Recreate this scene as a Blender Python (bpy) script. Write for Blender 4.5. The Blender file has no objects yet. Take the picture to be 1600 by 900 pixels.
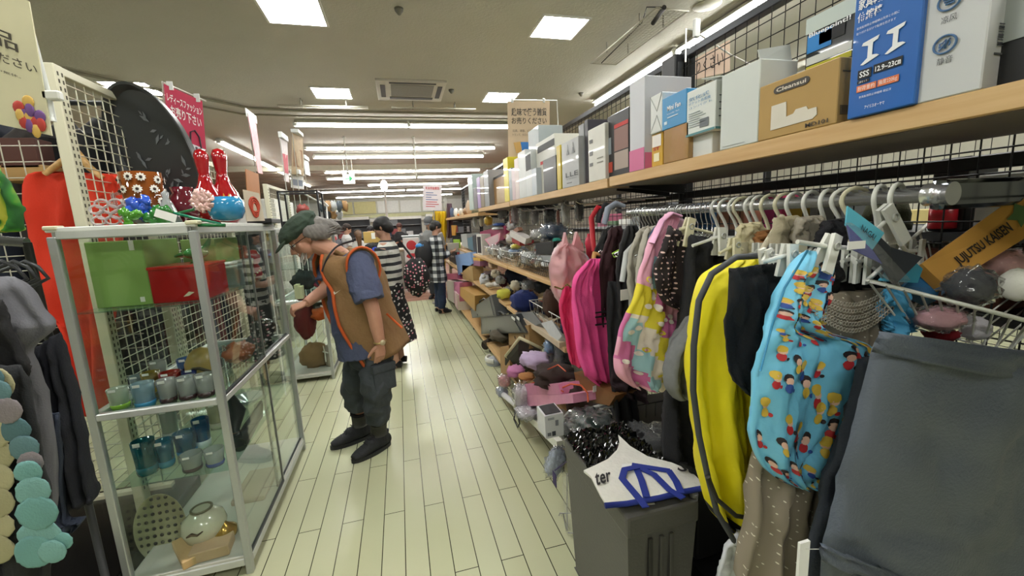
import bpy, bmesh, math, random
from mathutils import Vector, Matrix, noise
SC = bpy.context.scene
COL = SC.collection
random.seed(7)
PI = math.pi
# ---------------------------------------------------------------- camera
F, YAW, PITCH, ROLL, EYE = 646.8, 0.25674, -0.159725, -0.049763, 1.5
cy_, sy_, cp_, sp_, cr_, sr_ = math.cos(YAW), math.sin(YAW), math.cos(PITCH), math.sin(PITCH), math.cos(ROLL), math.sin(ROLL)
FW = Vector((sy_*cp_, cy_*cp_, sp_)); RT0 = Vector((cy_, -sy_, 0)); UP0 = RT0.cross(FW)
RT = RT0*cr_ + UP0*sr_; UPV = UP0*cr_ - RT0*sr_
cam = bpy.data.objects.new('camera', bpy.data.cameras.new('camera')); COL.objects.link(cam)
cam.data.sensor_width = 36; cam.data.lens = F*36/1600; cam.data.clip_start = 0.02; cam.data.clip_end = 200
cam.matrix_world = Matrix(((RT.x, UPV.x, -FW.x, 0), (RT.y, UPV.y, -FW.y, 0), (RT.z, UPV.z, -FW.z, EYE), (0, 0, 0, 1)))
SC.camera = cam
SC.view_settings.view_transform = 'Standard'; SC.view_settings.look = 'None'
SC.view_settings.gamma = 1.0; SC.view_settings.use_curve_mapping = False
SC.view_settings.exposure = 0.82
SC.cycles.max_bounces = 7; SC.cycles.diffuse_bounces = 3; SC.cycles.glossy_bounces = 3
SC.cycles.transmission_bounces = 5; SC.cycles.transparent_max_bounces = 24
SC.cycles.caustics_reflective = False; SC.cycles.caustics_refractive = False
SC.cycles.sample_clamp_indirect = 6; SC.cycles.use_denoising = True
wd = bpy.data.worlds.new('world'); SC.world = wd; wd.use_nodes = True
wd.node_tree.nodes['Background'].inputs[0].default_value = (0.9, 0.95, 1.0, 1); wd.node_tree.nodes['Background'].inputs[1].default_value = 0.9
LAMP = 30.0
TINT = (1.0, 0.995, 0.955)

def W(px, py, x=None, y=None, z=None):
    """the point of the place seen at a pixel of the photograph, on a plane x=, y= or z="""
    d = RT*((px-800)/F) + UPV*((450-py)/F) + FW
    if x is not None: t = x/d.x
    elif y is not None: t = y/d.y
    else: t = (z-EYE)/d.z
    return Vector((d.x*t, d.y*t, EYE+d.z*t))
# ---------------------------------------------------------------- materials
MATS = {}
def lin(h):
    h = h.lstrip('#'); c = [int(h[i:i+2], 16)/255 for i in (0, 2, 4)]
    return tuple((v/12.92 if v <= .04045 else ((v+.055)/1.055)**2.4) for v in c)+(1,)
def _new(name):
    m = bpy.data.materials.new(name); m.use_nodes = True; nt = m.node_tree
    return m, nt, nt.nodes['Principled BSDF']
def N(nt, typ, **kw):
    n = nt.nodes.new(typ)
    for k, v in kw.items():
        if isinstance(k, str) and hasattr(n, k): setattr(n, k, v)
    return n
def M(col, rough=.55, metal=0., var=.10, scale=9., bump=0., bscale=60., coat=0., alpha=1., emit=0.):
    """plain procedural surface: a colour with a slight noise in tone, optional bump"""
    key = (col, rough, metal, var, scale, bump, bscale, coat, alpha, emit)
    if key in MATS: return MATS[key]
    m, nt, b = _new('surface_'+col.lstrip('#')); L = nt.links
    c = lin(col)
    b.inputs['Roughness'].default_value = rough; b.inputs['Metallic'].default_value = metal
    b.inputs['Coat Weight'].default_value = coat; b.inputs['Alpha'].default_value = alpha
    tc = N(nt, 'ShaderNodeTexCoord')
    if var > 0:
        nz = N(nt, 'ShaderNodeTexNoise'); nz.inputs['Scale'].default_value = scale; nz.inputs['Detail'].default_value = 2
        L.new(tc.outputs['Object'], nz.inputs['Vector'])
        mx = N(nt, 'ShaderNodeMix', data_type='RGBA')
        mx.inputs['A'].default_value = tuple(v*(1-var) for v in c[:3])+(1,)
        mx.inputs['B'].default_value = tuple(min(1, v*(1+var)) for v in c[:3])+(1,)
        L.new(nz.outputs['Fac'], mx.inputs['Factor']); L.new(mx.outputs['Result'], b.inputs['Base Color'])
    else: b.inputs['Base Color'].default_value = c
    if bump > 0:
        n2 = N(nt, 'ShaderNodeTexNoise'); n2.inputs['Scale'].default_value = bscale; n2.inputs['Detail'].default_value = 3
        L.new(tc.outputs['Object'], n2.inputs['Vector'])
        bp = N(nt, 'ShaderNodeBump'); bp.inputs['Strength'].default_value = bump; bp.inputs['Distance'].default_value = .01
        L.new(n2.outputs['Fac'], bp.inputs['Height']); L.new(bp.outputs['Normal'], b.inputs['Normal'])
    if emit:
        b.inputs['Emission Color'].default_value = c; b.inputs['Emission Strength'].default_value = emit
    MATS[key] = m; return m
def fabric(col, var=.12, rough=.85): return M(col, rough, 0, var, 14, .25, 180)
def pane_mat(name, tint='#eef5f0', gloss=1.0, ior=1.45, rough=.01, body=0., bodycol='#e8eef0'):
    """thin clear sheet: light passes, the surface mirrors at grazing angles; body adds a milky share"""
    key = (name,)
    if key in MATS: return MATS[key]
    m = bpy.data.materials.new(name); m.use_nodes = True; nt = m.node_tree; nt.nodes.clear(); L = nt.links
    out = N(nt, 'ShaderNodeOutputMaterial'); tr = N(nt, 'ShaderNodeBsdfTransparent'); tr.inputs[0].default_value = lin(tint)
    gl = N(nt, 'ShaderNodeBsdfGlossy'); gl.inputs['Roughness'].default_value = rough; gl.inputs[0].default_value = (gloss, gloss, gloss, 1)
    fr = N(nt, 'ShaderNodeFresnel'); ge = N(nt, 'ShaderNodeNewGeometry'); mr = N(nt, 'ShaderNodeMapRange'); mr.inputs['To Min'].default_value = ior; mr.inputs['To Max'].default_value = 1/ior; L.new(ge.outputs['Backfacing'], mr.inputs[0]); L.new(mr.outputs[0], fr.inputs[0])
    mx = N(nt, 'ShaderNodeMixShader'); L.new(fr.outputs[0], mx.inputs[0])
    base = tr.outputs[0]
    if body > 0:
        df = N(nt, 'ShaderNodeBsdfDiffuse'); df.inputs[0].default_value = lin(bodycol)
        m2 = N(nt, 'ShaderNodeMixShader'); m2.inputs[0].default_value = body
        L.new(tr.outputs[0], m2.inputs[1]); L.new(df.outputs[0], m2.inputs[2]); base = m2.outputs[0]
    L.new(base, mx.inputs[1]); L.new(gl.outputs[0], mx.inputs[2])
    L.new(mx.outputs[0], out.inputs[0]); MATS[key] = m; return m
def glass(tint, body=.12):  # coloured glassware
    return pane_mat('coloured_glass_'+tint.lstrip('#'), tint, 1.0, 1.6, .03, body, tint)
def lamp_mat():
    if 'lamp' in MATS: return MATS['lamp']
    m = bpy.data.materials.new('lit_diffuser'); m.use_nodes = True; nt = m.node_tree; nt.nodes.clear()
    e = N(nt, 'ShaderNodeEmission'); e.inputs[0].default_value = TINT+(1,); e.inputs[1].default_value = LAMP
    nt.links.new(e.outputs[0], N(nt, 'ShaderNodeOutputMaterial').inputs[0]); MATS['lamp'] = m; return m
def ramp(nt, stops, const=True):
    r = N(nt, 'ShaderNodeValToRGB'); e = r.color_ramp
    if const: e.interpolation = 'CONSTANT'
    while len(e.elements) < len(stops): e.elements.new(.5)
    for k, (p, c) in enumerate(stops): e.elements[k].position = p; e.elements[k].color = lin(c)
    return r
def wood_mat(name, c1, c2, axis=1, rough=.45):
    if name in MATS: return MATS[name]
    m, nt, b = _new(name); L = nt.links; tc = N(nt, 'ShaderNodeTexCoord'); mp = N(nt, 'ShaderNodeMapping')
    s = [26., 26., 26.]; s[axis] = 1.6; mp.inputs['Scale'].default_value = s
    nz = N(nt, 'ShaderNodeTexNoise'); nz.inputs['Scale'].default_value = 2; nz.inputs['Detail'].default_value = 4
    r = ramp(nt, [(.3, c1), (.7, c2)], False)
    L.new(tc.outputs['Object'], mp.inputs[0]); L.new(mp.outputs[0], nz.inputs['Vector']); L.new(nz.outputs['Fac'], r.inputs[0]); L.new(r.outputs[0], b.inputs['Base Color'])
    b.inputs['Roughness'].default_value = rough; MATS[name] = m; return m
def dots_mat(name, base, dot, scale=60, size=.25, rough=.8, rnd=0., coord='Object', cols=None):
    """fabric with dots or flowers: voronoi cells, a spot in the middle of each"""
    if name in MATS: return MATS[name]
    m, nt, b = _new(name); L = nt.links; tc = N(nt, 'ShaderNodeTexCoord'); v = N(nt, 'ShaderNodeTexVoronoi')
    v.inputs['Scale'].default_value = scale; v.inputs['Randomness'].default_value = rnd
    v.voronoi_dimensions = '2D'; sx_ = N(nt, 'ShaderNodeSeparateXYZ'); cx_ = N(nt, 'ShaderNodeCombineXYZ'); L.new(tc.outputs[coord], sx_.inputs[0]); L.new(sx_.outputs[0], cx_.inputs[0]); L.new(sx_.outputs[2], cx_.inputs[1]); L.new(cx_.outputs[0], v.inputs['Vector'])
    lt = N(nt, 'ShaderNodeMath', operation='LESS_THAN'); lt.inputs[1].default_value = size; L.new(v.outputs['Distance'], lt.inputs[0])
    mx = N(nt, 'ShaderNodeMix', data_type='RGBA'); mx.inputs['A'].default_value = lin(base); L.new(lt.outputs[0], mx.inputs['Factor'])
    if cols:
        sp = N(nt, 'ShaderNodeSeparateColor'); L.new(v.outputs['Color'], sp.inputs[0])
        r = ramp(nt, [(i/len(cols), c) for i, c in enumerate(cols)]); L.new(sp.outputs[0], r.inputs[0]); L.new(r.outputs[0], mx.inputs['B'])
    else: mx.inputs['B'].default_value = lin(dot)
    L.new(mx.outputs['Result'], b.inputs['Base Color']); b.inputs['Roughness'].default_value = rough
    MATS[name] = m; return m
def mesh_sheet_mat(name, base, sx, sy, holes=.6): pass
# ---------------------------------------------------------------- mesh building
class MB:
    def __init__(s): s.v = []; s.f = []; s.m = []; s.sm = []
    def add(s, vs, fs, mi=0, sm=False):
        o = len(s.v); s.v += [Vector(p) for p in vs]
        for f in fs: s.f.append(tuple(i+o for i in f)); s.m.append(mi); s.sm.append(sm)
        return s
    def box(s, a, b, mi=0, bev=0., rot=None, piv=None):
        """box between two corners; bev chamfers its edges; rot (Matrix/angle about z) about piv"""
        a, b = Vector(a), Vector(b); lo = Vector(map(min, a, b)); hi = Vector(map(max, a, b)); c = (lo+hi)/2; h = (hi-lo)/2
        if bev > 0 and min(h) > bev*1.2:
            bm = bmesh.new(); bmesh.ops.create_cube(bm, size=2)
            for v in bm.verts: v.co = Vector((v.co.x*h.x, v.co.y*h.y, v.co.z*h.z))
            bmesh.ops.bevel(bm, geom=bm.edges[:], offset=bev, segments=2 if bev > .004 else 1, affect='EDGES', profile=.6)
            bm.verts.index_update(); vs = [v.co.copy() for v in bm.verts]; fs = [tuple(v.index for v in f.verts) for f in bm.faces]; bm.free()
        else:
            vs = [Vector((sx*h.x, sy*h.y, sz*h.z)) for sz in (-1, 1) for sy in (-1, 1) for sx in (-1, 1)]
            fs = [(0, 2, 3, 1), (4, 5, 7, 6), (0, 1, 5, 4), (2, 6, 7, 3), (0, 4, 6, 2), (1, 3, 7, 5)]
        if rot is not None:
            R = Matrix.Rotation(rot, 3, 'Z') if isinstance(rot, (int, float)) else rot
            p = Vector(piv) if piv is not None else c
            vs = [R @ (v+c-p)+p for v in vs]
        else: vs = [v+c for v in vs]
        return s.add(vs, fs, mi)
    def tube(s, pts, r, n=8, closed=False, mi=0, cap=True, sm=True, up=None, flat=1.):
        """round rod along points; r may be a list; flat squashes it across 'up'"""
        P = [Vector(p) for p in pts]; k = len(P)
        rs = r if isinstance(r, (list, tuple)) else [r]*k
        u0 = None; vs = []
        for i in range(k):
            if closed: t = P[(i+1) % k]-P[i-1]
            else: t = P[min(i+1, k-1)]-P[max(i-1, 0)]
            if t.length < 1e-9: t = Vector((0, 0, 1))
            t.normalize()
            if u0 is None:
                u0 = Vector(up) if up is not None else (Vector((0, 0, 1)) if abs(t.z) < .9 else Vector((1, 0, 0)))
            u = u0 - t*u0.dot(t)
            if u.length < 1e-6: u = t.orthogonal()
            u.normalize(); u0 = u.copy(); w = t.cross(u)
            rr = rs[i]; ra, rb = (rr if isinstance(rr, tuple) else (rr*flat, rr))
            for j in range(n):
                a = 2*PI*j/n; vs.append(P[i]+u*(math.cos(a)*ra)+w*(math.sin(a)*rb))
        fs = []
        for i in range(k if closed else k-1):
            i2 = (i+1) % k
            for j in range(n):
                j2 = (j+1) % n; fs.append((i*n+j, i2*n+j, i2*n+j2, i*n+j2)[::-1])
        s.add(vs, fs, mi, sm)
        if cap and not closed:
            o = len(s.v)-len(vs)
            s.f.append(tuple(o+j for j in range(n))); s.m.append(mi); s.sm.append(False)
            s.f.append(tuple(o+(k-1)*n+j for j in range(n))[::-1]); s.m.append(mi); s.sm.append(False)
        return s
    def lathe(s, prof, c=(0, 0, 0), n=24, mi=0, R=None, sx=1., sy=1.):
        c = Vector(c); vs = []
        for (r, z) in prof:
            for j in range(n):
                a = 2*PI*j/n; p = Vector((math.cos(a)*r*sx, math.sin(a)*r*sy, z)); vs.append((R @ p if R else p)+c)
        fs = [(i*n+j, i*n+(j+1) % n, (i+1)*n+(j+1) % n, (i+1)*n+j) for i in range(len(prof)-1) for j in range(n)]
        s.add(vs, fs, mi, True)
        o = len(s.v)-len(vs)
        if prof[0][0] > 1e-5: s.f.append(tuple(o+j for j in range(n))[::-1]); s.m.append(mi); s.sm.append(False)
        if prof[-1][0] > 1e-5: s.f.append(tuple(o+(len(prof)-1)*n+j for j in range(n))); s.m.append(mi); s.sm.append(False)
        return s
    def prism(s, poly, d, mi=0):
        """closed polygon (3-D points) pushed along d"""
        P = [Vector(p) for p in poly]; d = Vector(d); n = len(P)
        fs = [tuple(range(n)), tuple(range(2*n-1, n-1, -1))]+[(i, n+i, n+(i+1) % n, (i+1) % n) for i in range(n)]
        return s.add(P+[p+d for p in P], fs, mi)
    def ball(s, c, r, n=14, mi=0, jit=0., seed=0, R=None, ns=3., sq=0., cr_=0.):
        """ellipsoid, optionally crumpled by noise"""
        c = Vector(c); r = Vector(r) if not isinstance(r, (int, float)) else Vector((r, r, r)); vs = []; m = n//2+1
        for i in range(m+1):
            th = PI*i/m
            for j in range(n):
                a = 2*PI*j/n; d = Vector((math.sin(th)*math.cos(a), math.sin(th)*math.sin(a), math.cos(th)))
                k = 1.
                if jit:
                    q = d*ns+Vector((seed*3.1, seed*1.7, seed*.9))
                    k = 1+jit*(noise.noise(q)*1.6+.7*noise.noise(q*2.3)+.5*abs(noise.noise(q*4.1)))
                if cr_:
                    q = d*2.2+Vector((seed*1.3, seed*2.9, seed*.7)); k += cr_*(.5-min(1, abs(noise.noise(q))*3.2))*.5+cr_*(.5-min(1, abs(noise.noise(q*2.6))*3))*.3
                if sq: k *= (abs(d.x)**sq+abs(d.y)**sq+abs(d.z)**sq)**(-1/sq)*.88
                p = Vector((d.x*r.x*k, d.y*r.y*k, d.z*r.z*k)); vs.append((R @ p if R else p)+c)
        fs = [(i*n+j, (i+1)*n+j, (i+1)*n+(j+1) % n, i*n+(j+1) % n) for i in range(m) for j in range(n)]
        return s.add(vs, fs, mi, True)
    def quad(s, a, b, c, d, mi=0): return s.add([a, b, c, d], [(0, 1, 2, 3)], mi)
ORG = {}
def mk(name, mb, mats, parent=None, org=None, smooth=None):
    """link ONE mesh object. World-space verts; under a parent they are put in its space"""
    me = bpy.data.meshes.new(name)
    if org is None:
        if parent is not None: org = ORG.get(parent.name, Vector())
        else:
            lo = Vector(map(min, *[v for v in mb.v])) if len(mb.v) > 1 else Vector(); hi = Vector(map(max, *[v for v in mb.v]))
            org = Vector(((lo.x+hi.x)/2, (lo.y+hi.y)/2, lo.z))
    org = Vector(org)
    me.from_pydata([v-org for v in mb.v], [], mb.f)
    for p, mi, sm in zip(me.polygons, mb.m, mb.sm):
        p.material_index = mi; p.use_smooth = sm if smooth is None else smooth
    for m in (mats if isinstance(mats, (list, tuple)) else [mats]): me.materials.append(m)
    me.validate()
    o = bpy.data.objects.new(name, me); COL.objects.link(o); ORG[o.name] = org
    if parent is not None: o.parent = parent
    else: o.location = org
    return o
def tag(o, label=None, cat=None, group=None, kind=None):
    if label: o['label'] = label
    if cat: o['category'] = cat
    if group: o['group'] = group
    if kind: o['kind'] = kind
    return o
def thing(name, label, cat, loc=(0, 0, 0), group=None):
    o = bpy.data.objects.new(name, None); o.empty_display_size = .05; COL.objects.link(o); o.location = loc
    ORG[o.name] = Vector(loc); return tag(o, label, cat, group)
def struct(name, mb, mats): return tag(mk(name, mb, mats, org=(0, 0, 0)), kind='structure')
def place(src, loc, rotz=0., rot=None, label=None, scale=None):
    """copy of a thing with copies of its parts and sub-parts"""
    r = src.copy(); COL.objects.link(r); r.location = loc; r.rotation_euler = rot if rot is not None else (0, 0, rotz)
    if scale: r.scale = (scale,)*3
    if label: r['label'] = label
    for ch in list(src.children):
        c = ch.copy(); COL.objects.link(c); c.parent = r
        for g in list(ch.children):
            d = g.copy(); COL.objects.link(d); d.parent = c
    return r
_fc = {}
def text_mb(txt, size, origin, right, up, depth=.0008, align='LEFT', bold=0.):
    """writing as thin raised letters: origin is the baseline start, right/up unit vectors"""
    cu = bpy.data.curves.new('t', 'FONT'); cu.body = txt; cu.size = size; cu.align_x = align; cu.extrude = depth; cu.offset = bold; cu.resolution_u = 2
    o = bpy.data.objects.new('t', cu); me = bpy.data.meshes.new_from_object(o)
    right, up = Vector(right).normalized(), Vector(up).normalized(); nrm = right.cross(up); og = Vector(origin)
    mb = MB(); mb.add([og+right*v.co.x+up*v.co.y+nrm*v.co.z for v in me.vertices], [tuple(p.vertices) for p in me.polygons])
    bpy.data.objects.remove(o); bpy.data.meshes.remove(me); bpy.data.curves.remove(cu); return mb
def writing(parent, txt, size, origin, right, up, col='#222222', align='LEFT', name='lettering', bold=0., label=None, depth=.0008):
    o = mk(name, text_mb(txt, size, origin, right, up, depth, align, bold), M(col, .6, var=0), parent)
    if label: o['label'] = label
    return o
def remesh(mb, voxel, smooth_it=4, name='m'):
    """melt overlapping solids into one continuous surface"""
    me = bpy.data.meshes.new(name); me.from_pydata(mb.v, [], mb.f); o = bpy.data.objects.new(name, me); COL.objects.link(o)
    r = o.modifiers.new('r', 'REMESH'); r.mode = 'VOXEL'; r.voxel_size = voxel
    if smooth_it:
        s = o.modifiers.new('s', 'SMOOTH'); s.iterations = smooth_it; s.factor = .5
    dg = bpy.context.evaluated_depsgraph_get(); m2 = bpy.data.meshes.new_from_object(o.evaluated_get(dg))
    out = MB(); out.add([v.co.copy() for v in m2.vertices], [tuple(p.vertices) for p in m2.polygons], 0, True)
    bpy.data.objects.remove(o); bpy.data.meshes.remove(me); bpy.data.meshes.remove(m2); return out
def wrinkle(mb, amp, freq, seed=0.):
    for v in mb.v:
        q = v*freq+Vector((seed, seed*2, seed*3)); d = noise.noise_vector(q); r = 1-min(1, abs(noise.noise(q*1.3))*4); v += d*amp+d.normalized()*(r*amp*.8)
    return mb
def cr(vals, t):
    """Catmull-Rom through a list of vectors"""
    n = len(vals)-1; x = min(max(t, 0), 1)*n; i = min(int(x), n-1); f = x-i
    p0, p1, p2, p3 = vals[max(i-1, 0)], vals[i], vals[i+1], vals[min(i+2, n)]
    return (p1*2+(p2-p0)*f+(p0*2-p1*5+p2*4-p3)*(f*f)+(p1*3-p0-p2*3+p3)*(f**3))*.5
def sheet(rows, y=None, th=.03, nu=22, nv=34, nf=4, amp=.012, seed=1, top=.3, cell=None, ymid=None, wr=.006, decals=None, edge=.0):
    """hanging cloth as a closed body: rows of (pxL, pyL, pxR, pyR[, y]) from its top to its hem"""
    Lp = [W(r[0], r[1], y=(r[4] if len(r) > 4 else y)) for r in rows]; Rp = [W(r[2], r[3], y=(r[4] if len(r) > 4 else y)) for r in rows]
    def S(u, v, side, off=0.):
        a, b = cr(Lp, v), cr(Rp, v); p = a.lerp(b, u)
        prof = max(0., 1-abs(2*u-1)**7)**.5 if 0 < u < 1 else 0.
        w = top+(1-top)*v
        fold = amp*w*(math.sin(2*PI*nf*u+1.3*seed+1.2*math.sin(2.2*v+seed))+.45*math.sin(2*PI*(nf*1.9)*u+2.7*seed+2*v))
        fold = 1.25*fold+wr*noise.noise(Vector((u*5, v*7, seed*2.3)))*2
        rg = noise.noise(Vector((u*4.5+v*2.5, v*4-u*3, seed*1.9))); rg2 = noise.noise(Vector((u*9-v*4, v*6+u*4, seed*3.3)))
        fold += wr*2.2*(1-min(1, abs(rg)*5))+wr*1.1*(1-min(1, abs(rg2)*5))
        vv = min(1, min(v, 1-v)*9+.25)
        return p+Vector((0, side*(th*.36*prof*vv+off)+fold*(.25+.75*prof), 0))
    mb = MB(); n = 2*nu; vs = []
    for i in range(nv+1):
        v = i/nv
        for j in range(nu+1): vs.append(S(j/nu, v, -1))
        for j in range(nu-1, 0, -1): vs.append(S(j/nu, v, 1))
    fs = []; ms = []
    for i in range(nv):
        for j in range(n):
            fs.append((i*n+j, (i+1)*n+j, (i+1)*n+(j+1) % n, i*n+(j+1) % n)); u = (j+.5)/nu if j < nu else 2-(j+.5)/nu
            ms.append(cell(u, (i+.5)/nv, j < nu) if cell else 0)
    mb.add(vs, fs, 0, True); mb.m = ms[:]
    mb.f += [tuple(range(n)), tuple(nv*n+j for j in range(n))[::-1]]; mb.m += [ms[0], ms[-1]]; mb.sm += [False]*2
    def G(u, v, off):   # a point on the meshed front face
        x, y_ = min(max(u, 0), .9999)*nu, min(max(v, 0), .9999)*nv; i, j = int(y_), int(x); a, b = y_-i, x-j; g = lambda i_, j_: mb.v[i_*n+j_]
        return g(i, j).lerp(g(i, j+1), b).lerp(g(i+1, j).lerp(g(i+1, j+1), b), a)+Vector((0, -off, 0))
    for (u0, v0, ru, rv, mi) in (decals or []):   # printed spots lying on the front face
        ring = 10; vs = [G(u0, v0, .003+mi*.0004)]
        for rr_ in (.5, 1): vs += [G(u0+ru*rr_*math.cos(2*PI*k/ring), v0+rv*rr_*math.sin(2*PI*k/ring), .003+mi*.0004) for k in range(ring)]
        mb.add(vs, [(0, k+1, (k+1) % ring+1) for k in range(ring)]+[(k+1, k+1+ring, (k+1) % ring+1+ring, (k+1) % ring+1) for k in range(ring)], mi, True)
    return mb
# ---------------------------------------------------------------- the room
H = 3.3
def floor_mat():
    m, nt, b = _new('vinyl_planks'); L = nt.links; tc = N(nt, 'ShaderNodeTexCoord')
    sp = N(nt, 'ShaderNodeSeparateXYZ'); L.new(tc.outputs['Object'], sp.inputs[0])
    ax = N(nt, 'ShaderNodeMath', operation='ADD'); ax.inputs[1].default_value = 20*.104; L.new(sp.outputs['X'], ax.inputs[0])
    ay = N(nt, 'ShaderNodeMath', operation='ADD'); ay.inputs[1].default_value = .97*8-2.1+.485; L.new(sp.outputs['Y'], ay.inputs[0])
    cb = N(nt, 'ShaderNodeCombineXYZ'); L.new(ay.outputs[0], cb.inputs['X']); L.new(ax.outputs[0], cb.inputs['Y'])
    br = N(nt, 'ShaderNodeTexBrick'); br.offset = .5; br.offset_frequency = 2
    br.inputs['Scale'].default_value = 1; br.inputs['Brick Width'].default_value = .97; br.inputs['Row Height'].default_value = .104
    br.inputs['Mortar Size'].default_value = .0024; br.inputs['Mortar Smooth'].default_value = .2; br.inputs['Bias'].default_value = 0
    br.inputs['Color1'].default_value = lin('#c9cdad'); br.inputs['Color2'].default_value = lin('#c3c7a5'); br.inputs['Mortar'].default_value = lin('#3c3a2c')
    L.new(cb.outputs[0], br.inputs['Vector'])
    nz = N(nt, 'ShaderNodeTexNoise'); nz.inputs['Scale'].default_value = .9; nz.inputs['Detail'].default_value = 2; L.new(tc.outputs['Object'], nz.inputs['Vector'])
    r = ramp(nt, [(.2, '#e6dccf'), (.8, '#ffffff')], False); L.new(nz.outputs['Fac'], r.inputs[0])
    mx = N(nt, 'ShaderNodeMix', data_type='RGBA', blend_type='MULTIPLY'); mx.inputs['Factor'].default_value = .6
    L.new(br.outputs['Color'], mx.inputs['A']); L.new(r.outputs[0], mx.inputs['B']); L.new(mx.outputs['Result'], b.inputs['Base Color'])
    n2 = N(nt, 'ShaderNodeTexNoise'); n2.inputs['Scale'].default_value = 3; n2.inputs['Detail'].default_value = 2; L.new(tc.outputs['Object'], n2.inputs['Vector'])
    mr = N(nt, 'ShaderNodeMapRange'); mr.inputs['To Min'].default_value = .22; mr.inputs['To Max'].default_value = .28; L.new(n2.outputs['Fac'], mr.inputs[0]); L.new(mr.outputs[0], b.inputs['Roughness'])
    bp = N(nt, 'ShaderNodeBump'); bp.inputs['Strength'].default_value = .03; bp.inputs['Distance'].default_value = .004; L.new(n2.outputs['Fac'], bp.inputs['Height']); L.new(bp.outputs[0], b.inputs['Normal'])
    return m
struct('floor', MB().box((-8, -4, -.1), (8, 8.5, 0)), floor_mat())
def redwood():
    m, nt, b = _new('red_wood_planks'); L = nt.links; tc = N(nt, 'ShaderNodeTexCoord')
    br = N(nt, 'ShaderNodeTexBrick'); br.inputs['Scale'].default_value = 1; br.inputs['Brick Width'].default_value = .9; br.inputs['Row Height'].default_value = .15; br.inputs['Mortar Size'].default_value = .002
    br.inputs['Color1'].default_value = lin('#8a5d4c'); br.inputs['Color2'].default_value = lin('#b08a76'); br.inputs['Mortar'].default_value = lin('#4a3028')
    L.new(tc.outputs['Object'], br.inputs['Vector']); L.new(br.outputs['Color'], b.inputs['Base Color']); b.inputs['Roughness'].default_value = .4
    return m
struct('floor_far', MB().box((-8, 8.5, -.1), (8, 27, 0)), redwood())
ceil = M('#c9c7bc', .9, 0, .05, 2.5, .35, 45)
struct('ceiling', MB().box((-8, -4, H), (8, 13, H+.1)), ceil)
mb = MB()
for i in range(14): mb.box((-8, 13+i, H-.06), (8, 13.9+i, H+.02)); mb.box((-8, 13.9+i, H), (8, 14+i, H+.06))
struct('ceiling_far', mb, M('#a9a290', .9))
wl = M('#c9c7ba', .8)
struct('wall_left', MB().box((-8.1, -4, 0), (-8, 27, H)), wl)
struct('wall_right', MB().box((8, -4, 0), (8.1, 27, H)), wl)
struct('wall_rear', MB().box((-8, -4.1, 0), (8, -4, H)), wl)
struct('wall_back', MB().box((-8, 26.2, 0), (8, 26.3, H)), M('#d8d6c8', .8))
mb = MB()
for i in range(12): mb.box((-7.6+i*1.3, 26.1, 2.35), (-6.4+i*1.3, 26.2, 3.05), 0 if i not in (3, 4) else 1, .01)
struct('trim_1', mb, [M('#e9e9e2', .6), M('#d9d196', .6)])
struct('trim_2', MB().box((-8, 26.0, 2.1), (8, 26.12, 2.3)), M('#cfcfa0', .6))
struct('trim_3', MB().box((-8, 25.9, 1.85), (8, 26.0, 2.05)), M('#e4e4de', .6))
# dark beam across the ceiling where the sales floor changes
struct('trim_4', MB().box((-8, 12.9, H-.14), (8, 13.05, H)), M('#b0ab98', .8))
frame_w = M('#e6e6e0', .4)
def panel_light(x0, x1, y0, y1, label):
    t = thing('ceiling_light', label, 'ceiling light', ((x0+x1)/2, (y0+y1)/2, H-.012), 'square panel lights in the ceiling')
    mk('frame', MB().box((x0-.02, y0-.02, H-.012), (x1+.02, y0, H-.001)).box((x0-.02, y1, H-.012), (x1+.02, y1+.02, H-.001)).box((x0-.02, y0, H-.012), (x0, y1, H-.001)).box((x1, y0, H-.012), (x1+.02, y1, H-.001)), frame_w, t)
    mk('diffuser', MB().box((x0, y0, H-.010), (x1, y1, H-.002)), lamp_mat(), t)
panel_light(-.91, -.46, 3.82, 4.27, 'square lit ceiling panel at the top edge, above the white glass showcase')
panel_light(1.42, 1.85, 3.79, 4.21, 'square lit ceiling panel between the air conditioner and the long wire rack')
panel_light(-.92, -.47, 6.02, 6.46, 'square lit ceiling panel just left of the ceiling air conditioner')
panel_light(1.38, 1.82, 6.0, 6.45, 'square lit ceiling panel right of the ceiling air conditioner, above the hobby goods sign')
panel_light(-3.15, -2.7, 6.03, 6.5, 'square lit ceiling panel half hidden by the black oval tray')
for k, (a, b) in enumerate([(-3.1, 3.8), (-3.1, 1.2), (-.8, 1.2), (1.4, 1.2), (-.8, -1.6), (1.4, -1.6), (-3.1, -1.6), (4.2, 1.2)]):
    panel_light(a-.05, a+.4, b, b+.45, 'square lit ceiling panel outside the picture')
def tube_light(p0, p1, label, base=True):
    p0, p1 = Vector(p0), Vector(p1); d = (p1-p0); n = d.normalized(); s = Vector((-n.y, n.x, 0))*.075
    t = thing('tube_light', label, 'tube light', (p0+p1)/2, 'long fluorescent tube lights')
    mk('tube', MB().tube([p0, p1], .02, 8), lamp_mat(), t)
    z = p0.z
    mb = MB(); z0 = Vector((0, 0, .03)); z1 = Vector((0, 0, min(.08, H-z-.001)))
    mb.add([p0-s+z0, p0+s+z0, p1+s+z0, p1-s+z0, p0-s*.5+z1, p0+s*.5+z1, p1+s*.5+z1, p1-s*.5+z1], [(0, 1, 2, 3), (4, 7, 6, 5), (0, 4, 5, 1), (1, 5, 6, 2), (2, 6, 7, 3), (3, 7, 4, 0)])
    mk('housing', mb, M('#dfddd0', .5), t)
    mk('end_cap', MB().box(p0-Vector((.03, .03, .0))+Vector((0, 0, -.01)), p0+Vector((.03, .03, .05))), frame_w, t)
    return t
zt = H-.085
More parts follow.
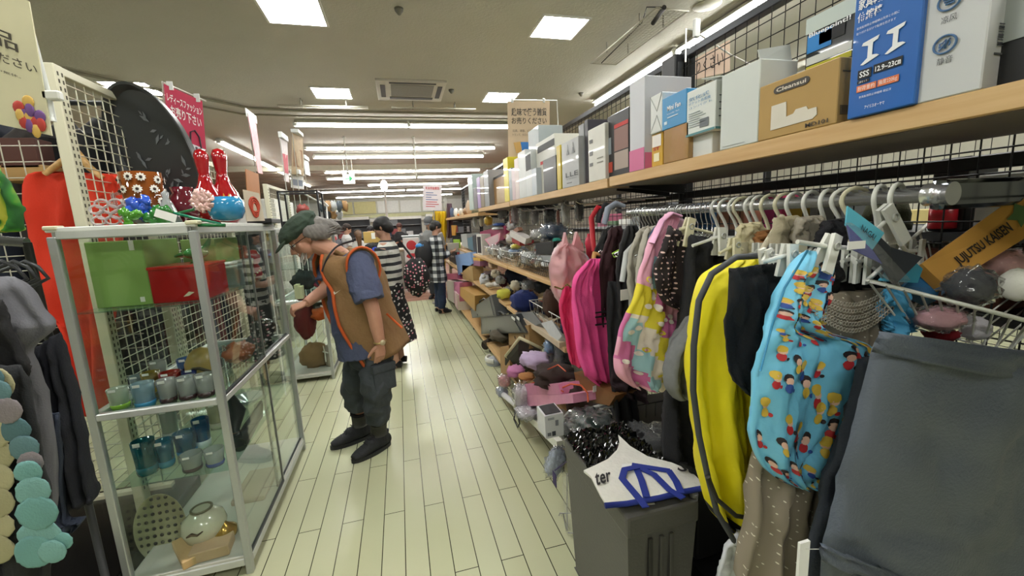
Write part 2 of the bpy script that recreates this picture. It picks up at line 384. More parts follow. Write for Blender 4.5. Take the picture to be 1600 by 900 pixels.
rows = [(7.75, -1.48, .3, 'nearest row, left of its seam'), (7.75, .33, 2.12, 'nearest row, right of its seam'), (9.9, -1.75, .45, 'second row, left half'), (9.9, .48, 2.34, 'second row, right half'),
        (11.07, -1.8, .5, 'third row, left half'), (11.07, .53, 2.3, 'third row, right half'), (13.2, -1.9, .6, 'fourth row, left half'), (13.2, .63, 2.6, 'fourth row, right half'),
        (14.9, -2.1, .7, 'fifth row, left half'), (14.9, .73, 2.9, 'fifth row, right half'), (17.3, -1, 2.5, 'sixth row back'), (20, -3.4, .4, 'seventh row back, far left'), (20, .5, 3, 'seventh row back, beside the poster board'), (23.5, -3, 3, 'furthest row before the end wall')]
for (y, a, b, s) in rows: tube_light((a, y, zt if y < 13 else zt-.08), (b, y, zt if y < 13 else zt-.08), 'long tube light across the ceiling, '+s)
for (x, y0, y1, s) in [(3.14, 2.0, 4.2, 'above the black mesh at the upper right, nearer one'), (3.12, 4.25, 6.2, 'above the black mesh at the upper right, further one'),
                       (-3.1, 9.2, 11.4, 'left of the hanging signs, slanting to the distance'), (-3.15, 11.7, 14.5, 'seen through the beige mesh at the left'), (-3.2, 15, 18, 'behind the brown picture sign'), (5.4, 3, 5.2, 'seen through the black mesh at the upper right')]:
    tube_light((x, y0, zt), (x, y1, zt), 'tube light running down the shop, '+s)
# ceiling cassette air conditioner
t = thing('air_conditioner', 'white square ceiling cassette air conditioner with grey grille', 'air conditioner', (.32, 6, H-.03))
mk('panel', MB().box((-.12, 5.6, H-.03), (.75, 6.42, H-.001), bev=.006), M('#cfccc0', .5), t)
mk('grille', MB().box((.06, 5.72, H-.036), (.6, 6.2, H-.028)), M('#8c8b85', .7, 0, .1, 40), t)
for (a, b) in [((.04, 6.24), (.62, 6.33)), ((.04, 5.64), (.62, 5.68)), ((-.07, 5.75), (-.01, 6.25)), ((.65, 5.75), (.71, 6.25))]:
    mk('louver', MB().box((a[0], a[1], H-.036), (b[0], b[1], H-.028)), M('#4a4a48', .6), t)
def wire_rack(x0, x1, y0, y1, z, label, n, grid=.035):
    t = thing('ceiling_wire_rack', label, 'wire rack', ((x0+x1)/2, (y0+y1)/2, z)); w = M('#c9c6b8', .4, .3)
    mb = MB(); mb.tube([(x0, y0, z), (x1, y0, z), (x1, y1, z), (x0, y1, z)], .008, 6, True); mk('frame', mb, w, t)
    mb = MB()
    k = int((x1-x0)/grid)
    for i in range(1, k): mb.tube([(x0+(x1-x0)*i/k, y0, z), (x0+(x1-x0)*i/k, y1, z)], .0022, 4, cap=False)
    k = int((y1-y0)/grid)
    for i in range(1, k): mb.tube([(x0, y0+(y1-y0)*i/k, z), (x1, y0+(y1-y0)*i/k, z)], .0022, 4, cap=False)
    mk('wire_grid', mb, w, t)
    for i in range(n):
        f = (i+.5)/n
        for g in (.1, .9):
            px, py = (x0+(x1-x0)*f, y0+(y1-y0)*g) if (x1-x0) > (y1-y0) else (x0+(x1-x0)*g, y0+(y1-y0)*f)
            mk('hanging_rod', MB().tube([(px, py, z), (px, py, H-.001)], .007, 6), M('#8d8b80', .5, .5), t)
    return t
t = wire_rack(2.24, 2.55, 3.32, 4.55, 3.2, 'long white wire rack under the ceiling at the upper right', 2)
mk('cable_plug', MB().tube([(2.3, 3.3, 3.2), (2.36, 3.55, 3.19)], .02, 8).tube([(2.3, 3.3, 3.2), (2.2, 3.4, 3.24), (2.28, 3.6, 3.21), (2.34, 4.5, 3.19)], .005, 6), M('#2c2c2c', .5), t)
wire_rack(-1.43, -.27, 6.5, 6.62, 3.2, 'narrow white wire rack under the ceiling left of the air conditioner', 2)
wire_rack(.05, 1.28, 6.5, 6.62, 3.2, 'narrow white wire rack under the ceiling behind the air conditioner', 2)
# surface conduit along the ceiling
tag(mk('ceiling_conduit', MB().tube([(-4.6, 4.2, H-.03), (-1.9, 6.95, H-.03), (-1.3, 7.05, H-.03), (2.6, 7.05, H-.03)], .018, 8), M('#8f8a78', .6)), 'thin grey conduit running across the ceiling and bending to the left', 'pipe')
tag(mk('ceiling_conduit', MB().tube([(-4.4, 4.9, H-.03), (-2.1, 7.3, H-.03), (-1.4, 7.35, H-.03), (2.6, 7.35, H-.03)], .014, 8), M('#8f8a78', .6)), 'second thin grey conduit just behind the first one on the ceiling', 'pipe')
for k, (px, py, s) in enumerate([(705, 140, 'beside the air conditioner'), (623, 13, 'near the top edge of the picture'), (908, 145, 'right of the hobby goods sign'), (1105, 8, 'large disc above the tube light at the upper right')]):
    p = W(px, py, z=H); r = .035 if k < 3 else .11
    tag(mk('ceiling_sprinkler' if k < 3 else 'ceiling_speaker', MB().lathe([(r*.3, -.05 if k < 3 else -.012), (r, -.02 if k < 3 else -.006), (r*1.1, 0)], p-Vector((0, 0, .001)), 16), M('#77756c' if k < 3 else '#c4c1b2', .5)), 'small round ceiling fitting '+s, 'ceiling fitting')
# exit sign
p = W(545, 279, y=11.5)
t = thing('exit_sign', 'small hanging white sign with a green arrow', 'sign', p)
mk('panel', MB().box(p+Vector((-.14, 0, -.13)), p+Vector((.14, .04, .13)), bev=.005), M('#eef2ee', .4, emit=.5), t)
g = M('#1f8a4d', .5, emit=.25, var=0)
mk('arrow', MB().prism([p+Vector(q) for q in [(-.09, -.004, -.012), (.02, -.004, -.012), (.0, -.004, -.06), (.035, -.004, -.06), (.09, -.004, 0), (.035, -.004, .06), (0, -.004, .06), (.02, -.004, .012), (-.09, -.004, .012)]], (0, .003, 0)), g, t)
for s in (-.1, .1): mk('hanging_rod', MB().tube([p+Vector((s, .02, .13)), (p.x+s, p.y+.02, H-.001)], .008, 6), M('#bdbbb0', .4), t)
# standing pole with a bright spot lamp in the middle distance
p = W(600, 290, y=13.6)
t = thing('pole_lamp', 'white pole with a bright lamp at its head in the middle distance', 'lamp', (p.x, p.y, 0))
mk('pole', MB().tube([(p.x, p.y, 0), (p.x, p.y, p.z-.1)], .035, 8), M('#d8d8d2', .4), t)
mk('lamp_head', MB().ball(p, (.1, .1, .16)), lamp_mat(), t)
mk('base', MB().lathe([(.3, 0), (.3, .04), (.05, .06)], (p.x, p.y, 0)), M('#bbbbb5', .4), t)
for k, (px, y, z) in enumerate([(540, 9.0, 2.6), (648, 9.0, 2.5)]):
    q = W(px, 240, y=y)
    tag(mk('sprinkler_drop_pipe', MB().tube([(q.x, y, H-.001), (q.x, y, z)], .012, 6).lathe([(.05, 0), (.012, .03)], (q.x, y, H-.035)).ball((q.x, y, z), .03), M('#b7b5aa', .4)), 'thin white pipe dropping from the ceiling, '+('left one above the exit sign' if k == 0 else 'right one with a small dark head'), 'pipe')
# ---------------------------------------------------------------- left side: showcases
ALU = M('#b4b8b8', .35, .6, .05, 30)
ALU_W = M('#c9ccc8', .4, .3, .05, 30)
PANE = pane_mat('showcase_pane', '#f8fbf9', 1, 1.3, .0)
DOORG = pane_mat('sliding_pane', '#f6faf7', 1, 1.45, .0)
SHELFG = pane_mat('glass_shelf', '#e4f2ec', 1, 1.3, .02, .04, '#bfe0d6')
def mpp(px, py, y):
    p = W(px, py, y=y); return (p-Vector((0, 0, EYE))).dot(FW)/F
def showcase(x0, x1, y0, y1, z1, zm, label, shelves, drop=True):
    t = thing('glass_showcase', label, 'display case', ((x0+x1)/2, (y0+y1)/2, 0)); w = .028
    for (a, b) in [(x0, y0), (x1-w, y0), (x0, y1-w), (x1-w, y1-w)]:
        mk('post', MB().box((a, b, 0), (a+w, b+w, z1-.02), bev=.003), ALU, t)
    for z, h in ((z1-.03, .03), (zm, .028), (.045, .035)):
        mk('rail', MB().box((x0+w, y0, z), (x1-w, y0+w, z+h), bev=.003), ALU_W, t); mk('rail', MB().box((x0+w, y1-w, z), (x1-w, y1, z+h), bev=.003), ALU_W, t)
        mk('rail', MB().box((x0, y0+w, z), (x0+w, y1-w, z+h), bev=.003), ALU_W, t); mk('rail', MB().box((x1-w, y0+w, z), (x1, y1-w, z+h), bev=.003), ALU_W, t)
    mb = MB()
    for c_ in [((x0, y0), (x1, y0+w)), ((x0, y1-w), (x1, y1)), ((x0, y0+w), (x0+w, y1-w)), ((x1-w, y0+w), (x1, y1-w))]: mb.box((*c_[0], z1-.004), (*c_[1], z1+.014), bev=.003)
    mk('top_frame', mb, M('#e4e6e2', .4), t)
    mk('top_pane', MB().box((x0+w, y0+w, z1+.006), (x1-w, y1-w, z1+.012)), PANE, t)
    for (a, b) in [(x0, y0), (x1-w, y0), (x0, y1-w), (x1-w, y1-w)]:
        mk('corner_cap', MB().box((a-.004, b-.004, z1+.004), (a+w+.012, b+w+.012, z1+.02), bev=.004), M('#d8d3b4', .5), t)
    mk('base_board', MB().box((x0+.005, y0+.005, .075), (x1-.005, y1-.005, .09)), M('#c6c6bd', .4), t)
    mk('pane', MB().box((x0+w, y0+.012, .08), (x1-w, y0+.015, z1-.03)), PANE, t)['label'] = 'clear glass end pane'
    mk('pane', MB().box((x0+.012, y0+w, .08), (x0+.015, y1-w, z1-.03)), PANE, t)
    ym = (y0+y1)/2
    for (a, b, dx) in [(y0+w, ym+.03, .008), (ym-.03, y1-w, .02)]:
        for (za, zb) in [(.085, zm), (zm+.03, z1-.03)]:
            o = mk('sliding_door', MB().box((x1-dx-.003, a, za), (x1-dx, b, zb)), DOORG, t)
            mk('door_edge_strip', MB().box((x1-dx-.006, (b if dx < .01 else a)-.006, za), (x1-dx+.003, (b if dx < .01 else a)+.006, zb)), M('#6d716f', .3, .4), o)
            mk('door_track', MB().box((x1-dx-.007, a, za-.004), (x1-dx+.005, b, za+.008)), M('#33383a', .4), o)
    mk('mid_shelf', MB().box((x0+.02, y0+.02, zm+.005), (x1-.02, y1-.02, zm+.013)), SHELFG, t)
    for z, d in shelves: mk('glass_shelf', MB().box((x0+.02, y0+.03, z-.006), (x1-.03, y1-.03, z)), SHELFG, t)
    return t
showcase(-1.235, -.765, 1.895, 3.0, 1.545, .805, 'white framed glass showcase full of glassware at the left, nearest one', [(1.235, 0), (.5, 0)])
showcase(-1.25, -.765, 4.38, 5.5, 1.53, .805, 'second white framed glass showcase, with bags inside, beyond the old man', [(1.15, 0)])
def lathe_at(name, px, y, zb, prof, mat, label, cat, n=22, group=None, hscale=1., k=None, sx=1.):
    """a turned object standing on height zb under picture column px; profile in pixels of its own distance"""
    q = W(px, 354+(px-623)*-.05, y=y); k = k or mpp(px, 340, y)
    p = Vector((q.x, y, zb)); kr = k*abs((q-Vector((0, 0, EYE))).dot(FW)/(q-Vector((0, 0, EYE))).length); P = [(max(r*kr, 0), z*k) for r, z in prof]
    return tag(mk(name, MB().lathe(P, p, n, sx=sx), mat, org=p), label, cat, group), p, k
TOPZ = 1.56
# --- on top of the near showcase
AMB = glass('#8a4a1c', .75)
o, p, k = lathe_at('amber_jug', 238, 2.03, TOPZ, [(12, 0), (30, 2), (33, 28), (35, 78), (32.5, 78), (30, 24), (20, 6)], AMB, 'amber glass jug covered with white daisies on the showcase top', 'jug')
mb = MB(); rnd = random.Random(3)
for zz in (14, 32, 50, 68):
    for j in range(9):
        a = 2*PI*(j+.5*((zz//18) % 2))/9+rnd.uniform(-.1, .1); rr = 34.6*k*.78; c = p+Vector((math.cos(a)*rr, math.sin(a)*rr, zz*k+rnd.uniform(-.006, .006)))
        ux = Vector((-math.sin(a), math.cos(a), 0)); nn = Vector((math.cos(a), math.sin(a), 0))
        ring = []
        for i in range(20):
            f = (6.6 if i % 2 else 4.8)*k; b = 2*PI*i/20; d = nn*(f*math.cos(b))**2/(-2*rr); ring.append(c+ux*(f*math.cos(b))+Vector((0, 0, f*math.sin(b)))+nn*.002+d)
        mb.add([c+nn*.003]+ring, [(0, i+1, (i+1) % 20+1) for i in range(20)], 0); mb.ball(c+nn*.002, .006, 8, 1)
mk('painted_daisies', mb, [M('#f2efe6', .5), M('#3a2416', .5)], o)
mk('handle', MB().tube([p+Vector((-26*k, 0, 50*k)), p+Vector((-38*k, -.01, 46*k)), p+Vector((-36*k, -.01, 22*k)), p+Vector((-26*k, 0, 12*k))], .008, 8), pane_mat('clear_ware', '#e8eeee', 1, 1.5, .02, .12), o)
WINE = M('#5c1422', .12, 0, .15, 20, coat=.6)
o, p, k = lathe_at('wine_red_vase', 296, 2.15, TOPZ, [(9, 0), (20, 3), (27, 22), (24, 38), (15, 46), (19, 55), (16.5, 55), (12, 46), (0, 40)], WINE, 'round wine red glass vase with flared lip on the showcase top', 'vase')
for i, (px, s) in enumerate([(334, 'left of the pair'), (361, 'right of the pair')]):
    o, p, k = lathe_at('red_skittle_vase', px, 2.35+.05*i, TOPZ, [(15, 0), (25, 12), (27, 26), (22, 45), (12, 62), (8.5, 75), (11, 90), (12.5, 102), (9, 110), (0, 113)], M('#9c0d18', .1, 0, .08, 10, coat=1), 'tall glossy red skittle shaped vase with gold mark, '+s, 'vase', group='red skittle vases')
    mb = MB(); a0 = -1.15
    for zz, w_ in ((38, 9), (26, 9)): pass
    c = p+Vector((math.cos(a0)*20.5*k, math.sin(a0)*20.5*k, 33*k)); u = Vector((-math.sin(a0), math.cos(a0), 0)); up = Vector((-.2*math.cos(a0), -.2*math.sin(a0), 1)); nn = Vector((math.cos(a0), math.sin(a0), .15)).normalized()
    poly = [(-8, -8), (8, -8), (10, 7), (5, 1), (3.5, 11), (0, 2), (-3.5, 11), (-5, 1), (-10, 7)]
    mb.prism([c+u*(a*k)+up*(b*k)+nn*.008 for a, b in poly], nn*-.012); mk('gold_crown_mark', mb, M('#d8a93a', .3, .5), o)
BLUEG = M('#2c86b8', .12, 0, .35, 14, .3, 20, coat=.7)
o, p, k = lathe_at('blue_glass_bowl', 360, 2.0, TOPZ, [(10, 0), (24, 3), (30, 14), (30, 28), (25, 36), (22, 35), (20, 10), (0, 6)], BLUEG, 'squat blue marbled glass bowl on the showcase top beside the pink rose', 'bowl')
# glass flowers lying on top
def gflower(name, px, py, y, r, col, label, n=9):
    c = W(px, py, y=y); t = thing(name, label, 'ornament', (c.x, c.y, TOPZ)); mb = MB()
    for i in range(n):
        a = 2*PI*i/n*2.4; q = r*(.2+.7*i/n); d = Vector((math.cos(a)*q, -.35*r, math.sin(a)*q))
        mb.ball(c+d, (r*(.42 if n < 20 else .26), r*.18, r*(.32 if n < 20 else .2)), 10, 0, .5, i, Matrix.Rotation(a, 3, 'Y'))
    mk('petals', mb, M(col, .15, 0, .2, 30, coat=.8), t); return t, c
t, c = gflower('glass_rose', 318, 315, 1.96, .046, '#e6bdb8', 'pale pink glass rose lying between the wine red vase and blue bowl', 26)
mk('stem', MB().tube([c, c+Vector((-.04, .0, -.03)), (c.x-.2, c.y, TOPZ+.012)], .006, 6), M('#1f6a3c', .2), t)
t, c = gflower('glass_flower', 219, 327, 1.95, .05, '#2a56c8', 'blue glass flower lying on the showcase top')
mk('stem', MB().tube([c, c+Vector((.05, 0, 0)), W(345, 350, y=1.95)], .006, 8), M('#1d7a5a', .2, coat=.6), t)
t, c = gflower('glass_leaf_sprig', 250, 340, 1.93, .05, '#2c7a30', 'green glass leaves with a price tag on the showcase top', 8)
mk('price_tag', MB().box(c+Vector((.0, -.035, -.01)), c+Vector((.07, -.033, .02)), rot=Matrix.Rotation(.4, 3, 'Y')), M('#eeeeea', .6), t)
mk('stem', MB().tube([c+Vector((0, 0, -.02)), W(285, 352, y=1.93), W(352, 352, y=1.93)], .007, 8), M('#1c6b3a', .2, coat=.6), t)
t, c = gflower('glass_leaf_sprig', 205, 338, 1.92, .04, '#4f9a2c', 'lime green curled glass leaf at the left of the glass flowers', 7)
mb = MB(); q = W(140, 350, y=1.95)
for i in range(4):
    for j in range(4 if i % 2 == 0 else 3):
        c = q+Vector((.03+j*.045+.02*(i % 2), .0, .01+i*.021)); mb.tube([c+Vector((.022*math.cos(a), 0, .016*math.sin(a))) for a in [2*PI*s/10 for s in range(10)]], .0045, 6, True)
mb.ball(q+Vector((.17, 0, .015)), (.06, .02, .02), 10)
tag(mk('clear_glass_ornament', mb, pane_mat('clear_ware2', '#f6e6e6', 1, 1.6, .02, .35)), 'clear looped glass ornament lying at the left corner of the showcase top', 'ornament')
o, p, k = lathe_at('clear_glass_bell', 270, 1.97, TOPZ, [(22, 0), (18, 10), (10, 30), (5, 38), (7, 46), (0, 50)], pane_mat('clear_ware3', '#cfd4d4', 1, 1.6, .02, .3), 'clear grey glass bell shaped ornament beside the daisy jug', 'ornament')
# black oval tray leaning
t = thing('oval_tray', 'large black oval tray leaning on the beige mesh behind the vases', 'tray', W(255, 350, y=2.62))
A, B_ = W(186, 132, y=2.62), W(300, 345, y=2.62); C1, C2 = W(300, 205, y=2.5), W(186, 270, y=2.74)
cen = (A+B_)/2; ax1 = (A-B_)/2; ax2 = (C1-C2)/2*.86; ax2 -= ax1*(ax2.dot(ax1)/ax1.length_squared); nn = ax1.cross(ax2).normalized()
if nn.y > 0: nn = -nn
def oval(r, h, k=40): return [cen+ax1*(r*math.cos(2*PI*i/k))+ax2*(r*math.sin(2*PI*i/k))+nn*h for i in range(k)]
mb = MB(); rings = [oval(.0001, 0), oval(.9, 0), oval(.93, .012), oval(.965, .028), oval(1, .03), oval(1., .022), oval(.95, -.012), oval(.0001, -.014)]
for i in range(len(rings)-1): mb.add(rings[i]+rings[i+1], [(j, (j+1) % 40, 40+(j+1) % 40, 40+j) for j in range(40)], 0, i not in (0,))
mk('tray_body', mb, M('#2b2e31', .35, 0, .1, 6, coat=.3), t)
mb = MB(); rnd = random.Random(5)
for (a, b, n_) in [(.45, .12, 3), (.3, .3, 2), (.05, -.35, 4), (-.35, .1, 6), (-.42, -.35, 5), (-.3, .5, 4), (.05, .35, 3)]:
    for j in range(n_):
        c = cen+ax1*(a+rnd.uniform(-.13, .13))+ax2*(b+rnd.uniform(-.12, .12))+nn*.003; th = rnd.uniform(0, PI); u = ax1.normalized()*math.cos(th)+ax2.normalized()*math.sin(th); v = nn.cross(u); s = rnd.uniform(.012, .03)
        mb.prism([c-u*s, c+v*s*.35, c+u*s, c-v*s*.3], nn*.001)
mk('painted_blossoms', mb, M('#6a6f74', .5), t)
# --- inside the near showcase
def paper_box(name, pts, y, d, mat, label, cat='box', extra=None, org=None):
    """box whose camera-facing side has its corners at picture points (left-top, right-bottom) on plane y"""
    a, b = W(pts[0], pts[1], y=y), W(pts[2], pts[3], y=y); o = mk(name, MB().box((a.x, y, b.z), (b.x, y+d, a.z), bev=.003), mat); tag(o, label, cat); return o, a, b
a_, b_ = W(96, 372, y=1.99), W(187, 484, y=1.99)
o = tag(mk('green_storage_box', MB().box((-1.19, 2.0, 1.236), (-1.0, 2.28, 1.5), bev=.003), M('#86a858', .7, 0, .04)), 'pale green box standing at the left end of the top shelf', 'box')
mk('price_sticker', MB().box((-1.045, 1.998, 1.46), (-1.028, 2.0, 1.5)), M('#e6e6e0', .6), o); mk('price_sticker', MB().box((-1.04, 1.998, 1.25), (-1.025, 2.0, 1.27)), M('#e6e6e0', .6), o)
tag(mk('green_storage_box', MB().box((-1.0, 2.3, 1.236), (-.86, 2.6, 1.49), bev=.003), M('#7d9a52', .7, 0, .04)), 'darker green box standing behind the red case in the showcase', 'box')
o = tag(mk('red_case', MB().box((-1.0, 2.0, 1.236), (-.81, 2.25, 1.375), bev=.006), M('#b01818', .3, 0, .06, coat=.4)), 'glossy red lidded case with a leaf mark on the top shelf', 'box')
mk('lid_edge', MB().box((-1.003, 1.997, 1.375), (-.807, 2.253, 1.387), bev=.003), M('#c42a22', .3, coat=.3), o)
mk('leaf_mark', MB().prism([Vector((-.87, 1.999, 1.265))+Vector(q) for q in [(-.02, 0, -.008), (0, 0, -.006), (.022, 0, .008), (.002, 0, .012)]], (0, -.001, 0)), M('#e8e0c4', .5), o)
o = tag(mk('green_glass_bird', MB().ball((-.87, 2.12, 1.43), (.05, .03, .025), 14).tube([(-.84, 2.12, 1.44), (-.81, 2.1, 1.47), (-.8, 2.1, 1.49)], [.014, .01, .006], 8).tube([(-.91, 2.12, 1.43), (-.95, 2.12, 1.42)], [.014, .004], 8), M('#3f8a45', .1, coat=1)), 'green glass bird shaped ornament above the red case', 'ornament')
mk('perch_stand', MB().lathe([(.03, 0), (.012, .01), (.01, .02)], (-.87, 2.12, 1.388)), M('#2f6a35', .1, coat=1), o)
tag(mk('glass_decanter', MB().lathe([(.045, 0), (.05, .05), (.02, .09), (.012, .12), (.02, .13)], (-.95, 2.5, 1.236)), pane_mat('clear_ware3', '#cfd4d4', 1, 1.6, .02, .3)), 'clear glass decanter behind the green bird', 'decanter')
tumblers = [  # px, y, zb, r, h, colour, base colour, label
 (184, 1.99, .819, .036, .085, '#dfe8dc', '#8fc23a', 'clear tumbler with a lime green base, leftmost on the middle shelf'),
 (224, 1.97, .819, .04, .1, '#bcd8e4', '#2a86b8', 'clear tumbler with a blue base on the middle shelf'),
 (262, 1.98, .819, .035, .1, '#dadddc', '#3f2228', 'clear tumbler with a dark plum base, left of three'),
 (293, 1.98, .819, .036, .1, '#dadddc', '#3f2228', 'clear tumbler with a dark plum base, middle of three'),
 (322, 1.99, .819, .036, .1, '#dadddc', '#3f2228', 'clear tumbler with a dark plum base, nearest the corner post'),
 (232, 2.16, .819, .036, .09, '#b4a04a', '#a58a2a', 'amber yellow cup in the back row of the middle shelf'),
 (262, 2.14, .819, .042, .085, '#c03020', '#e07a28', 'red and orange glass cup in the back row'),
 (300, 2.16, .819, .042, .085, '#2a3f9c', '#223488', 'dark blue glass cup in the back row'),
 (212, 2.2, .819, .035, .07, '#c9d8e0', '#8fa8b4', 'small clear cup behind the lime based tumbler'),
 (292, 2.3, .819, .04, .1, '#6a8cc0', '#38508c', 'pale blue glass mug at the back of the middle shelf'),
 (246, 2.35, .819, .035, .09, '#d8d8d4', '#9a9a94', 'plain clear tumbler at the back of the middle shelf')]
def tumbler(px, y, zb, r, h, c1, c2, label, group, cat='drinking glass', name='glass_tumbler', x=None):
    x = W(px, 500, y=y).x if x is None else x
    p = Vector((x, y, zb)); o = tag(mk(name, MB().lathe([(r*.8, 0), (r*.86, h*.2), (r*.9, h*.5), (r, h), (r*.93, h), (r*.82, h*.5), (r*.76, h*.14), (0, h*.1)], p, 18), pane_mat('ware_'+c1.lstrip('#'), c1, 1, 1.55, .02, .3, c1)), label, cat, group)
    mk('base', MB().lathe([(r*.83, -.0), (r*.9, h*.1), (r*.89, h*.24), (0, h*.2)], p, 18), M(c2, .1, 0, .1, coat=1), o)
    mk('price_sticker', MB().box(p+Vector((-.012, -r-.002, h*.93)), p+Vector((.012, -r, h*1.04)), rot=.1), M('#eeeeee', .6), o); return o
def colx(px, py, y): return W(px, py, y=y).x
for a in tumblers: tumbler(*a[:8], 'glasses on the middle shelf of the showcase', x=colx(a[0], 612 if a[1] < 2.05 else 570, a[1]))
for (px, py, y, r, h, c1, c2, s) in [
 (225, 705, 2.02, .042, .15, '#1f8a9a', '#1a6a78', 'tall teal beaker, leftmost on the lower shelf'), (258, 710, 2.06, .036, .12, '#48a0c0', '#2a80a8', 'light blue footed beaker beside the teal one'),
 (290, 690, 2.14, .045, .11, '#3f90b8', '#2a6f98', 'wide blue bowl shaped glass in the middle'), (318, 690, 2.2, .036, .14, '#3c8cc0', '#cfe0e8', 'tall blue glass behind the corner post'),
 (300, 722, 1.98, .042, .075, '#d0d8d6', '#403034', 'clear round glass with a dark rim in front'), (336, 718, 1.99, .04, .075, '#d4dcde', '#3a4a8c', 'clear round glass with a blue rim near the corner post'),
 (268, 680, 2.35, .04, .16, '#dfe4e2', '#c4cccc', 'tall frosted white glass at the back'), (345, 690, 2.4, .04, .14, '#e8e4d4', '#c4c4b4', 'cream glass at the back right')]:
    tumbler(0, y, .5, r, h, c1, c2, s, 'glasses on the lower shelf of the showcase', x=colx(px, py, y))
# bottom of the showcase
c = W(262, 820, y=2.12)
t = thing('dotted_plate', 'oval cream plate with dark dots standing at the bottom of the showcase', 'plate', (c.x-.02, 2.12, .09))
R = Matrix.Rotation(-1.45, 3, 'X') @ Matrix.Rotation(0, 3, 'Z')
mk('plate_body', MB().lathe([(0, 0), (.11, .002), (.125, .018), (.128, .02), (.12, .006), (0, -.008)], c+Vector((-.02, 0, .0)), 32, 0, Matrix.Rotation(PI/2-.15, 3, 'X'), sx=.82, sy=1.25), M('#b8b694', .35), t)
mb = MB()
for i in range(-3, 4):
    for j in range(-4, 5):
        a, b = i*.028, j*.034
        if (a/.1)**2+(b/.15)**2 < 1: q = c+Vector((-.02+a, -.012+b*.15, b)); mb.lathe([(.0085, 0), (.0001, .003)], q, 8, 0, Matrix.Rotation(PI/2-.15, 3, 'X'))
mk('painted_dots', mb, M('#4b4a44', .5), t)
c = W(318, 812, y=2.06)
t = thing('teapot', 'round cream teapot with brown brush mark at the bottom of the showcase', 'teapot', (c.x, 2.06, .09))
mk('pot_body', MB().lathe([(.04, .0), (.075, .03), (.09, .08), (.08, .12), (.045, .15), (.035, .155), (.045, .165), (.03, .16)], (c.x, 2.06, .1), 26), M('#cfcdb8', .2, coat=.6), t)
mk('brush_mark', MB().tube([(c.x-.035, 1.976, .185), (c.x-.01, 1.967, .2), (c.x+.01, 1.967, .19), (c.x+.03, 1.975, .2)], [.004, .007, .005, .003], 6), M('#5a4632', .5), t)
mk('rim', MB().tube([(c.x+.04*math.cos(a), 2.06+.04*math.sin(a), .262) for a in [2*PI*i/16 for i in range(16)]], .006, 6, True), M('#6a6450', .3), t)
for k_, (px, py, y, sz, rz, col, s) in enumerate([(300, 865, 2.0, (.05, .1, .008), .6, '#c9a877', 'light wooden tray leaning at the bottom of the showcase'), (335, 872, 1.97, (.075, .05, .05), .1, '#c4a684', 'small tan wooden box at the bottom of the showcase')]):
    c = W(px, py, y=y); tag(mk('wooden_tray' if k_ == 0 else 'wooden_box', MB().box((c.x-sz[0], y-sz[1], .092), (c.x+sz[0], y+sz[1], .092+sz[2]+.03*(1-k_)), bev=.003, rot=Matrix.Rotation(rz, 3, 'Z')), M(col, .6)), s, 'tray' if k_ == 0 else 'box')
c = W(355, 850, y=2.05)
o = tag(mk('brass_kettle', MB().lathe([(.03, 0), (.05, .02), (.05, .05), (.02, .075), (.008, .09), (0, .1)], (c.x, 2.05, .092)), M('#b08a3c', .2, .6)), 'small brass coloured pot next to the wooden box', 'pot')
# goods seen through the sliding doors
YD = [(2.35, '#3e4a30', 'dark olive packed cloth bundle at the left'), (2.6, '#4a4232', 'brown packed cloth bundle in the middle')]
tag(mk('packed_bundle', MB().ball((-.98, 2.42, .9), (.1, .1, .08), 16, 0, .2, 1)), 'x', 'x') if False else None
o = tag(mk('gold_mascot_jar', MB().lathe([(.05, 0), (.07, .03), (.07, .1), (.05, .14), (.03, .16), (0, .17)], (-.95, 2.2, .82)), M('#a08a50', .35)), 'tan jar with dark markings behind the upper sliding door', 'jar')
mk('dark_stripe', MB().tube([(-.95+.071*math.cos(a), 2.2+.071*math.sin(a), .89+.02*math.sin(3*a)) for a in [2*PI*i/18 for i in range(18)]], .008, 6, True), M('#38301e', .5), o)
o = tag(mk('black_glass_ball', MB().ball((-.85, 2.78, .925), .068, 20), M('#0c0d10', .05, coat=1)), 'shiny black round vessel near the far post of the showcase', 'vessel')
mk('foot', MB().lathe([(.05, 0), (.03, .03), (.035, .045)], (-.85, 2.78, .819)), M('#15161a', .1, coat=1), o)
o = tag(mk('orange_cloth_bundle', MB().ball((-.9, 2.5, .87), (.07, .1, .05), 20, 0, .35, 4), M('#c0714a', .4, coat=.3)), 'crumpled orange wrapped bundle behind the upper sliding door', 'bundle')
for k_, (y, z) in enumerate([(2.72, 1.3), (2.78, 1.285)]):
    q = Vector((-.83-.02*k_, y, 1.236 if k_ == 0 else 1.236))
    o = tag(mk('red_doll', MB().lathe([(.028, 0), (.036, .03), (.03, .07), (.018, .09), (.034, .11), (.036, .14), (.02, .17), (0, .175)], q, 20), M('#a81420', .12, coat=1)), 'glossy red lacquered doll with pale dots, '+('nearer' if k_ == 0 else 'further')+' one on the top shelf', 'doll', 'red lacquered dolls')
    mb = MB()
    for i in range(9): a = -1.6+.35*i-1.2; mb.ball(q+Vector((math.cos(a)*.034, math.sin(a)*.034, .03+.012*(i % 4))), .005, 6)
    mk('painted_dots', mb, M('#ead9a0', .5), o)
for k_, (y, c_, s) in enumerate([(2.4, '#c3ccc8', 'pale green'), (2.52, '#b9c6ce', 'pale blue'), (2.64, '#d8d0b0', 'cream')]):
    o = tag(mk('lidded_canister', MB().lathe([(.045, 0), (.045, .1), (.047, .1), (.047, .115), (.0, .118)], (-.86, y, 1.236), 22), M(c_, .3, coat=.4)), s+' lidded canister behind the upper sliding door', 'canister')
    mk('lid', MB().lathe([(.049, 0), (.049, .014), (0, .016)], (-.86, y, 1.352), 22), M('#d6d8d2', .3), o)
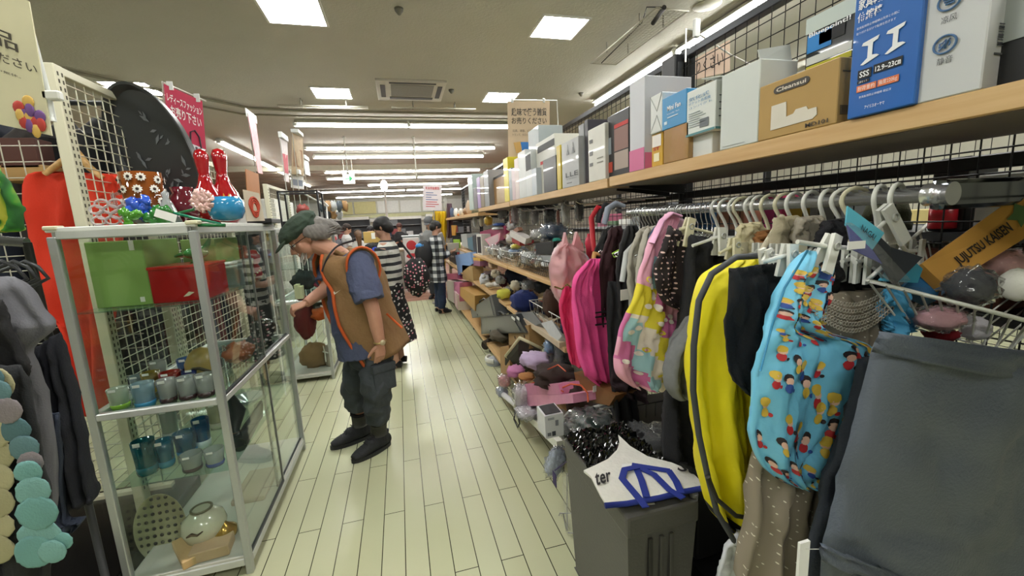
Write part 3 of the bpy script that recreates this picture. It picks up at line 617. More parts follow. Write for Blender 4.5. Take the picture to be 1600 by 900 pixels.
o = tag(mk('red_cloth_wrap', MB().box((-1.0, 2.62, 1.236), (-.84, 2.68, 1.44), bev=.01), M('#a8301c', .6)), 'red printed cloth panel standing behind the canisters', 'cloth')
o = tag(mk('silver_ornament', MB().ball((-.86, 2.6, .87), (.05, .06, .05), 16, 0, .4, 8).ball((-.9, 2.66, .85), .035, 12, 0, .4, 3), M('#8c8f90', .25, .5)), 'knobbly silver ornament beside the shiny black vessel', 'ornament')
tag(mk('dark_statuette', MB().tube([(-.82, 2.1, .51), (-.84, 2.14, .58), (-.83, 2.18, .66), (-.85, 2.18, .74)], [.03, .02, .035, .015], 10).tube([(-.82, 2.1, .52), (-.83, 2.4, .53), (-.84, 2.52, .56)], [.035, .03, .01], 10), M('#22282a', .35)), 'dark reclining figurine on the lower shelf behind the sliding door', 'figurine')
tag(mk('clear_dish', MB().lathe([(.03, 0), (.09, .05), (.095, .055), (.085, .05), (0, .01)], (-.95, 2.66, .5), 26), pane_mat('clear_ware3', '#cfd4d4', 1, 1.6, .02, .3)), 'shallow clear glass dish on the lower shelf, far end', 'dish')
tag(mk('cream_lacquer_tray', MB().box((-.98, 2.3, .092), (-.82, 2.6, .12), bev=.008), M('#b8a898', .4)), 'shallow pinkish tray flat on the floor of the showcase', 'tray')
# --- bags in the second showcase
for (c, r, j, col, name, s, cat) in [((-.98, 4.62, .2), (.14, .1, .14), .18, '#8a6c46', 'brown_cloth_bag', 'soft brown cloth bag at the bottom of the second showcase', 'bag'),
   ((-.83, 4.6, .18), (.05, .1, .13), .12, '#a0968a', 'beige_drawstring_bag', 'pale beige drawstring bag beside the brown one', 'bag'),
   ((-1.02, 4.6, .62), (.1, .12, .22), .15, '#6a1018', 'wine_red_scarf', 'wine red cloth hanging inside the second showcase', 'cloth'),
   ((-.86, 4.52, .66), (.075, .06, .06), .3, '#d05a1e', 'orange_net_bag', 'orange crumpled pouch behind the pane, below the man\'s hand', 'pouch'),
   ((-.88, 4.6, .8), (.08, .08, .07), .3, '#2c2624', 'black_fur_pouch', 'black furry pouch above the orange one', 'pouch'),
   ((-1.0, 4.7, 1.0), (.12, .1, .09), .3, '#26282a', 'black_handbag', 'black handbag on the upper shelf of the second showcase', 'bag'),
   ((-.85, 4.66, .95), (.05, .05, .035), .25, '#b03a58', 'pink_purse', 'small pink purse in the second showcase', 'purse')]:
    z0 = .09 if c[2] < .3 else (.835 if c[2] > .79 else .35)
    o = tag(mk(name, MB().ball(c, r, 22, 0, j, len(name)), fabric(col)), s, cat)
    if 'drawstring' in name: mk('drawstring', MB().tube([(-.86, 4.5, .33), (-.85, 4.49, .25), (-.85, 4.49, .16)], .006, 6).tube([(-.87, 4.5, .27), (-.82, 4.49, .25)], .008, 6), M('#eceae4', .6), o)
tag(mk('white_boxed_goods', MB().box((-1.06, 4.5, .835), (-1.02, 4.6, .98), bev=.003).box((-1.02, 4.5, .835), (-.99, 4.6, .96), bev=.003), M('#dcd6b0', .5)), 'pair of pale card boxes joined as a set in the second showcase', 'box')
# clear black-framed display box on the second showcase, and a hooked rack
c0, c1 = W(441, 352, y=4.5), W(500, 297, y=4.5)
t = thing('display_box', 'clear display box with black frame on the second showcase', 'display box', ((c0.x+c1.x)/2, 4.62, 1.545))
x0, x1, z0, z1 = c0.x, c1.x-.03, 1.546, c1.z
mb = MB()
for a in (x0, x1):
    for b in (4.5, 4.76): mb.box((a-.008, b-.008, z0), (a+.008, b+.008, z1))
for z in (z0+.01, z1): mb.box((x0, 4.492, z-.015), (x1, 4.508, z)).box((x0, 4.752, z-.015), (x1, 4.768, z)).box((x0-.008, 4.5, z-.015), (x0+.008, 4.76, z)).box((x1-.008, 4.5, z-.015), (x1+.008, 4.76, z))
mk('frame', mb, M('#1c1e20', .4), t)
mk('pane', MB().box((x0, 4.499, z0+.05), (x1, 4.501, z1-.015)), PANE, t); mk('base', MB().box((x0, 4.5, z0), (x1, 4.76, z0+.06)), M('#17191b', .4), t)
tag(mk('red_figure_ornament', MB().ball(((x0+x1)/2, 4.62, z0+.17), (.05, .04, .05), 12, 0, .4, 2).tube([((x0+x1)/2, 4.62, z0+.06), ((x0+x1)/2, 4.62, z0+.15)], .008, 6), M('#9c3a34', .5)), 'small red ornament inside the black framed display box', 'ornament')
c = W(525, 340, y=5.0)
t = thing('bagged_goods_stand', 'wire stand of clear bagged goods on the second showcase, beyond the cap', 'display stand', (c.x, 5.0, 1.545))
mk('stand_frame', MB().tube([W(470, 300, y=4.85), W(510, 322, y=4.95), W(512, 345, y=4.95)], .01, 6).tube([W(500, 310, y=4.9), W(513, 322, y=4.95)], .01, 6), M('#e4e4e0', .4), t)
mb = MB()
for i, col in enumerate(range(9)): mb.ball(W(503+(i % 5)*9, 322+(i//5)*13, y=5.0+.02*i), (.035, .03, .055), 12, i % 3, .35, i)
mk('bagged_contents', mb, [M('#59646c', .25), M('#b08a5c', .3), M('#c9ced0', .2)], t)
# ---------------------------------------------------------------- beige mesh gondola behind the showcases
BEIGE = M('#cfcbb2', .5, 0, .04)
WIRE = M('#d2cfba', .45, .1, .03)
def gondola_panel(x, y0, y1, z0, z1, label, pitch=.075, sect=None, post=.055):
    t = thing('mesh_partition', label, 'mesh partition', (x, (y0+y1)/2, 0))
    for y in (y0, y1):
        o = mk('upright', MB().box((x-.022, y-post/2, 0), (x+.022, y+post/2, z1), bev=.004), BEIGE, t)
        mb = MB(); z = z0
        while z < z1-.04:
            for s in (-1, 1): mb.box((x+.0215, y+s*.012-.004, z), (x+.0228, y+s*.012+.004, z+.016))
            z += .03
        mk('slots', mb, M('#4a4638', .8), o)
    mk('top_rail', MB().box((x-.018, y0, z1-.035), (x+.018, y1, z1), bev=.003), BEIGE, t)
    mb = MB(); y = y0+pitch
    while y < y1-.01: mb.tube([(x, y, z0), (x, y, z1-.03)], .0026, 5, cap=False); y += pitch
    z = z0
    while z < z1-.03: mb.tube([(x+.003, y0, z), (x+.003, y1, z)], .0026, 5, cap=False); z += pitch*.85
    mk('wire_mesh', mb, WIRE, t); return t
gondola_panel(-1.33, 2.27, 2.8, .3, 2.235, 'beige slotted post and wire mesh partition behind the near showcase', .058)
gondola_panel(-1.33, 2.86, 3.9, .3, 2.05, 'beige mesh partition behind the black oval tray', .06)
gondola_panel(-1.33, 5.05, 5.9, .3, 2.02, 'beige mesh partition behind the clear display box', .06)
# cross mesh facing the aisle mouth
t = thing('wire_mesh_panel', 'white wire mesh panel behind the clothes at the left edge', 'mesh panel', (-2.1, 2.62, 0)); mb = MB()
for i in range(22): x = -3.0+i*.075; mb.tube([(x, 2.62, .1), (x, 2.62, 2.0)], .0028, 5, cap=False)
for i in range(26): z = .1+i*.075; mb.tube([(-3.0, 2.623, z), (-1.38, 2.623, z)], .0028, 5, cap=False)
mk('wires', mb, M('#b9b6a6', .5), t); mk('foot_bar', MB().box((-3.0, 2.6, .08), (-1.38, 2.64, .12)).box((-2.9, 2.6, 0), (-2.86, 2.64, .1)).box((-1.5, 2.6, 0), (-1.46, 2.64, .1)), BEIGE, t)
# dark stock wall beyond the mesh: garments and boots
rnd = random.Random(11)
cols = ['#17181a', '#1d1f24', '#2a2422', '#15171b', '#24262a', '#3a2018', '#101114', '#1c2230', '#2e2a28', '#131416']
RAILZ = 2.3
t = thing('garment_rail', 'black garment rail behind the white mesh at the left', 'rail', (-2.2, 3.1, 0))
mk('rail_bar', MB().tube([(-3.4, 3.1, RAILZ), (-1.5, 3.1, RAILZ)], .015, 8), M('#55585a', .3, .8), t)
for x in (-3.35, -1.55): mk('leg', MB().box((x-.02, 3.08, 0), (x+.02, 3.12, RAILZ)), M('#222426', .5), t)
for i in range(12):
    x = -3.2+i*.155; col = cols[i % 10]; mb = MB(); w_ = .2+rnd.random()*.04; h_ = 1.2+rnd.random()*.5
    for s in (0,):
        prof = [(0, .02, .03), (.06, .6, .05), (.1, 1, .07), (.5, .95, .085), (1, 1.05, .10)]
        rings = []
        for (f, a, d) in prof:
            rings.append([Vector((x+math.cos(b)*d*.8, 3.1+math.sin(b)*w_*a, RAILZ-.08-h_*f)) for b in [2*PI*j/12 for j in range(12)]])
        for k_ in range(4): mb.add(rings[k_]+rings[k_+1], [(j, 12+j, 12+(j+1) % 12, (j+1) % 12) for j in range(12)], 0, True)
    o = mk('dark_garment', mb, fabric(col)); tag(o, ['black', 'charcoal', 'brown black', 'jet black', 'slate', 'rust brown', 'inky', 'navy', 'taupe black', 'soft black'][i % 10]+' garment hanging behind the white mesh, '+('nearest the beige post' if i == 11 else 'place %s from the left edge' % ['one', 'two', 'three', 'four', 'five', 'six', 'seven', 'eight', 'nine', 'ten', 'eleven'][i]), 'garment', 'dark garments behind the mesh')
    mk('hanger_hook', MB().tube([(x, 3.1, RAILZ-.09), (x, 3.1, RAILZ-.03), (x, 3.12, RAILZ), (x, 3.1, RAILZ+.02), (x, 3.08, RAILZ+.01)], .0025, 5), M('#b8b8b8', .3, .8), o)
o, _, _ = paper_box('brown_leather_boots', (-10, 215, 62, 262), 2.75, .12, M('#4a2418', .5), 'rust brown leather goods behind the mesh under the paper sign', 'leather goods')
o, _, _ = paper_box('kraft_box', (-10, 258, 74, 282), 2.75, .2, M('#a5834f', .7), 'flat tan cardboard box behind the mesh under the leather goods', 'box')
# red dress
o = tag(mk('red_dress', sheet([(95, 268, 182, 272), (42, 274, 196, 290), (36, 320, 196, 340), (45, 380, 190, 400), (56, 440, 186, 450), (64, 492, 178, 520), (95, 505, 172, 560), (118, 600, 168, 640), (135, 648, 166, 652)], 2.5, .07, nf=3, amp=.022, seed=3), fabric('#d03418', .08)), 'bright orange red dress on a wooden hanger behind the post', 'dress')
t = thing('wooden_hanger', 'light wooden hanger carrying the red dress', 'hanger', W(120, 240, y=2.46))
mk('shoulder_bar', MB().tube([W(70, 272, y=2.46), W(98, 252, y=2.46), W(122, 240, y=2.46), W(140, 262, y=2.46), W(160, 278, y=2.46)], [.012, .016, .02, .016, .012], 8), wood_mat('hanger_wood', '#b98f55', '#cfa76a'), t)
mk('hook', MB().tube([W(121, 240, y=2.46), W(119, 224, y=2.46), W(108, 214, y=2.46), W(114, 203, y=2.46), W(126, 202, y=2.46), W(134, 210, y=2.46)], .004, 6), M('#c4c4c4', .25, .9), t)
# green leaf-print fabric at the left edge
def leafmat():
    m, nt, b = _new('leaf_print'); L = nt.links; tc = N(nt, 'ShaderNodeTexCoord'); wv = N(nt, 'ShaderNodeTexWave'); wv.inputs['Scale'].default_value = 5; wv.inputs['Distortion'].default_value = 7; wv.inputs['Detail'].default_value = 3
    L.new(tc.outputs['Object'], wv.inputs['Vector']); r = ramp(nt, [(0, '#1f5a24'), (.35, '#3c8a2c'), (.6, '#8fae2c'), (.9, '#c9c84a')], False); L.new(wv.outputs['Fac'], r.inputs[0]); L.new(r.outputs[0], b.inputs['Base Color']); b.inputs['Roughness'].default_value = .8
    return m
tag(mk('leaf_print_cloth', sheet([(-60, 245, -4, 262), (-60, 275, 14, 285), (-60, 310, 34, 320), (-60, 345, 36, 352), (-60, 368, 30, 362)], 1.6, .05, nf=2, seed=5), leafmat()), 'green and yellow leaf printed cloth at the left edge', 'cloth')
# chrome rail and grey clothes in front
t = thing('clothes_rail', 'chrome clothes rail end at the left edge', 'rail', W(-40, 376, y=1.75))
mk('rail_bar', MB().tube([W(-160, 366, y=1.75), W(42, 379, y=1.75)], .016, 12), M('#8d9094', .2, .9), t); a = W(42, 379, y=1.75)
mk('bracket', MB().tube([a, (a.x, a.y, .1)], .012, 8), M('#303234', .4), t)
for k_, (px, s) in enumerate([(4, 'leftmost'), (22, 'in the middle'), (40, 'nearest the red dress')]):
    q = W(px, 413, y=1.62+.04*k_); tag(mk('wire_hanger', MB().tube([q+Vector((-.16, 0, -.05)), q+Vector((-.02, 0, 0)), q+Vector((0, 0, .01)), q+Vector((.03, 0, -.01)), q+Vector((.05, 0, -.05)), q+Vector((0, 0, -.075)), q+Vector((-.16, 0, -.08))], .006, 6), M('#45474a', .35, .4)), 'dark glossy hanger at the left edge, '+s, 'hanger', 'dark hangers at the left edge')
tag(mk('grey_tshirt', sheet([(-80, 428, 18, 434), (-80, 455, 40, 452), (-80, 490, 66, 492), (-80, 520, 80, 514), (-80, 540, 44, 550), (-80, 570, 52, 580), (-80, 620, 66, 630), (-80, 680, 78, 700), (-80, 780, 84, 790), (-80, 830, 80, 830)], 1.5, .09, nf=3, amp=.02, seed=2), fabric('#6a6a70')), 'grey short sleeved tee hanging at the left edge', 't-shirt')
tag(mk('black_shirt', sheet([(-80, 460, 4, 470), (-80, 520, 24, 520), (-80, 570, 50, 578), (-80, 600, 26, 602)], 1.42, .05, nf=2, seed=9), fabric('#131315')), 'black shirt hanging in front of the grey tee', 'shirt')
tag(mk('navy_trousers', sheet([(52, 545, 92, 520), (70, 600, 108, 600), (76, 680, 124, 680), (84, 760, 138, 760), (92, 800, 146, 785)], 1.66, .08, nf=3, amp=.02, seed=12), fabric('#181a24')), 'dark navy trousers hanging behind the grey tee', 'trousers')
o = tag(mk('black_scallop_skirt', sheet([(-90, 560, 30, 575), (-90, 640, 56, 650), (-90, 720, 66, 730), (-90, 800, 84, 800), (-90, 880, 80, 870), (-90, 960, 70, 950)], 1.36, .06, nf=3, amp=.014, seed=7), fabric('#1d1f22')), 'black skirt trimmed with cream and teal scallops at the lower left', 'skirt')
def scallops(pts, r, y, mats, name):
    mb = MB()
    for i, (px, py, rr) in enumerate(pts):
        c = W(px, py, y=y-.004*(i % 3)); k = mpp(px, py, y); mb.ball(c, (rr*k*.8, .005, rr*k*.85), 20, i % len(mats), .08, i)
    return mk(name, mb, mats, o)
scallops([(-8, 600+37*i, 30) for i in range(8)], 0, 1.31, [fabric('#b0aa86'), fabric('#a5a07c')], 'cream_scallops')
scallops([(-14, 590, 20), (-4, 612, 22), (10, 642, 24), (24, 672, 24), (38, 700, 24), (48, 722, 20)], 0, 1.30, [fabric('#4f7076'), fabric('#5f8086'), fabric('#847c80')], 'grey_scallops')
scallops([(44, 738, 22), (52, 768, 28), (58, 802, 32), (62, 838, 34), (54, 862, 32), (82, 862, 22), (96, 846, 18)], 0, 1.28, [fabric('#6fa09c'), fabric('#7aa8a4')], 'teal_scallops')
tag(mk('dark_striped_scarf', sheet([(60, 640, 92, 650), (62, 720, 96, 720), (66, 800, 98, 810), (84, 825, 128, 815), (104, 836, 112, 834)], 1.6, .04, nf=2, seed=4), fabric('#2b3344')), 'slate scarf end hanging down to the dark plinth at the lower left', 'scarf')
tag(mk('dark_print_cloth', sheet([(84, 690, 120, 680), (88, 740, 132, 740), (92, 790, 140, 785)], 1.75, .05, nf=3, seed=8), dots_mat('navy_teal_print', '#111a20', '#2c5a5a', 14, .3, .8, 1.)), 'dark cloth with teal print hanging beside the navy trousers', 'cloth')
# black plinth
t = thing('display_plinth', 'black shiny plinth with grey edge strip under the hanging clothes', 'plinth', (-2.1, 2.0, 0))
mk('plinth_body', MB().box((-3.2, 1.55, 0), (-1.28, 2.7, .1), bev=.004), M('#0b0b0c', .25), t)
mk('edge_strip', MB().box((-3.2, 1.54, .075), (-1.27, 1.55, .1)), M('#4c4c4a', .4), t)
# ---------------------------------------------------------------- paper signs on the left
def poster(name, corners, y, mat, label, cat='sign', th=.004, xs=None):
    """flat board: corners TL, TR, BR, BL in the photo, on plane y (or with own y each)"""
    P = [W(c[0], c[1], y=(c[2] if len(c) > 2 else y)) for c in corners]; n = (P[1]-P[0]).cross(P[3]-P[0]).normalized()
    if n.y < 0: n = -n
    t = thing(name, label, cat, (P[2]+P[3])/2); mk('board', MB().prism(P, n*th), mat, t); r = (P[1]-P[0]).normalized(); u = (P[0]-P[3]).normalized(); return t, P, r, u, -n
def on(P, a, b, off=.002, n=None):
    q = P[0].lerp(P[1], a).lerp(P[3].lerp(P[2], a), b); return q+(n*off if n is not None else Vector())
def fit(t, P, n, a0, b0, a1, b1, txt, col, name='printed_text', bold=0.):
    mb = text_mb(txt, 1., (0, 0, 0), (1, 0, 0), (0, 1, 0), 0, bold=bold); xs = [v.x for v in mb.v]; ys = [v.y for v in mb.v]
    X0, X1, Y0, Y1 = min(xs), max(xs), min(ys), max(ys); out = MB()
    out.add([on(P, a0+(a1-a0)*(v.x-X0)/(X1-X0), b1+(b0-b1)*(v.y-Y0)/(Y1-Y0), .0025, n) for v in mb.v], mb.f)
    return mk(name, out, M(col, .6, var=0), t)
def patch(t, P, n, a0, b0, a1, b1, col, name='printed_block', rough=.6):
    return mk(name, MB().prism([on(P, a0, b0, .0015, n), on(P, a1, b0, .0015, n), on(P, a1, b1, .0015, n), on(P, a0, b1, .0015, n)], n*.0006), M(col, rough, var=0), t)
t, P, r, u, n = poster('paper_sign', [(-140, -90), (45, 2), (81, 212), (-90, 175)], 1.55, M('#d9d3b2', .6), 'large cream paper sign hanging at the top left corner')
fit(t, P, n, .56, .31, .82, .43, '品', '#4a4438', bold=.01); fit(t, P, n, .5, .475, .97, .545, 'ください', '#4a4438', bold=.006)
fit(t, P, n, .5, .60, .8, .62, '年中無休。', '#5a5448')
mb = MB()
for i, (a, b, c) in enumerate([(.76, .84, 0), (.86, .78, 1), (.95, .87, 2), (.83, .9, 1), (.89, .93, 0), (.78, .88, 2)]):
    q = on(P, a-.03, b, .003, n); mb.ball(q, (.014, .002, .018), 10, c % 3); mb.ball(q+Vector((.0, -.001, -.022)), (.011, .002, .02), 8, (c+1) % 3)
mk('printed_flowers', mb, [M('#b83a30', .6), M('#d8b05a', .6), M('#6f4a8a', .6)], t)
a, b = W(36, 0, y=1.56), W(76, 150, y=1.56)
t = thing('sign_stand', 'white tube stand holding the cream paper sign', 'sign stand', b)
mk('pole', MB().tube([W(34, -6, y=1.56), a, b, W(84, 190, y=1.56)], .007, 8), M('#c9ccc6', .4), t); mk('clamp', MB().box(b+Vector((-.012, -.01, -.012)), b+Vector((.03, .012, .014)), bev=.004), M('#dcdcd6', .4), t)
t, P, r, u, n = poster('pink_sign', [(256, 131, 3.1), (316, 158, 3.25), (325, 269, 3.25), (268, 246, 3.1)], 3.1, M('#c22c50', .5), 'pink red ladies fashion sign clipped above the oval tray')
fit(t, P, n, .04, .1, .96, .22, 'レディースファッション', '#f6f0f0', bold=.02); fit(t, P, n, .1, .25, .92, .4, 'お売り下さい', '#f6f0f0', bold=.02)
o = patch(t, P, n, .42, .68, .98, .96, '#d8d6dc', 'bag_picture'); mb = MB()
for i in range(5):
    for j in range(4): mb.ball(on(P, .47+i*.115, .72+j*.065, .004, n), (.009, .002, .009), 8)
mk('bag_dots', mb, M('#60606c', .6), t); mk('bag_handle', MB().tube([on(P, .55, .69, .004, n), on(P, .58, .52, .004, n), on(P, .7, .47, .004, n), on(P, .82, .54, .004, n), on(P, .85, .69, .004, n)], .005, 6), M('#3a2a34', .6), t)
for s in (.15, .85): mk('clip', MB().box(on(P, s, 0, -.004, n)-Vector((.012, 0, .02)), on(P, s, 0, .006, n)+Vector((.012, 0, .03)), bev=.003), M('#dfe2e0', .3), t)
mk('stand_rod', MB().tube([W(253, 128, y=3.12), W(322, 158, y=3.28)], .005, 6).tube([W(254, 128, y=3.12), W(262, 250, y=3.12), W(264, 330, y=3.12)], .006, 6), M('#dcdcd4', .4), t)
t, P, r, u, n = poster('picture_panel', [(384, 264, 2.78), (404, 272, 2.95), (410, 345, 2.95), (390, 348, 2.78)], 2.78, M('#c98a5c', .5), 'small tan picture panel standing above the printed cloth')
t, P, r, u, n = poster('printed_cloth_panel', [(380, 296, 2.6), (405, 302, 2.73), (414, 345, 2.73), (386, 346, 2.6)], 2.6, M('#c8bda8', .6), 'beige panel with a red coiled print on the showcase top')
mb = MB()
for i in range(3): mb.tube([on(P, .5+.28*math.cos(a)*(1-.2*i), .45+.25*math.sin(a)+.08*i, .004, n) for a in [2*PI*j/12 for j in range(12)]], .006, 6, True)
mk('coiled_print', mb, M('#b8442c', .6), t)
tag(mk('black_tray', MB().box(W(386, 350, y=2.75), W(424, 341, y=2.75)+Vector((0, .2, 0)), bev=.004), M('#26282a', .4)), 'low black tray at the right end of the showcase top', 'tray')
tag(mk('white_cabinet_block', MB().box((-2.3, 6.2, .0), (-1.55, 7.2, 1.95), bev=.01), M('#d8d8d2', .5)), 'white cabinet with vent slots beyond the red skittle vases', 'cabinet')
for k_, (c4, y, col, s) in enumerate([([(387, 182), (399, 190), (410, 272), (403, 270)], 4.1, '#d89aa0', 'narrow pink and white hanging sign seen nearly edge on'),
      ([(437, 215), (449, 220), (452, 285), (445, 283)], 5.2, '#d8d0d0', 'narrow white and red hanging sign left of the brown picture sign'),
      ([(456, 207), (473, 215), (475, 275), (456, 272)], 5.6, '#b9a486', 'brown picture sign hanging behind the pink and white ones'),
      ([(474, 248), (482, 252), (485, 275), (477, 272)], 6.4, '#dfe2e2', 'small white sign hanging furthest along the left'),
      ([(455, 272), (474, 275), (475, 296), (455, 293)], 5.7, '#e4e4e2', 'white price sign hanging under the brown picture sign')]):
    P0 = c4; t, P, r, u, n = poster('hanging_sign', [(P0[0][0], P0[0][1], y), (P0[1][0], P0[1][1], y+.25), (P0[2][0], P0[2][1], y+.25), (P0[3][0], P0[3][1], y)], y, M(col, .6, 0, .3, 25), s)
    patch(t, P, n, .1, .35, .9, .8, ['#c0404c', '#b83044', '#8f6c50', '#b8c4cc', '#8890a0'][k_], 'printed_picture')
    mk('clip', MB().box(P[0]-Vector((.01, .01, .0)), P[1]+Vector((.01, .01, .05)), bev=.004), M('#dfe2e0', .3), t)
    mk('stand_rod', MB().tube([P[0]+Vector((0, .01, .03)), (P[0].x-.02, P[0].y+.02, .0)], .005, 6), M('#dcdcd4', .4), t)
# ---------------------------------------------------------------- right side: mesh gondola and shelf boards
BLK = M('#15161a', .45, .2)
GX = 1.4
def gondola(label, x, y0, y1, z0, z1, posts, sgn=1, pitch=.0575):
    t = thing('mesh_gondola', label, 'shelving', (x, (y0+y1)/2, 0))
    for y in posts:
        mk('upright', MB().box((x+.01*sgn, y-.02, 0), (x+.07*sgn, y+.02, z1+.05), bev=.004), BLK, t)
    mk('top_rail', MB().box((x+.0*sgn, y0, z1), (x+.045*sgn, y1, z1+.035), bev=.004), M('#3a3d42', .35, .4), t)
    mk('mid_rail', MB().box((x+.015*sgn, y0, 1.57), (x+.05*sgn, y1, 1.605), bev=.003).box((x+.015*sgn, y0, .95), (x+.05*sgn, y1, .985), bev=.003), BLK, t)
    mb = MB(); y = y0+pitch*.5
    while y < y1: mb.tube([(x, y, z0), (x, y, z1)], .0022, 4, cap=False); y += pitch
    z = z0
    while z < z1: mb.tube([(x-.003*sgn, y0, z), (x-.003*sgn, y1, z)], .0022, 4, cap=False); z += pitch
    mk('wire_mesh', mb, M('#1a1b1e', .4, .3), t)
    return t
gondola('black wire mesh gondola running down the right of the aisle', GX, -.4, 9.4, .12, 2.235, [-.3, 1.87, 3.75, 5.6, 7.45, 9.35])
BOARD = wood_mat('beech_board', '#c39c68', '#d2b07e')
EDGE = M('#cda874', .5, 0, .08, 5)
def board(y0, y1, z, xf, label, xb=1.385, th=.045, mat=None, brk=True):
    t = thing('shelf_board', label, 'shelf', ((xf+xb)/2, (y0+y1)/2, z-th))
    mk('panel', MB().box((xf, y0, z-th), (xb, y1, z), bev=.002), mat or BOARD, t)
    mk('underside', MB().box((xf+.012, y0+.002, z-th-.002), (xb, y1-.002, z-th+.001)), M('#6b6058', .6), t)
    if brk:
        for y in (y0+.05, y1-.05): mk('bracket', MB().prism([(xb, y-.004, z-th-.003), (xf+.08, y-.004, z-th-.003), (xf+.08, y-.004, z-th-.012), (xb, y-.004, z-th-.05)], (0, .008, 0)), BLK, t)
    return t
ZT = 1.687
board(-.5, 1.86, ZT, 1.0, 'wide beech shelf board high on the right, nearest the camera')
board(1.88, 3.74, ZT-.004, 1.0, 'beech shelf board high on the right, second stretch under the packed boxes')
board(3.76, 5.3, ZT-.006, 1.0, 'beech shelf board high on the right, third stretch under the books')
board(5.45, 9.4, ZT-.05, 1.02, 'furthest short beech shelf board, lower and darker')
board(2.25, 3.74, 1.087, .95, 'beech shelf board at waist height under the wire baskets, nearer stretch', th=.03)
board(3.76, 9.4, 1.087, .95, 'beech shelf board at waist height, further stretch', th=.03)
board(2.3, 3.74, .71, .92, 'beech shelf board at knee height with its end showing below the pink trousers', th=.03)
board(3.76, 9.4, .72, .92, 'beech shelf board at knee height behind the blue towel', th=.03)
t = board(1.95, 4.5, .13, .86, 'low beech base shelf next to the floor, nearer stretch', th=.035, brk=False)
mk('kick_plate', MB().box((.95, 2.0, 0), (.98, 4.4, .095)), BLK, t)
t = board(4.52, 9.4, .13, .86, 'low beech base shelf next to the floor, further stretch', th=.035, brk=False)
for y in (4.6, 5.7, 7.1): mk('foot', MB().box((.9, y, 0), (.94, y+.04, .095)), BLK, t)
# ---- boxes on the top board
def carton(name, pxL, pxR, pyT, Xf, depth, mat, label, cat='box', zb=ZT, pyref=None, side=None, th=0, y0=None, y1=None):
    """a carton on the board: its aisle face spans picture columns pxL..pxR, pyT is its top at the right-hand edge"""
    pyb = 354-(ZT-1.5)*0  # column read near the foot of the box
    def yy(px, z): # distance at which column px is met on plane x=Xf, height z
        lo, hi = .2, 12.
        for _ in range(40):
            m_ = (lo+hi)/2; d = Vector((Xf, m_, z-EYE)); c = 800+F*d.dot(RT)/d.dot(FW)
            if c > px: lo = m_
            else: hi = m_
        return (lo+hi)/2
    ya = yy(pxL, zb) if y1 is None else y1; yb = yy(pxR, zb) if y0 is None else y0
    lo, hi = zb, 3.2
    for _ in range(40):
        m_ = (lo+hi)/2; d = Vector((Xf, yb, m_-EYE)); r_ = 450-F*d.dot(UPV)/d.dot(FW)
        if r_ > pyT: lo = m_
        else: hi = m_
    zt_ = (lo+hi)/2
    t = thing(name, label, cat, (Xf+depth/2, (ya+yb)/2, zb))
    mk('carton_body', MB().box((Xf, yb, zb+.0005), (Xf+depth, ya-.001, zt_), bev=.002), mat, t)
    P = [Vector((Xf, ya, zt_)), Vector((Xf, yb, zt_)), Vector((Xf, yb, zb)), Vector((Xf, ya, zb))]
    Q = [Vector((Xf, yb, zt_)), Vector((Xf+depth, yb, zt_)), Vector((Xf+depth, yb, zb)), Vector((Xf, yb, zb))]
    return t, P, Vector((-1, 0, 0)), Q, Vector((0, -1, 0)), zt_
CARD = '#b08f56'
t, P, n, Q, m_, z = carton('black_carton', 1532, 1750, -200, 1.04, .25, M('#17181b', .4), 'black carton with a grey window at the top right corner', y0=.32, y1=.56)
patch(t, P, n, .1, .15, .7, .6, '#9aa09e', 'window')
t, P, n, Q, m_, z = carton('fan_carton', 1428, 1532, -75, 1.0, .1, M('#c9cbcd', .35, 0, .05, 8, coat=.4), 'tall white shrink wrapped carton with round fan and speaker symbols')
for b, s in ((.22, 0), (.56, 1)):
    c = [on(P, .42+.17*math.cos(a), b+.07*math.sin(a), .003, n) for a in [2*PI*i/24 for i in range(24)]]
    mk('round_symbol', MB().tube(c, .0018, 6, True), M('#4b6f9c', .5), t)
    if s == 0:
        mb = MB()
        for i in range(3): mb.tube([on(P, .33+.02*i, b-.02+.02*i, .003, n), on(P, .5, b-.02+.02*i, .003, n)], .0018, 5)
    else: mb = MB().tube([on(P, .34, b-.015, .003, n), on(P, .38, b-.015, .003, n), on(P, .43, b-.035, .003, n), on(P, .43, b+.035, .003, n), on(P, .38, b+.015, .003, n), on(P, .34, b+.015, .003, n)], .0016, 5, True).tube([on(P, .48, b-.02, .003, n), on(P, .5, b, .003, n), on(P, .48, b+.02, .003, n)], .0014, 5).tube([on(P, .33, b+.04, .003, n), on(P, .5, b-.04, .003, n)], .0016, 5)
    mk('symbol_drawing', mb, M('#4b6f9c', .5), t)
fit(t, P, n, .32, .33, .56, .39, '凉风', '#55585c'); fit(t, P, n, .32, .66, .56, .72, '静音', '#55585c')
for i in range(9): patch(t, Q, m_, .25, .5+.02*i, .6, .5+.02*i+[.006, .012, .008][i % 3], '#3a3d44', 'barcode_line')
patch(t, Q, m_, .2, .72, .7, .735, '#55585c')
t, P, n, Q, m_, z = carton('blue_carton', 1322, 1428, -150, .99, .05, M('#1a62b4', .35, 0, .06, 10, coat=.4), 'tall blue carton with white beam pictures and SSS size mark')
fit(t, P, n, .08, .30, .75, .365, '家具転倒防止', '#e8ecf0', bold=.02); fit(t, P, n, .08, .38, .45, .435, '伸縮棒', '#e8ecf0', bold=.02)
fit(t, P, n, .08, .46, .7, .475, '家具転倒防止伸縮棒は天井との間に', '#dfe6ee'); fit(t, P, n, .08, .49, .66, .505, '取り付けるだけで転倒を防ぎます', '#dfe6ee')
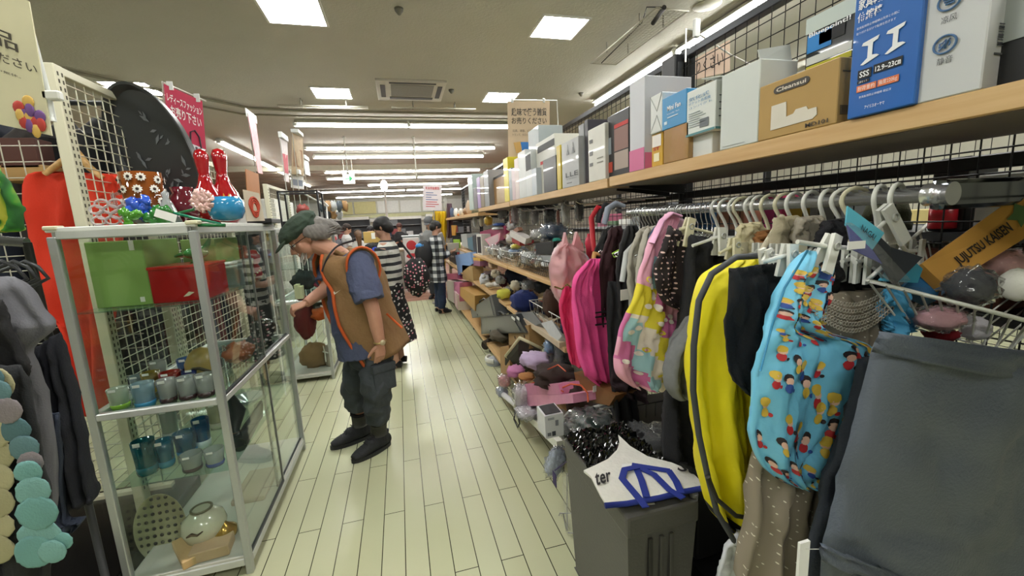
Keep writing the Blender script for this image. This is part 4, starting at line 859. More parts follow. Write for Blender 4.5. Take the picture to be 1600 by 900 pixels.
def ibeam(a, b, s):
    k = [(-.12, -.035), (.12, -.05), (.1, -.03), (.03, -.02), (.03, .05), (.1, .055), (.14, .065), (-.1, .095), (-.14, .09), (-.04, .06), (-.04, -.01), (-.14, -.02)]
    return [on(P, a+x_*s, b+y_*s, .0015, n) for x_, y_ in k]
mk('beam_picture', MB().prism(ibeam(.32, .6, 1), n*.001), M('#e8ecf0', .5), t); mk('beam_picture', MB().prism(ibeam(.68, .585, 1), n*.001), M('#e8ecf0', .5), t)
o = patch(t, P, n, .15, .72, .36, .775, '#16181c', 'size_label'); fit(t, P, n, .18, .73, .33, .765, 'SSS', '#f0f2f4', bold=.02)
o = patch(t, P, n, .39, .715, .8, .765, '#16181c', 'size_label'); fit(t, P, n, .42, .728, .78, .758, '12.9~23㎝', '#f0f2f4', bold=.02)
patch(t, P, n, .15, .782, .34, .8, '#16181c', 'size_label'); fit(t, P, n, .18, .784, .31, .798, '2本セット', '#f0f2f4')
for a in (.15, .47): patch(t, P, n, a, .812, a+.3, .85, '#e07a48', 'orange_label')
fit(t, P, n, .17, .818, .43, .845, '耐荷重約', '#f8f0ea'); fit(t, P, n, .49, .816, .75, .845, '強度220㎏', '#f8f0ea')
fit(t, P, n, .2, .875, .68, .89, '家具転倒防止伸縮棒 検証済', '#dfe6ee'); fit(t, P, n, .3, .94, .6, .96, 'アイリスオーヤマ', '#f0f2f4', bold=.01)
# package standing behind the kraft box
t, P, n, Q, m_, z = carton('printed_package', 1250, 1326, 14, 1.13, .12, M('#1d2226', .3, 0, .1, 10, coat=.5), 'black and blue printed package with hanging tab behind the kraft carton', 'package', zb=ZT)
patch(t, P, n, .0, -.12, 1., .02, '#c3cfca', 'hang_tab'); patch(t, P, n, .05, .04, .55, .2, '#2f86d0', 'printed_panel'); patch(t, P, n, .3, .06, .8, .16, '#15181c', 'printed_panel')
patch(t, P, n, .05, .24, .95, .31, '#dfe4e0', 'printed_panel'); patch(t, P, n, .05, .32, .95, .37, '#c8c23a', 'printed_panel'); patch(t, P, n, .05, .39, .5, .44, '#cfd8d4', 'printed_panel'); patch(t, P, n, .56, .38, .85, .46, '#7c8a86', 'printed_panel')
fit(t, P, n, .08, .02, .9, .07, 'Bluepoint!!', '#f0f4f4', bold=.02)
t, P, n, Q, m_, z = carton('kraft_carton', 1183, 1306, 88, 1.0, .07, M(CARD, .7, 0, .06), 'kraft water filter carton with a rounded black name label and white device picture')
mb = MB(); pts = []
for i in range(24):
    a = 2*PI*i/24; cx_ = (.17 if math.cos(a) > 0 else -.17)
    pts.append(on(P, .45+cx_+.06*math.cos(a), .17+.065*math.sin(a), .001, n))
mk('name_label', MB().prism(pts[::-1], n*.001), M('#3f3a34', .5), t); fit(t, P, n, .26, .135, .64, .205, 'Cleansui', '#d8d0c0', bold=.02)
dev = [(.2, .42), (.4, .42), (.41, .68), (.5, .66), (.53, .6), (.66, .6), (.68, .66), (.78, .66), (.79, .78), (.74, .835), (.2, .85)]
mk('device_picture', MB().prism([on(P, a, b, .001, n) for a, b in dev][::-1], n*.001), M('#d6d0c2', .5), t)
fit(t, P, n, .66, .885, .92, .955, 'MD101', '#3a3228', bold=.02); patch(t, Q, m_, .1, .2, .8, .22, '#5a4c34'); patch(t, Q, m_, .1, .72, .9, .86, '#5a4c34')
t, P, n, Q, m_, z = carton('white_carton', 1124, 1183, 91, 1.0, .13, M('#cdd2cf', .55, 0, .04), 'plain white carton with its flaps standing open')
xf, yb = P[1].x, P[1].y; ya = P[0].y
mk('open_flap', MB().prism([(xf+.13, yb, z), (xf+.13, ya, z), (xf+.2, ya, z+.02), (xf+.2, yb, z+.02)], (0, 0, .003)), M('#c2c6c2', .6), t)
mk('open_flap', MB().prism([(xf, ya, z), (xf+.12, ya, z), (xf+.12, ya+.09, z+.02), (xf, ya+.09, z+.02)], (0, 0, .003)), M('#c2c6c2', .6), t)
mk('open_flap', MB().prism([(xf+.01, yb+.01, z-.002), (xf+.12, yb+.01, z-.002), (xf+.12, yb+.02, z+.05), (xf+.01, yb+.02, z+.03)], (0, .003, 0)), M('#c8ccc8', .6), t)
patch(t, P, n, .1, .955, .7, .96, '#9aa0a0')
t, P, n, Q, m_, z1 = carton('small_white_carton', 1078, 1112, 205, 1.02, .1, M('#d3d6d4', .5), 'small white carton under the white and teal one')
t, P, n, Q, m_, z = carton('teal_edged_carton', 1072, 1117, 124, 1.0, .12, M('#d6dad6', .45, 0, .04), 'white carton with teal bottom edge and small blue writing, tilted on a smaller one', zb=z1)
fit(t, P, n, .1, .15, .8, .24, '気化式', '#3f7fae'); fit(t, P, n, .1, .26, .85, .33, 'ポケット扇風機', '#3f7fae'); fit(t, P, n, .1, .36, .9, .41, 'コンパクト', '#3f7fae')
patch(t, P, n, 0, .95, 1, 1, '#5a8c90', 'teal_edge'); patch(t, Q, m_, 0, .95, 1, 1, '#5a8c90', 'teal_edge')
for i in range(7): patch(t, P, n, .1, .5+.05*i, .5+.1*(i % 3), .515+.05*i, '#9aa6aa')
patch(t, P, n, .5, .7, .8, .88, '#6a7074', 'code_mark')
for i in range(4): patch(t, Q, m_, .1, .3+.14*i, .9, .32+.14*i, '#4a5458')
t, P, n, Q, m_, z1 = carton('tan_wrapped_carton', 1036, 1075, 190, 1.0, .12, M('#a07c48', .25, 0, .12, 20, .3, 15, coat=.6), 'tan carton in crinkled clear wrap under the blue one')
t, P, n, Q, m_, z = carton('blue_fan_carton', 1034, 1072, 137, 1.0, .1, M('#3f8fc4', .4, 0, .04), 'sky blue Mini Fan carton with white writing', zb=z1)
t['label'] = 'sky blue small fan carton with white writing on top of the tan one'
fit(t, P, n, .25, .3, .8, .45, 'Mini Fan', '#f0f4f6', bold=.02); fit(t, P, n, .25, .52, .75, .58, 'handy fan', '#d8e6ee'); patch(t, P, n, .25, .64, .7, .67, '#cfe2ec'); patch(t, P, n, .12, .75, .25, .85, '#cfe2ec')
t, P, n, Q, m_, z1 = carton('yellow_small_carton', 1018, 1035, 205, 1.01, .06, M('#d2a42a', .4, 0, .1, 30), 'small yellow and white printed carton beside the pink based box')
patch(t, P, n, .1, .05, .9, .4, '#e6e0d8', 'printed_panel'); fit(t, P, n, .2, .42, .8, .52, 'ST', '#b83028', bold=.03); patch(t, P, n, .25, .6, .75, .85, '#f0e6c0', 'printed_panel')
t, P, n, Q, m_, z = carton('white_envelope_carton', 1016, 1034, 143, 1.0, .09, M('#d8dad8', .5), 'white carton with folded triangular end on the yellow one', zb=z1)
mk('fold_lines', MB().tube([on(P, .0, 0, .001, n), on(P, .6, .45, .001, n), on(P, 1, 0, .001, n)], .0012, 4).tube([on(P, .0, 1, .001, n), on(P, .6, .55, .001, n), on(P, 1, 1, .001, n)], .0012, 4), M('#9aa09e', .6), t)
t, P, n, Q, m_, z = carton('pink_white_carton', 984, 1007, 117, 1.0, .22, M('#c6c8cf', .3, 0, .03, 5, coat=.3), 'large glossy white carton with pink lower part')
patch(t, P, n, 0, .76, 1, 1, '#cf6f98', 'pink_base'); patch(t, Q, m_, 0, .82, .25, 1, '#cf6f98', 'pink_base')
def bookish(rows_):
    for (name, a, b, top, X, d, col, label, cat, det) in rows_:
        t, P, n, Q, m_, z = carton(name, a, b, top, X, d, M(col, .45, 0, .08, 14, coat=.2), label, cat, zb=ZT-.004 if a < 940 else ZT)
        for (a0, b0, a1, b1, c, nm) in det: patch(t, P if nm[0] != '+' else Q, n if nm[0] != '+' else m_, a0, b0, a1, b1, c, nm.strip('+'))
        yield t, P, n, Q, m_
L = list(bookish([
 ('black_red_carton', 950, 983, 166, 1.02, .15, '#1c1c20', 'black carton with a red headed printed panel', 'box', [(.35, .18, .98, .24, '#c03a34', 'printed_panel'), (.35, .25, .98, .6, '#8c6a62', 'printed_panel'), (.35, .62, .98, .9, '#a8988e', 'printed_panel'), (.05, .75, .25, .92, '#b0402c', 'printed_panel'), (.02, .35, .2, .62, '#8a9298', 'printed_panel')]),
 ('white_tall_carton', 920, 946, 191, 1.0, .05, '#d0cfc6', 'tall slim white carton with small round pictures', 'box', [(.55, .58, .9, .6, '#8a8a80', 'printed_panel'), (.55, .66, .9, .68, '#8a8a80', 'printed_panel'), (.1, .2, .3, .27, '#7a7a7a', 'printed_panel'), (.1, .42, .3, .5, '#8a8a8a', 'printed_panel'), (.1, .64, .3, .7, '#7a7a7a', 'printed_panel')]),
 ('dark_slim_carton', 915, 920, 186, 1.03, .25, '#2e2c34', 'dark slim carton behind the white tall one', 'box', []),
 ('grey_slim_carton', 906, 914, 192, 1.03, .2, '#7c7e80', 'grey slim carton between the lettered grey one and the dark one', 'box', []),
 ('lettered_grey_carton', 879, 905, 212, 1.0, .04, '#a9abac', 'grey carton with LLE lettering and two lamp pictures', 'box', [(.3, .9, .6, .915, '#6a6c6e', 'printed_panel')]),
 ('yellow_slim_book', 871, 877, 226, 1.0, .15, '#c9b22e', 'slim yellow book left of the lettered grey carton', 'book', []),
 ('black_glossy_pack', 850, 870, 242, 1.0, .12, '#16171a', 'black glossy pack in front of the white framed picture', 'package', []),
 ('white_framed_print', 840, 869, 208, 1.04, .2, '#d3d3ca', 'white framed print with black band and small red mark', 'framed print', [(.1, .08, 1, .2, '#26282a', 'black_band'), (.25, .38, .6, .44, '#c03a3a', 'red_mark')]),
 ('clear_plastic_pack', 829, 845, 195, 1.1, .2, '#a9b2b4', 'big clear plastic pack standing behind the white framed print', 'package', []),
 ('white_patterned_book', 832, 839, 262, 1.0, .14, '#b9c2cc', 'short white patterned book beside the framed print', 'book', []),
 ('white_black_book', 823, 832, 236, 1.0, .16, '#cfd3d4', 'white book with a black spine panel', 'book', [(.1, .05, .95, .4, '#2a2c30', 'black_panel')]),
 ('white_large_book', 812, 823, 233, 1.0, .2, '#c9cccb', 'large plain white book, second left of the framed print', 'book', []),
 ('pinkish_book', 806, 812, 246, 1.0, .18, '#d3c2bf', 'pale pink book beside the large white one', 'book', []),
 ('red_striped_book', 801, 806, 262, 1.0, .18, '#c8b2b6', 'low pink striped book on the third stretch of board', 'book', []),
 ('grey_mottled_book', 796.5, 801, 262, 1.0, .2, '#8e989c', 'grey mottled book right of the yellow binder', 'book', []),
 ('yellow_binder', 789, 796, 245, 1.0, .2, '#dccb12', 'tall bright yellow binder', 'binder', []),
 ('kraft_small_box', 777, 789, 288, 1.0, .05, '#ab8c5c', 'small kraft carton left of the yellow binder', 'box', []),
 ('kraft_tall_box', 766, 789, 270, 1.06, .16, '#a07c4c', 'tall kraft carton behind the small kraft one', 'box', [(.0, .0, 1, .08, '#2a2c2e', 'black_top_band')]),
 ('grey_file', 758, 765, 265, 1.0, .2, '#8a8c90', 'grey file leaning beside the tall kraft carton', 'file', []),
 ('brown_book', 752, 757.5, 274, 1.0, .2, '#7a6850', 'brown book right of the lilac one', 'book', []),
 ('lilac_book', 747, 751.5, 276, 1.0, .2, '#a991c4', 'lilac book near the end of the books', 'book', []),
 ('dark_boxed_set', 741, 746.5, 292, 1.0, .15, '#5a5a60', 'dark boxed set with a round spine mark', 'book', []),
 ('pale_green_book', 734, 740.5, 272, 1.0, .2, '#aec0ba', 'pale green book, leftmost on the third stretch', 'book', []),
]))
t, P, n, Q, m_ = L[4]; fit(t, P, n, .25, .68, .98, .78, 'LLE', '#5a5c5e', bold=.01); fit(t, P, n, .3, .81, .9, .84, 'LETTER DESIGN', '#77797b')
for a in (.4, .72): mk('lamp_picture', MB().tube([on(P, a, .08, .002, n), on(P, a, .2, .002, n)], .001, 4).prism([on(P, a-.02, .18, .002, n), on(P, a+.02, .18, .002, n), on(P, a+.08, .3, .002, n), on(P, a-.08, .3, .002, n)], n*.001), M('#6a6c6e', .5), t)
# clear crinkled wrap round the framed print top
# odds and ends on the furthest board
rnd = random.Random(21)
for i, (px, py, c, w_, h_, s) in enumerate([(706, 322, '#4a5a78', .03, .2, 'slate blue folder'), (712, 322, '#e4e4e0', .05, .16, 'white crumpled pack'), (720, 320, '#cfc8bc', .05, .13, 'cream pack'), (727, 320, '#8a6a4c', .06, .12, 'brown pouch'), (716, 305, '#c87a3a', .05, .05, 'orange trinket'), (731, 300, '#b4a08c', .04, .22, 'tan sleeve')]):
    q = W(px, py, x=1.1); q.z = ZT-.05+.001
    tag(mk('small_goods', MB().ball(q+Vector((0, 0, h_/2)), (.05, w_, h_/2), 14, 0, .12, i), M(c, .4, 0, .15, 20)), s+' on the furthest short board', 'package')
# ---- hobby goods sign
t, P, r, u, n = poster('paper_sign', [(793, 158, 3.75), (859, 158, 3.9), (858, 262, 3.9), (795, 262, 3.75)], 3.8, M('#c8b294', .7), 'beige sign asking for hobby goods, standing above the books')
fit(t, P, n, .08, .1, .92, .22, '趣味で使う雑貨', '#3f3830', bold=.015); fit(t, P, n, .08, .24, .92, .34, 'お売りください', '#3f3830', bold=.015)
fit(t, P, n, .1, .42, .6, .46, '玩具、楽器、ビデオ', '#5a5248'); fit(t, P, n, .1, .48, .5, .52, 'トランプ、タロット', '#5a5248')
mk('printed_picture', MB().prism([on(P, a, b, .001, n) for a, b in [(.12, .62), (.3, .6), (.3, .76), (.18, .78)]][::-1], n*.001), M('#c9a05a', .6), t)
mk('printed_picture', MB().prism([on(P, a, b, .002, n) for a, b in [(.28, .61), (.5, .61), (.54, .76), (.33, .78)]][::-1], n*.001), M('#2f78c4', .6), t)
patch(t, P, n, .1, .84, .4, .99, '#1f5a34', 'printed_panel'); mk('stand_rod', MB().tube([W(795, 156, y=3.85), W(870, 157, y=4.0), W(872, 190, y=4.0), W(872, 260, y=4.0)], .005, 6), M('#d4d6d0', .4), t)
for s in (.1, .85): mk('clip', MB().box(on(P, s, 0, -.004, n)-Vector((.01, 0, .015)), on(P, s, 0, .006, n)+Vector((.01, 0, .025)), bev=.003), M('#dfe2e0', .3), t)
# ---- signs behind the mesh, upper right
t, P, r, u, n = poster('back_sign', [(1060, 106, 2.35), (1140, 62, 2.0), (1140, 112, 2.0), (1060, 130, 2.35)], 2.2, M('#d0b8a4', .7), 'pale pink sign behind the black mesh at the upper right')
fit(t, P, n, .1, .2, .9, .75, 'お売りくさい', '#3a2e2a', bold=.01); mk('stand_rod', MB().tube([P[3], Vector((P[3].x, P[3].y, 1.6))], .006, 6), M('#d4d6d0', .4), t)
q = W(1068, 100, y=1.93)
t = thing('clip_stand', 'black clamp block on the mesh top rail', 'clamp', q); mk('clamp_body', MB().box((1.36, 1.86, 2.12), (1.46, 1.97, 2.26), bev=.006), M('#1c1d20', .35), t); mk('clamp_jaw', MB().box((1.37, 1.85, 2.14), (1.40, 1.86, 2.22)).box((1.43, 1.85, 2.14), (1.45, 1.86, 2.22)), M('#2c2e32', .4), t)
q = W(1072, 45, y=1.8)
t = thing('clip_stand', 'white wire clip standing above the black mesh top rail', 'clip', (q.x, 1.8, 2.27)); mk('wire', MB().tube([(q.x, 1.8, 2.2), q, q+Vector((.06, .03, .01)), q+Vector((.3, .05, -.08)), q+Vector((.5, .1, -.11))], .004, 6), M('#dcdcd6', .4), t); mk('clip', MB().box(q+Vector((.05, 0, -.03)), q+Vector((.08, .02, .05)), bev=.003), M('#e4e6e2', .3), t)
# ---- the chrome hang rail
RX, RZ = 1.1, 1.512
t = thing('hang_rail', 'thick chrome hang rail on a flat arm under the board', 'rail', (RX, 1.2, RZ))
CHR = M('#dcdee0', .25, .9, .05, 5)
mk('rail_bar', MB().tube([(RX, .63, RZ), (RX, 1.85, RZ)], .0165, 18), CHR, t)
mk('arm', MB().box((RX-.012, .605, RZ-.033), (GX, .635, RZ+.03), bev=.01), M('#7c8086', .12, 1., .1, 3), t)
mk('arm', MB().box((RX-.012, 1.845, RZ-.02), (GX, 1.86, RZ+.02), bev=.004), CHR, t)
mk('rail_socket', MB().tube([(RX, .60, RZ), (RX, .645, RZ)], .024, 18), CHR, t)
# ---- hangers
WHT = M('#dfe0d8', .35, 0, .03); CRM = M('#d8d3b4', .4, 0, .04)
def clip_hanger(col, label, wide=.17, drop=.10):
    t = thing('clip_hanger', label, 'hanger', (0, 0, 0), 'white clip hangers on the chrome rail'); pts = []
    for i in range(11): a = PI*1.15-i*PI*1.25/10; pts.append(Vector((.036*math.cos(a), 0, -.002+.030*math.sin(a))))
    pts = pts[::-1]
    mk('hook', MB().tube([pts[0]]+pts[1:]+[Vector((-.012, 0, -.045)), Vector((0, 0, -.07)), Vector((0, 0, -drop))], .0052, 8), col, t)
    mk('cross_bar', MB().tube([(-wide, 0, -drop-.035), (-wide*.45, 0, -drop-.03), (-.03, 0, -drop-.004), (.03, 0, -drop-.004), (wide*.45, 0, -drop-.03), (wide, 0, -drop-.035)], .0048, 8), col, t)
    for s in (-1, 1):
        o = mk('clip', MB().box((s*wide*.8-.011, -.012, -drop-.085), (s*wide*.8+.011, -.006, -drop-.005), bev=.0028).box((s*wide*.8-.011, .006, -drop-.085), (s*wide*.8+.011, .012, -drop-.005), bev=.0028), col, t)
        mk('clip_spring', MB().tube([(s*wide*.8+.013*math.cos(a), .0, -drop-.035+.013*math.sin(a)) for a in [2*PI*i/10 for i in range(10)]], .0022, 5, True), M('#c8c9c2', .3, .3), o)
    return t
def wire_hanger(label, col, wide=.2, drop=.09):
    t = thing('wire_hanger', label, 'hanger', (0, 0, 0), 'chrome wire hangers on the rail'); pts = []
    for i in range(10): a = -PI*.1+i*PI*1.2/9; pts.append(Vector((.021*math.cos(a), 0, .001+.0205*math.sin(a))))
    mk('hook', MB().tube(pts+[Vector((-.012, 0, -.035)), Vector((0, 0, -.055)), Vector((0, 0, -drop))], .0022, 6), CHR, t)
    mk('shoulder_frame', MB().tube([(0, 0, -drop), (-wide, 0, -drop-.085), (-wide*.96, 0, -drop-.1), (wide*.96, 0, -drop-.1), (wide, 0, -drop-.085)], .0032, 6, True), col, t)
    return t
h0 = clip_hanger(WHT, 'white plastic clip hanger on the near part of the chrome rail'); h1 = clip_hanger(CRM, 'cream plastic clip hanger between white ones on the chrome rail')
wh0 = wire_hanger('chrome wire hanger on the far part of the rail', CHR); wh1 = wire_hanger('green rubber coated hanger on the far part of the rail', M('#8fbf1c', .4)); wh2 = wire_hanger('grey coated hanger on the far part of the rail', M('#b4b8b6', .4))
wh1['group'] = 'green coated hangers'; wh2['group'] = 'grey coated hangers'; h1['group'] = 'cream clip hangers'
used = set(); rnd = random.Random(2)
for i, (y, k_) in enumerate([(.70, 0), (.735, 0), (.79, 1), (.815, 0), (.86, 0), (.905, 0), (.955, 0), (.985, 1), (1.04, 1), (1.075, 0), (1.1, 0), (1.14, 1), (1.165, 0), (1.21, 0), (1.25, 0)]):
    s = (h0, h1)[k_]
    if s.name not in used: used.add(s.name); s.location = (RX, y, RZ); s.rotation_euler = (0, 0, rnd.uniform(-.25, .25))
    else: place(s, (RX, y, RZ), rnd.uniform(-.3, .3))
for i in range(22):
    y = 1.28+i*.025; s = wh1 if i in (8, 15) else (wh2 if i in (5, 11, 12) else wh0)
    if s.name not in used: used.add(s.name); s.location = (RX, y, RZ); s.rotation_euler = (0, 0, .3)
    else: place(s, (RX, y, RZ), rnd.uniform(-.5, .4))
def pclip(px, py, y, w_, l_, lean, col, label, bar=None):
    """a big hanger clip: lever pair, spring and the bar it slides on"""
    c = W(px, py, y=y); k = mpp(px, py, y); t = thing('hanger_clip', label, 'clip', c); R = Matrix.Rotation(lean, 3, 'Y')
    for s, nm in ((-1, 'lever'), (1, 'lever')): mk(nm, MB().box(c+Vector((-w_*k/2, s*.011-.004, -l_*k/2)), c+Vector((w_*k/2, s*.011+.004, l_*k/2)), bev=.0035, rot=R @ Matrix.Rotation(s*.12, 3, 'X'), piv=c), col, t)
    mk('spring', MB().tube([c+R @ Vector((w_*k*.3*math.cos(a), -.016, l_*k*.22+w_*k*.3*math.sin(a))) for a in [2*PI*i/12 for i in range(12)]], .002, 5, True), M('#b8bab4', .3, .3), t)
    if bar: mk('bar', MB().tube([W(bar[0], bar[1], y=y), c+R @ Vector((0, 0, l_*k*.2)), W(bar[2], bar[3], y=y)], .0045, 8), col, t)
pclip(1291, 397, .62, 17, 62, .42, WHT, 'large white clip gripping the strap of the blue printed bag', (1246, 378, 1330, 388))
pclip(1231, 408, .70, 17, 52, .08, WHT, 'white clip gripping the black pouch', (1190, 410, 1262, 398))
pclip(1198, 402, .76, 12, 26, -.3, WHT, 'small white clip at the left of the black pouch', (1190, 412, 1228, 402))
pclip(1073, 364, 1.06, 13, 46, .3, CRM, 'cream clip gripping the polka dotted apron', (1062, 358, 1120, 366))
pclip(1124, 378, .98, 13, 44, .05, WHT, 'white clip above the black garment on the rail', (1082, 384, 1135, 374))
pclip(1146, 390, .92, 12, 34, .1, CRM, 'cream clip with a short bar left of the yellow bag', (1124, 396, 1160, 390))
pclip(1392, 352, .68, 20, 66, -.55, M('#d0d1ca', .35), 'big grey white clip right of the nearest hooks', (1358, 372, 1398, 342))
# ---- garments and bags on the rail (near to far)
def tagcard(o, px, py, y, w_=.02, h_=.028, col='#e6e6e2'):
    q = W(px, py, y=y); return mk('price_tag', MB().box(q+Vector((-w_/2, -.001, -h_)), q+Vector((w_/2, .001, 0)), rot=.2), M(col, .6), o)
YB = M('#e6d80c', .6, 0, .1, 8, .2, 40); BLC = fabric('#16171b', .15)
# dark grey non-woven bag, nearest
o = tag(mk('grey_bag', sheet([(1378, 522, 1760, 590), (1362, 552, 1760, 640), (1344, 620, 1740, 700), (1326, 690, 1720, 770), (1308, 760, 1720, 830), (1292, 820, 1710, 880), (1284, 860, 1700, 930), (1280, 960, 1700, 1020)], .5, .06, nf=1.3, amp=.012, seed=6, nu=30, wr=.005), M('#5a626d', .5, 0, .08, 3, .25, 160)), 'large slate grey fabric bag filling the lower right corner', 'bag')
mk('top_hem', sheet([(1376, 518, 1760, 570), (1362, 550, 1760, 632)], .482, .016, nf=1.3, amp=.01, seed=6, nv=6, wr=.004), M('#505862', .5, 0, .08, 3, .25, 160), o)
mk('side_strap', sheet([(1283, 850, 1500, 940), (1286, 880, 1500, 965)], .462, .012, nf=1, amp=.004, seed=3, nv=6, wr=.006), M('#565e6a', .5, 0, .1, 3, .3, 120), o)
mk('tag_thread', MB().tube([W(1285, 858, y=.47), W(1258, 858, y=.47)], .0008, 4).box(W(1251, 850, y=.47), W(1258, 896, y=.475)), M('#e6e6e2', .5), o)
tag(mk('slate_bag', sheet([(1340, 560, 1450, 560), (1310, 680, 1450, 680), (1284, 780, 1450, 780), (1262, 870, 1450, 880), (1250, 960, 1450, 960)], .575, .05, nf=2, seed=4), fabric('#2c323c')), 'dark slate bag behind the large grey one', 'bag')
# beige dotted dress
BD = dots_mat('beige_pin_dot', '#867c6b', '#d6cfbc', 55, .085, .8, .6)
o = tag(mk('beige_dress', sheet([(1280, 462, 1395, 450), (1262, 520, 1392, 520), (1230, 600, 1370, 590), (1196, 680, 1330, 690), (1184, 760, 1276, 760), (1172, 840, 1258, 840), (1158, 920, 1236, 930)], .68, .07, nf=3.2, amp=.02, seed=13), BD), 'beige pin dotted dress with crochet collar behind the blue bag', 'dress')
mb = MB(); rows_ = 5
for r_ in range(rows_):
    for i in range(26):
        f = i/25; q = W(1276+f*118, 458+r_*8+22*math.sin(PI*f)*(1+.1*r_)-8*f, y=.635-.004*r_)
        mb.tube([q+Vector((.0042*math.cos(a), 0, .0042*math.sin(a))) for a in [2*PI*j/7 for j in range(7)]], .0013, 4, True)
mk('crochet_collar', mb, M('#a8a294', .8), o)
tag(mk('dark_inner_cloth', sheet([(1285, 410, 1400, 405), (1280, 460, 1398, 460), (1275, 500, 1396, 500)], .72, .05, nf=2, seed=3), fabric('#121216')), 'black cloth behind the blue strap above the crochet collar', 'cloth')
# blue printed bag
BLU = M('#7acbee', .45, 0, .08, 5, .3, 30); rnd = random.Random(8); dec = []
for i in range(84):
    u0, v0 = (i % 7+rnd.uniform(.15, .85))/7, .05+.92*(i//7+rnd.uniform(.15, .85))/12; s = rnd.uniform(.95, 1.25); w_ = .034*s if v0 > .33 else .06*s
    dec += [(u0, v0, w_, .012*s, 2 if rnd.random() < .5 else 4), (u0+.01, v0+.008*s, w_*.72, .010*s, 3), (u0+.012, v0+.026*s, w_*.8, .012*s, rnd.choice([1, 1, 4, 5])), (u0+.05*s, v0+.03*s, w_*.4, .005*s, rnd.choice([2, 1, 5]))]
o = tag(mk('blue_printed_bag', sheet([(1262, 391, 1308, 398), (1240, 420, 1300, 432), (1226, 450, 1292, 470), (1216, 480, 1286, 500), (1206, 510, 1300, 520), (1196, 530, 1362, 542), (1188, 580, 1352, 590), (1182, 640, 1330, 650), (1186, 700, 1308, 710), (1205, 740, 1294, 746), (1240, 762, 1280, 764)], .64, .05, nf=2, amp=.01, seed=21, nu=30, nv=52, decals=dec),
    [BLU, M('#b82c34', .6, var=0), M('#2a2226', .6, var=0), M('#e0b8a4', .6, var=0), M('#d8b848', .6, var=0), M('#2c4f9c', .6, var=0)]), 'light blue foldable bag printed with small colourful spots, hanging from a clip', 'bag')
tagcard(o, 1283, 482, .63, .014, .026)
mk('bag_strap_edge', MB().tube([W(1262, 391, y=.63), W(1226, 450, y=.63), W(1206, 510, y=.63), W(1188, 580, y=.63)], .0022, 5), M('#2f88b4', .5), o)
# yellow and black backpack cover
def ycell(u, v, front): return 1 if (u > .56 and .05 < v < .50) or (.87 < v < .92) or v > .965 else 0
o = tag(mk('yellow_black_bag', sheet([(1158, 402, 1196, 402), (1112, 430, 1206, 420), (1094, 470, 1204, 460), (1086, 540, 1204, 540), (1086, 610, 1202, 610), (1096, 680, 1200, 690), (1108, 750, 1196, 760), (1126, 810, 1192, 820), (1160, 850, 1190, 866)], .84, .11, nf=2.2, amp=.03, seed=15, nu=36, nv=60, cell=ycell), [YB, BLC]), 'yellow and black backpack cover with dark piping', 'bag')
mk('piping', MB().tube([W(a, b, y=.80) for a, b in [(1196, 399), (1150, 402), (1112, 428), (1092, 470), (1084, 540), (1083, 610), (1092, 680), (1106, 745), (1120, 800), (1150, 850), (1186, 868)]], .0075, 8), M('#3d4044', .6), o)
mk('black_seam', MB().tube([W(a, b, y=.79) for a, b in [(1106, 745), (1120, 780), (1150, 806), (1188, 812)]], .006, 8), M('#2c2a26', .6), o)
o = tag(mk('black_pouch_panel', sheet([(1140, 420, 1240, 408), (1136, 480, 1236, 480), (1138, 560, 1228, 560), (1152, 600, 1215, 610), (1176, 622, 1205, 632)], .735, .02, nf=1.5, amp=.004, seed=5), BLC), 'black flat pouch hanging over the yellow bag', 'pouch')
tag(mk('white_paper_bag', sheet([(1152, 830, 1200, 830), (1130, 880, 1200, 880), (1118, 940, 1200, 940)], .8, .03, nf=1, amp=.004, seed=5), M('#c9ccd2', .5)), 'plain white paper bag at the bottom, under the yellow bag', 'bag')
# heather grey garment, black garments
tag(mk('heather_grey_garment', sheet([(1100, 470, 1128, 470), (1064, 520, 1112, 520), (1042, 560, 1104, 560), (1038, 600, 1100, 605), (1052, 622, 1098, 626)], .98, .09, nf=2.5, amp=.02, seed=3), M('#6d6f70', .9, 0, .2, 60)), 'heather grey garment between the patchwork apron and yellow bag', 'garment')
tag(mk('black_garment', sheet([(1078, 366, 1150, 380), (1072, 420, 1146, 430), (1068, 480, 1120, 490), (1064, 540, 1110, 540)], 1.03, .09, nf=3, amp=.02, seed=8), BLC), 'black garment right of the polka dot one', 'garment')
tag(mk('black_long_garment', sheet([(1042, 600, 1110, 600), (1040, 660, 1106, 660), (1040, 720, 1110, 730)], 1.2, .1, nf=3, amp=.02, seed=2), BLC), 'black garment hanging low below the heather grey one', 'garment')
PD = dots_mat('plum_polka_dot', '#1d1114', '#d8b8b4', 62, .17, .8, 0.)
tag(mk('polka_dot_apron', sheet([(1044, 352, 1078, 368), (1034, 384, 1082, 400), (1024, 430, 1082, 440), (1036, 470, 1078, 475), (1062, 486, 1072, 488)], 1.08, .05, nf=1.6, amp=.012, seed=4), PD), 'plum black polka dotted apron clipped on a cream hanger', 'apron')
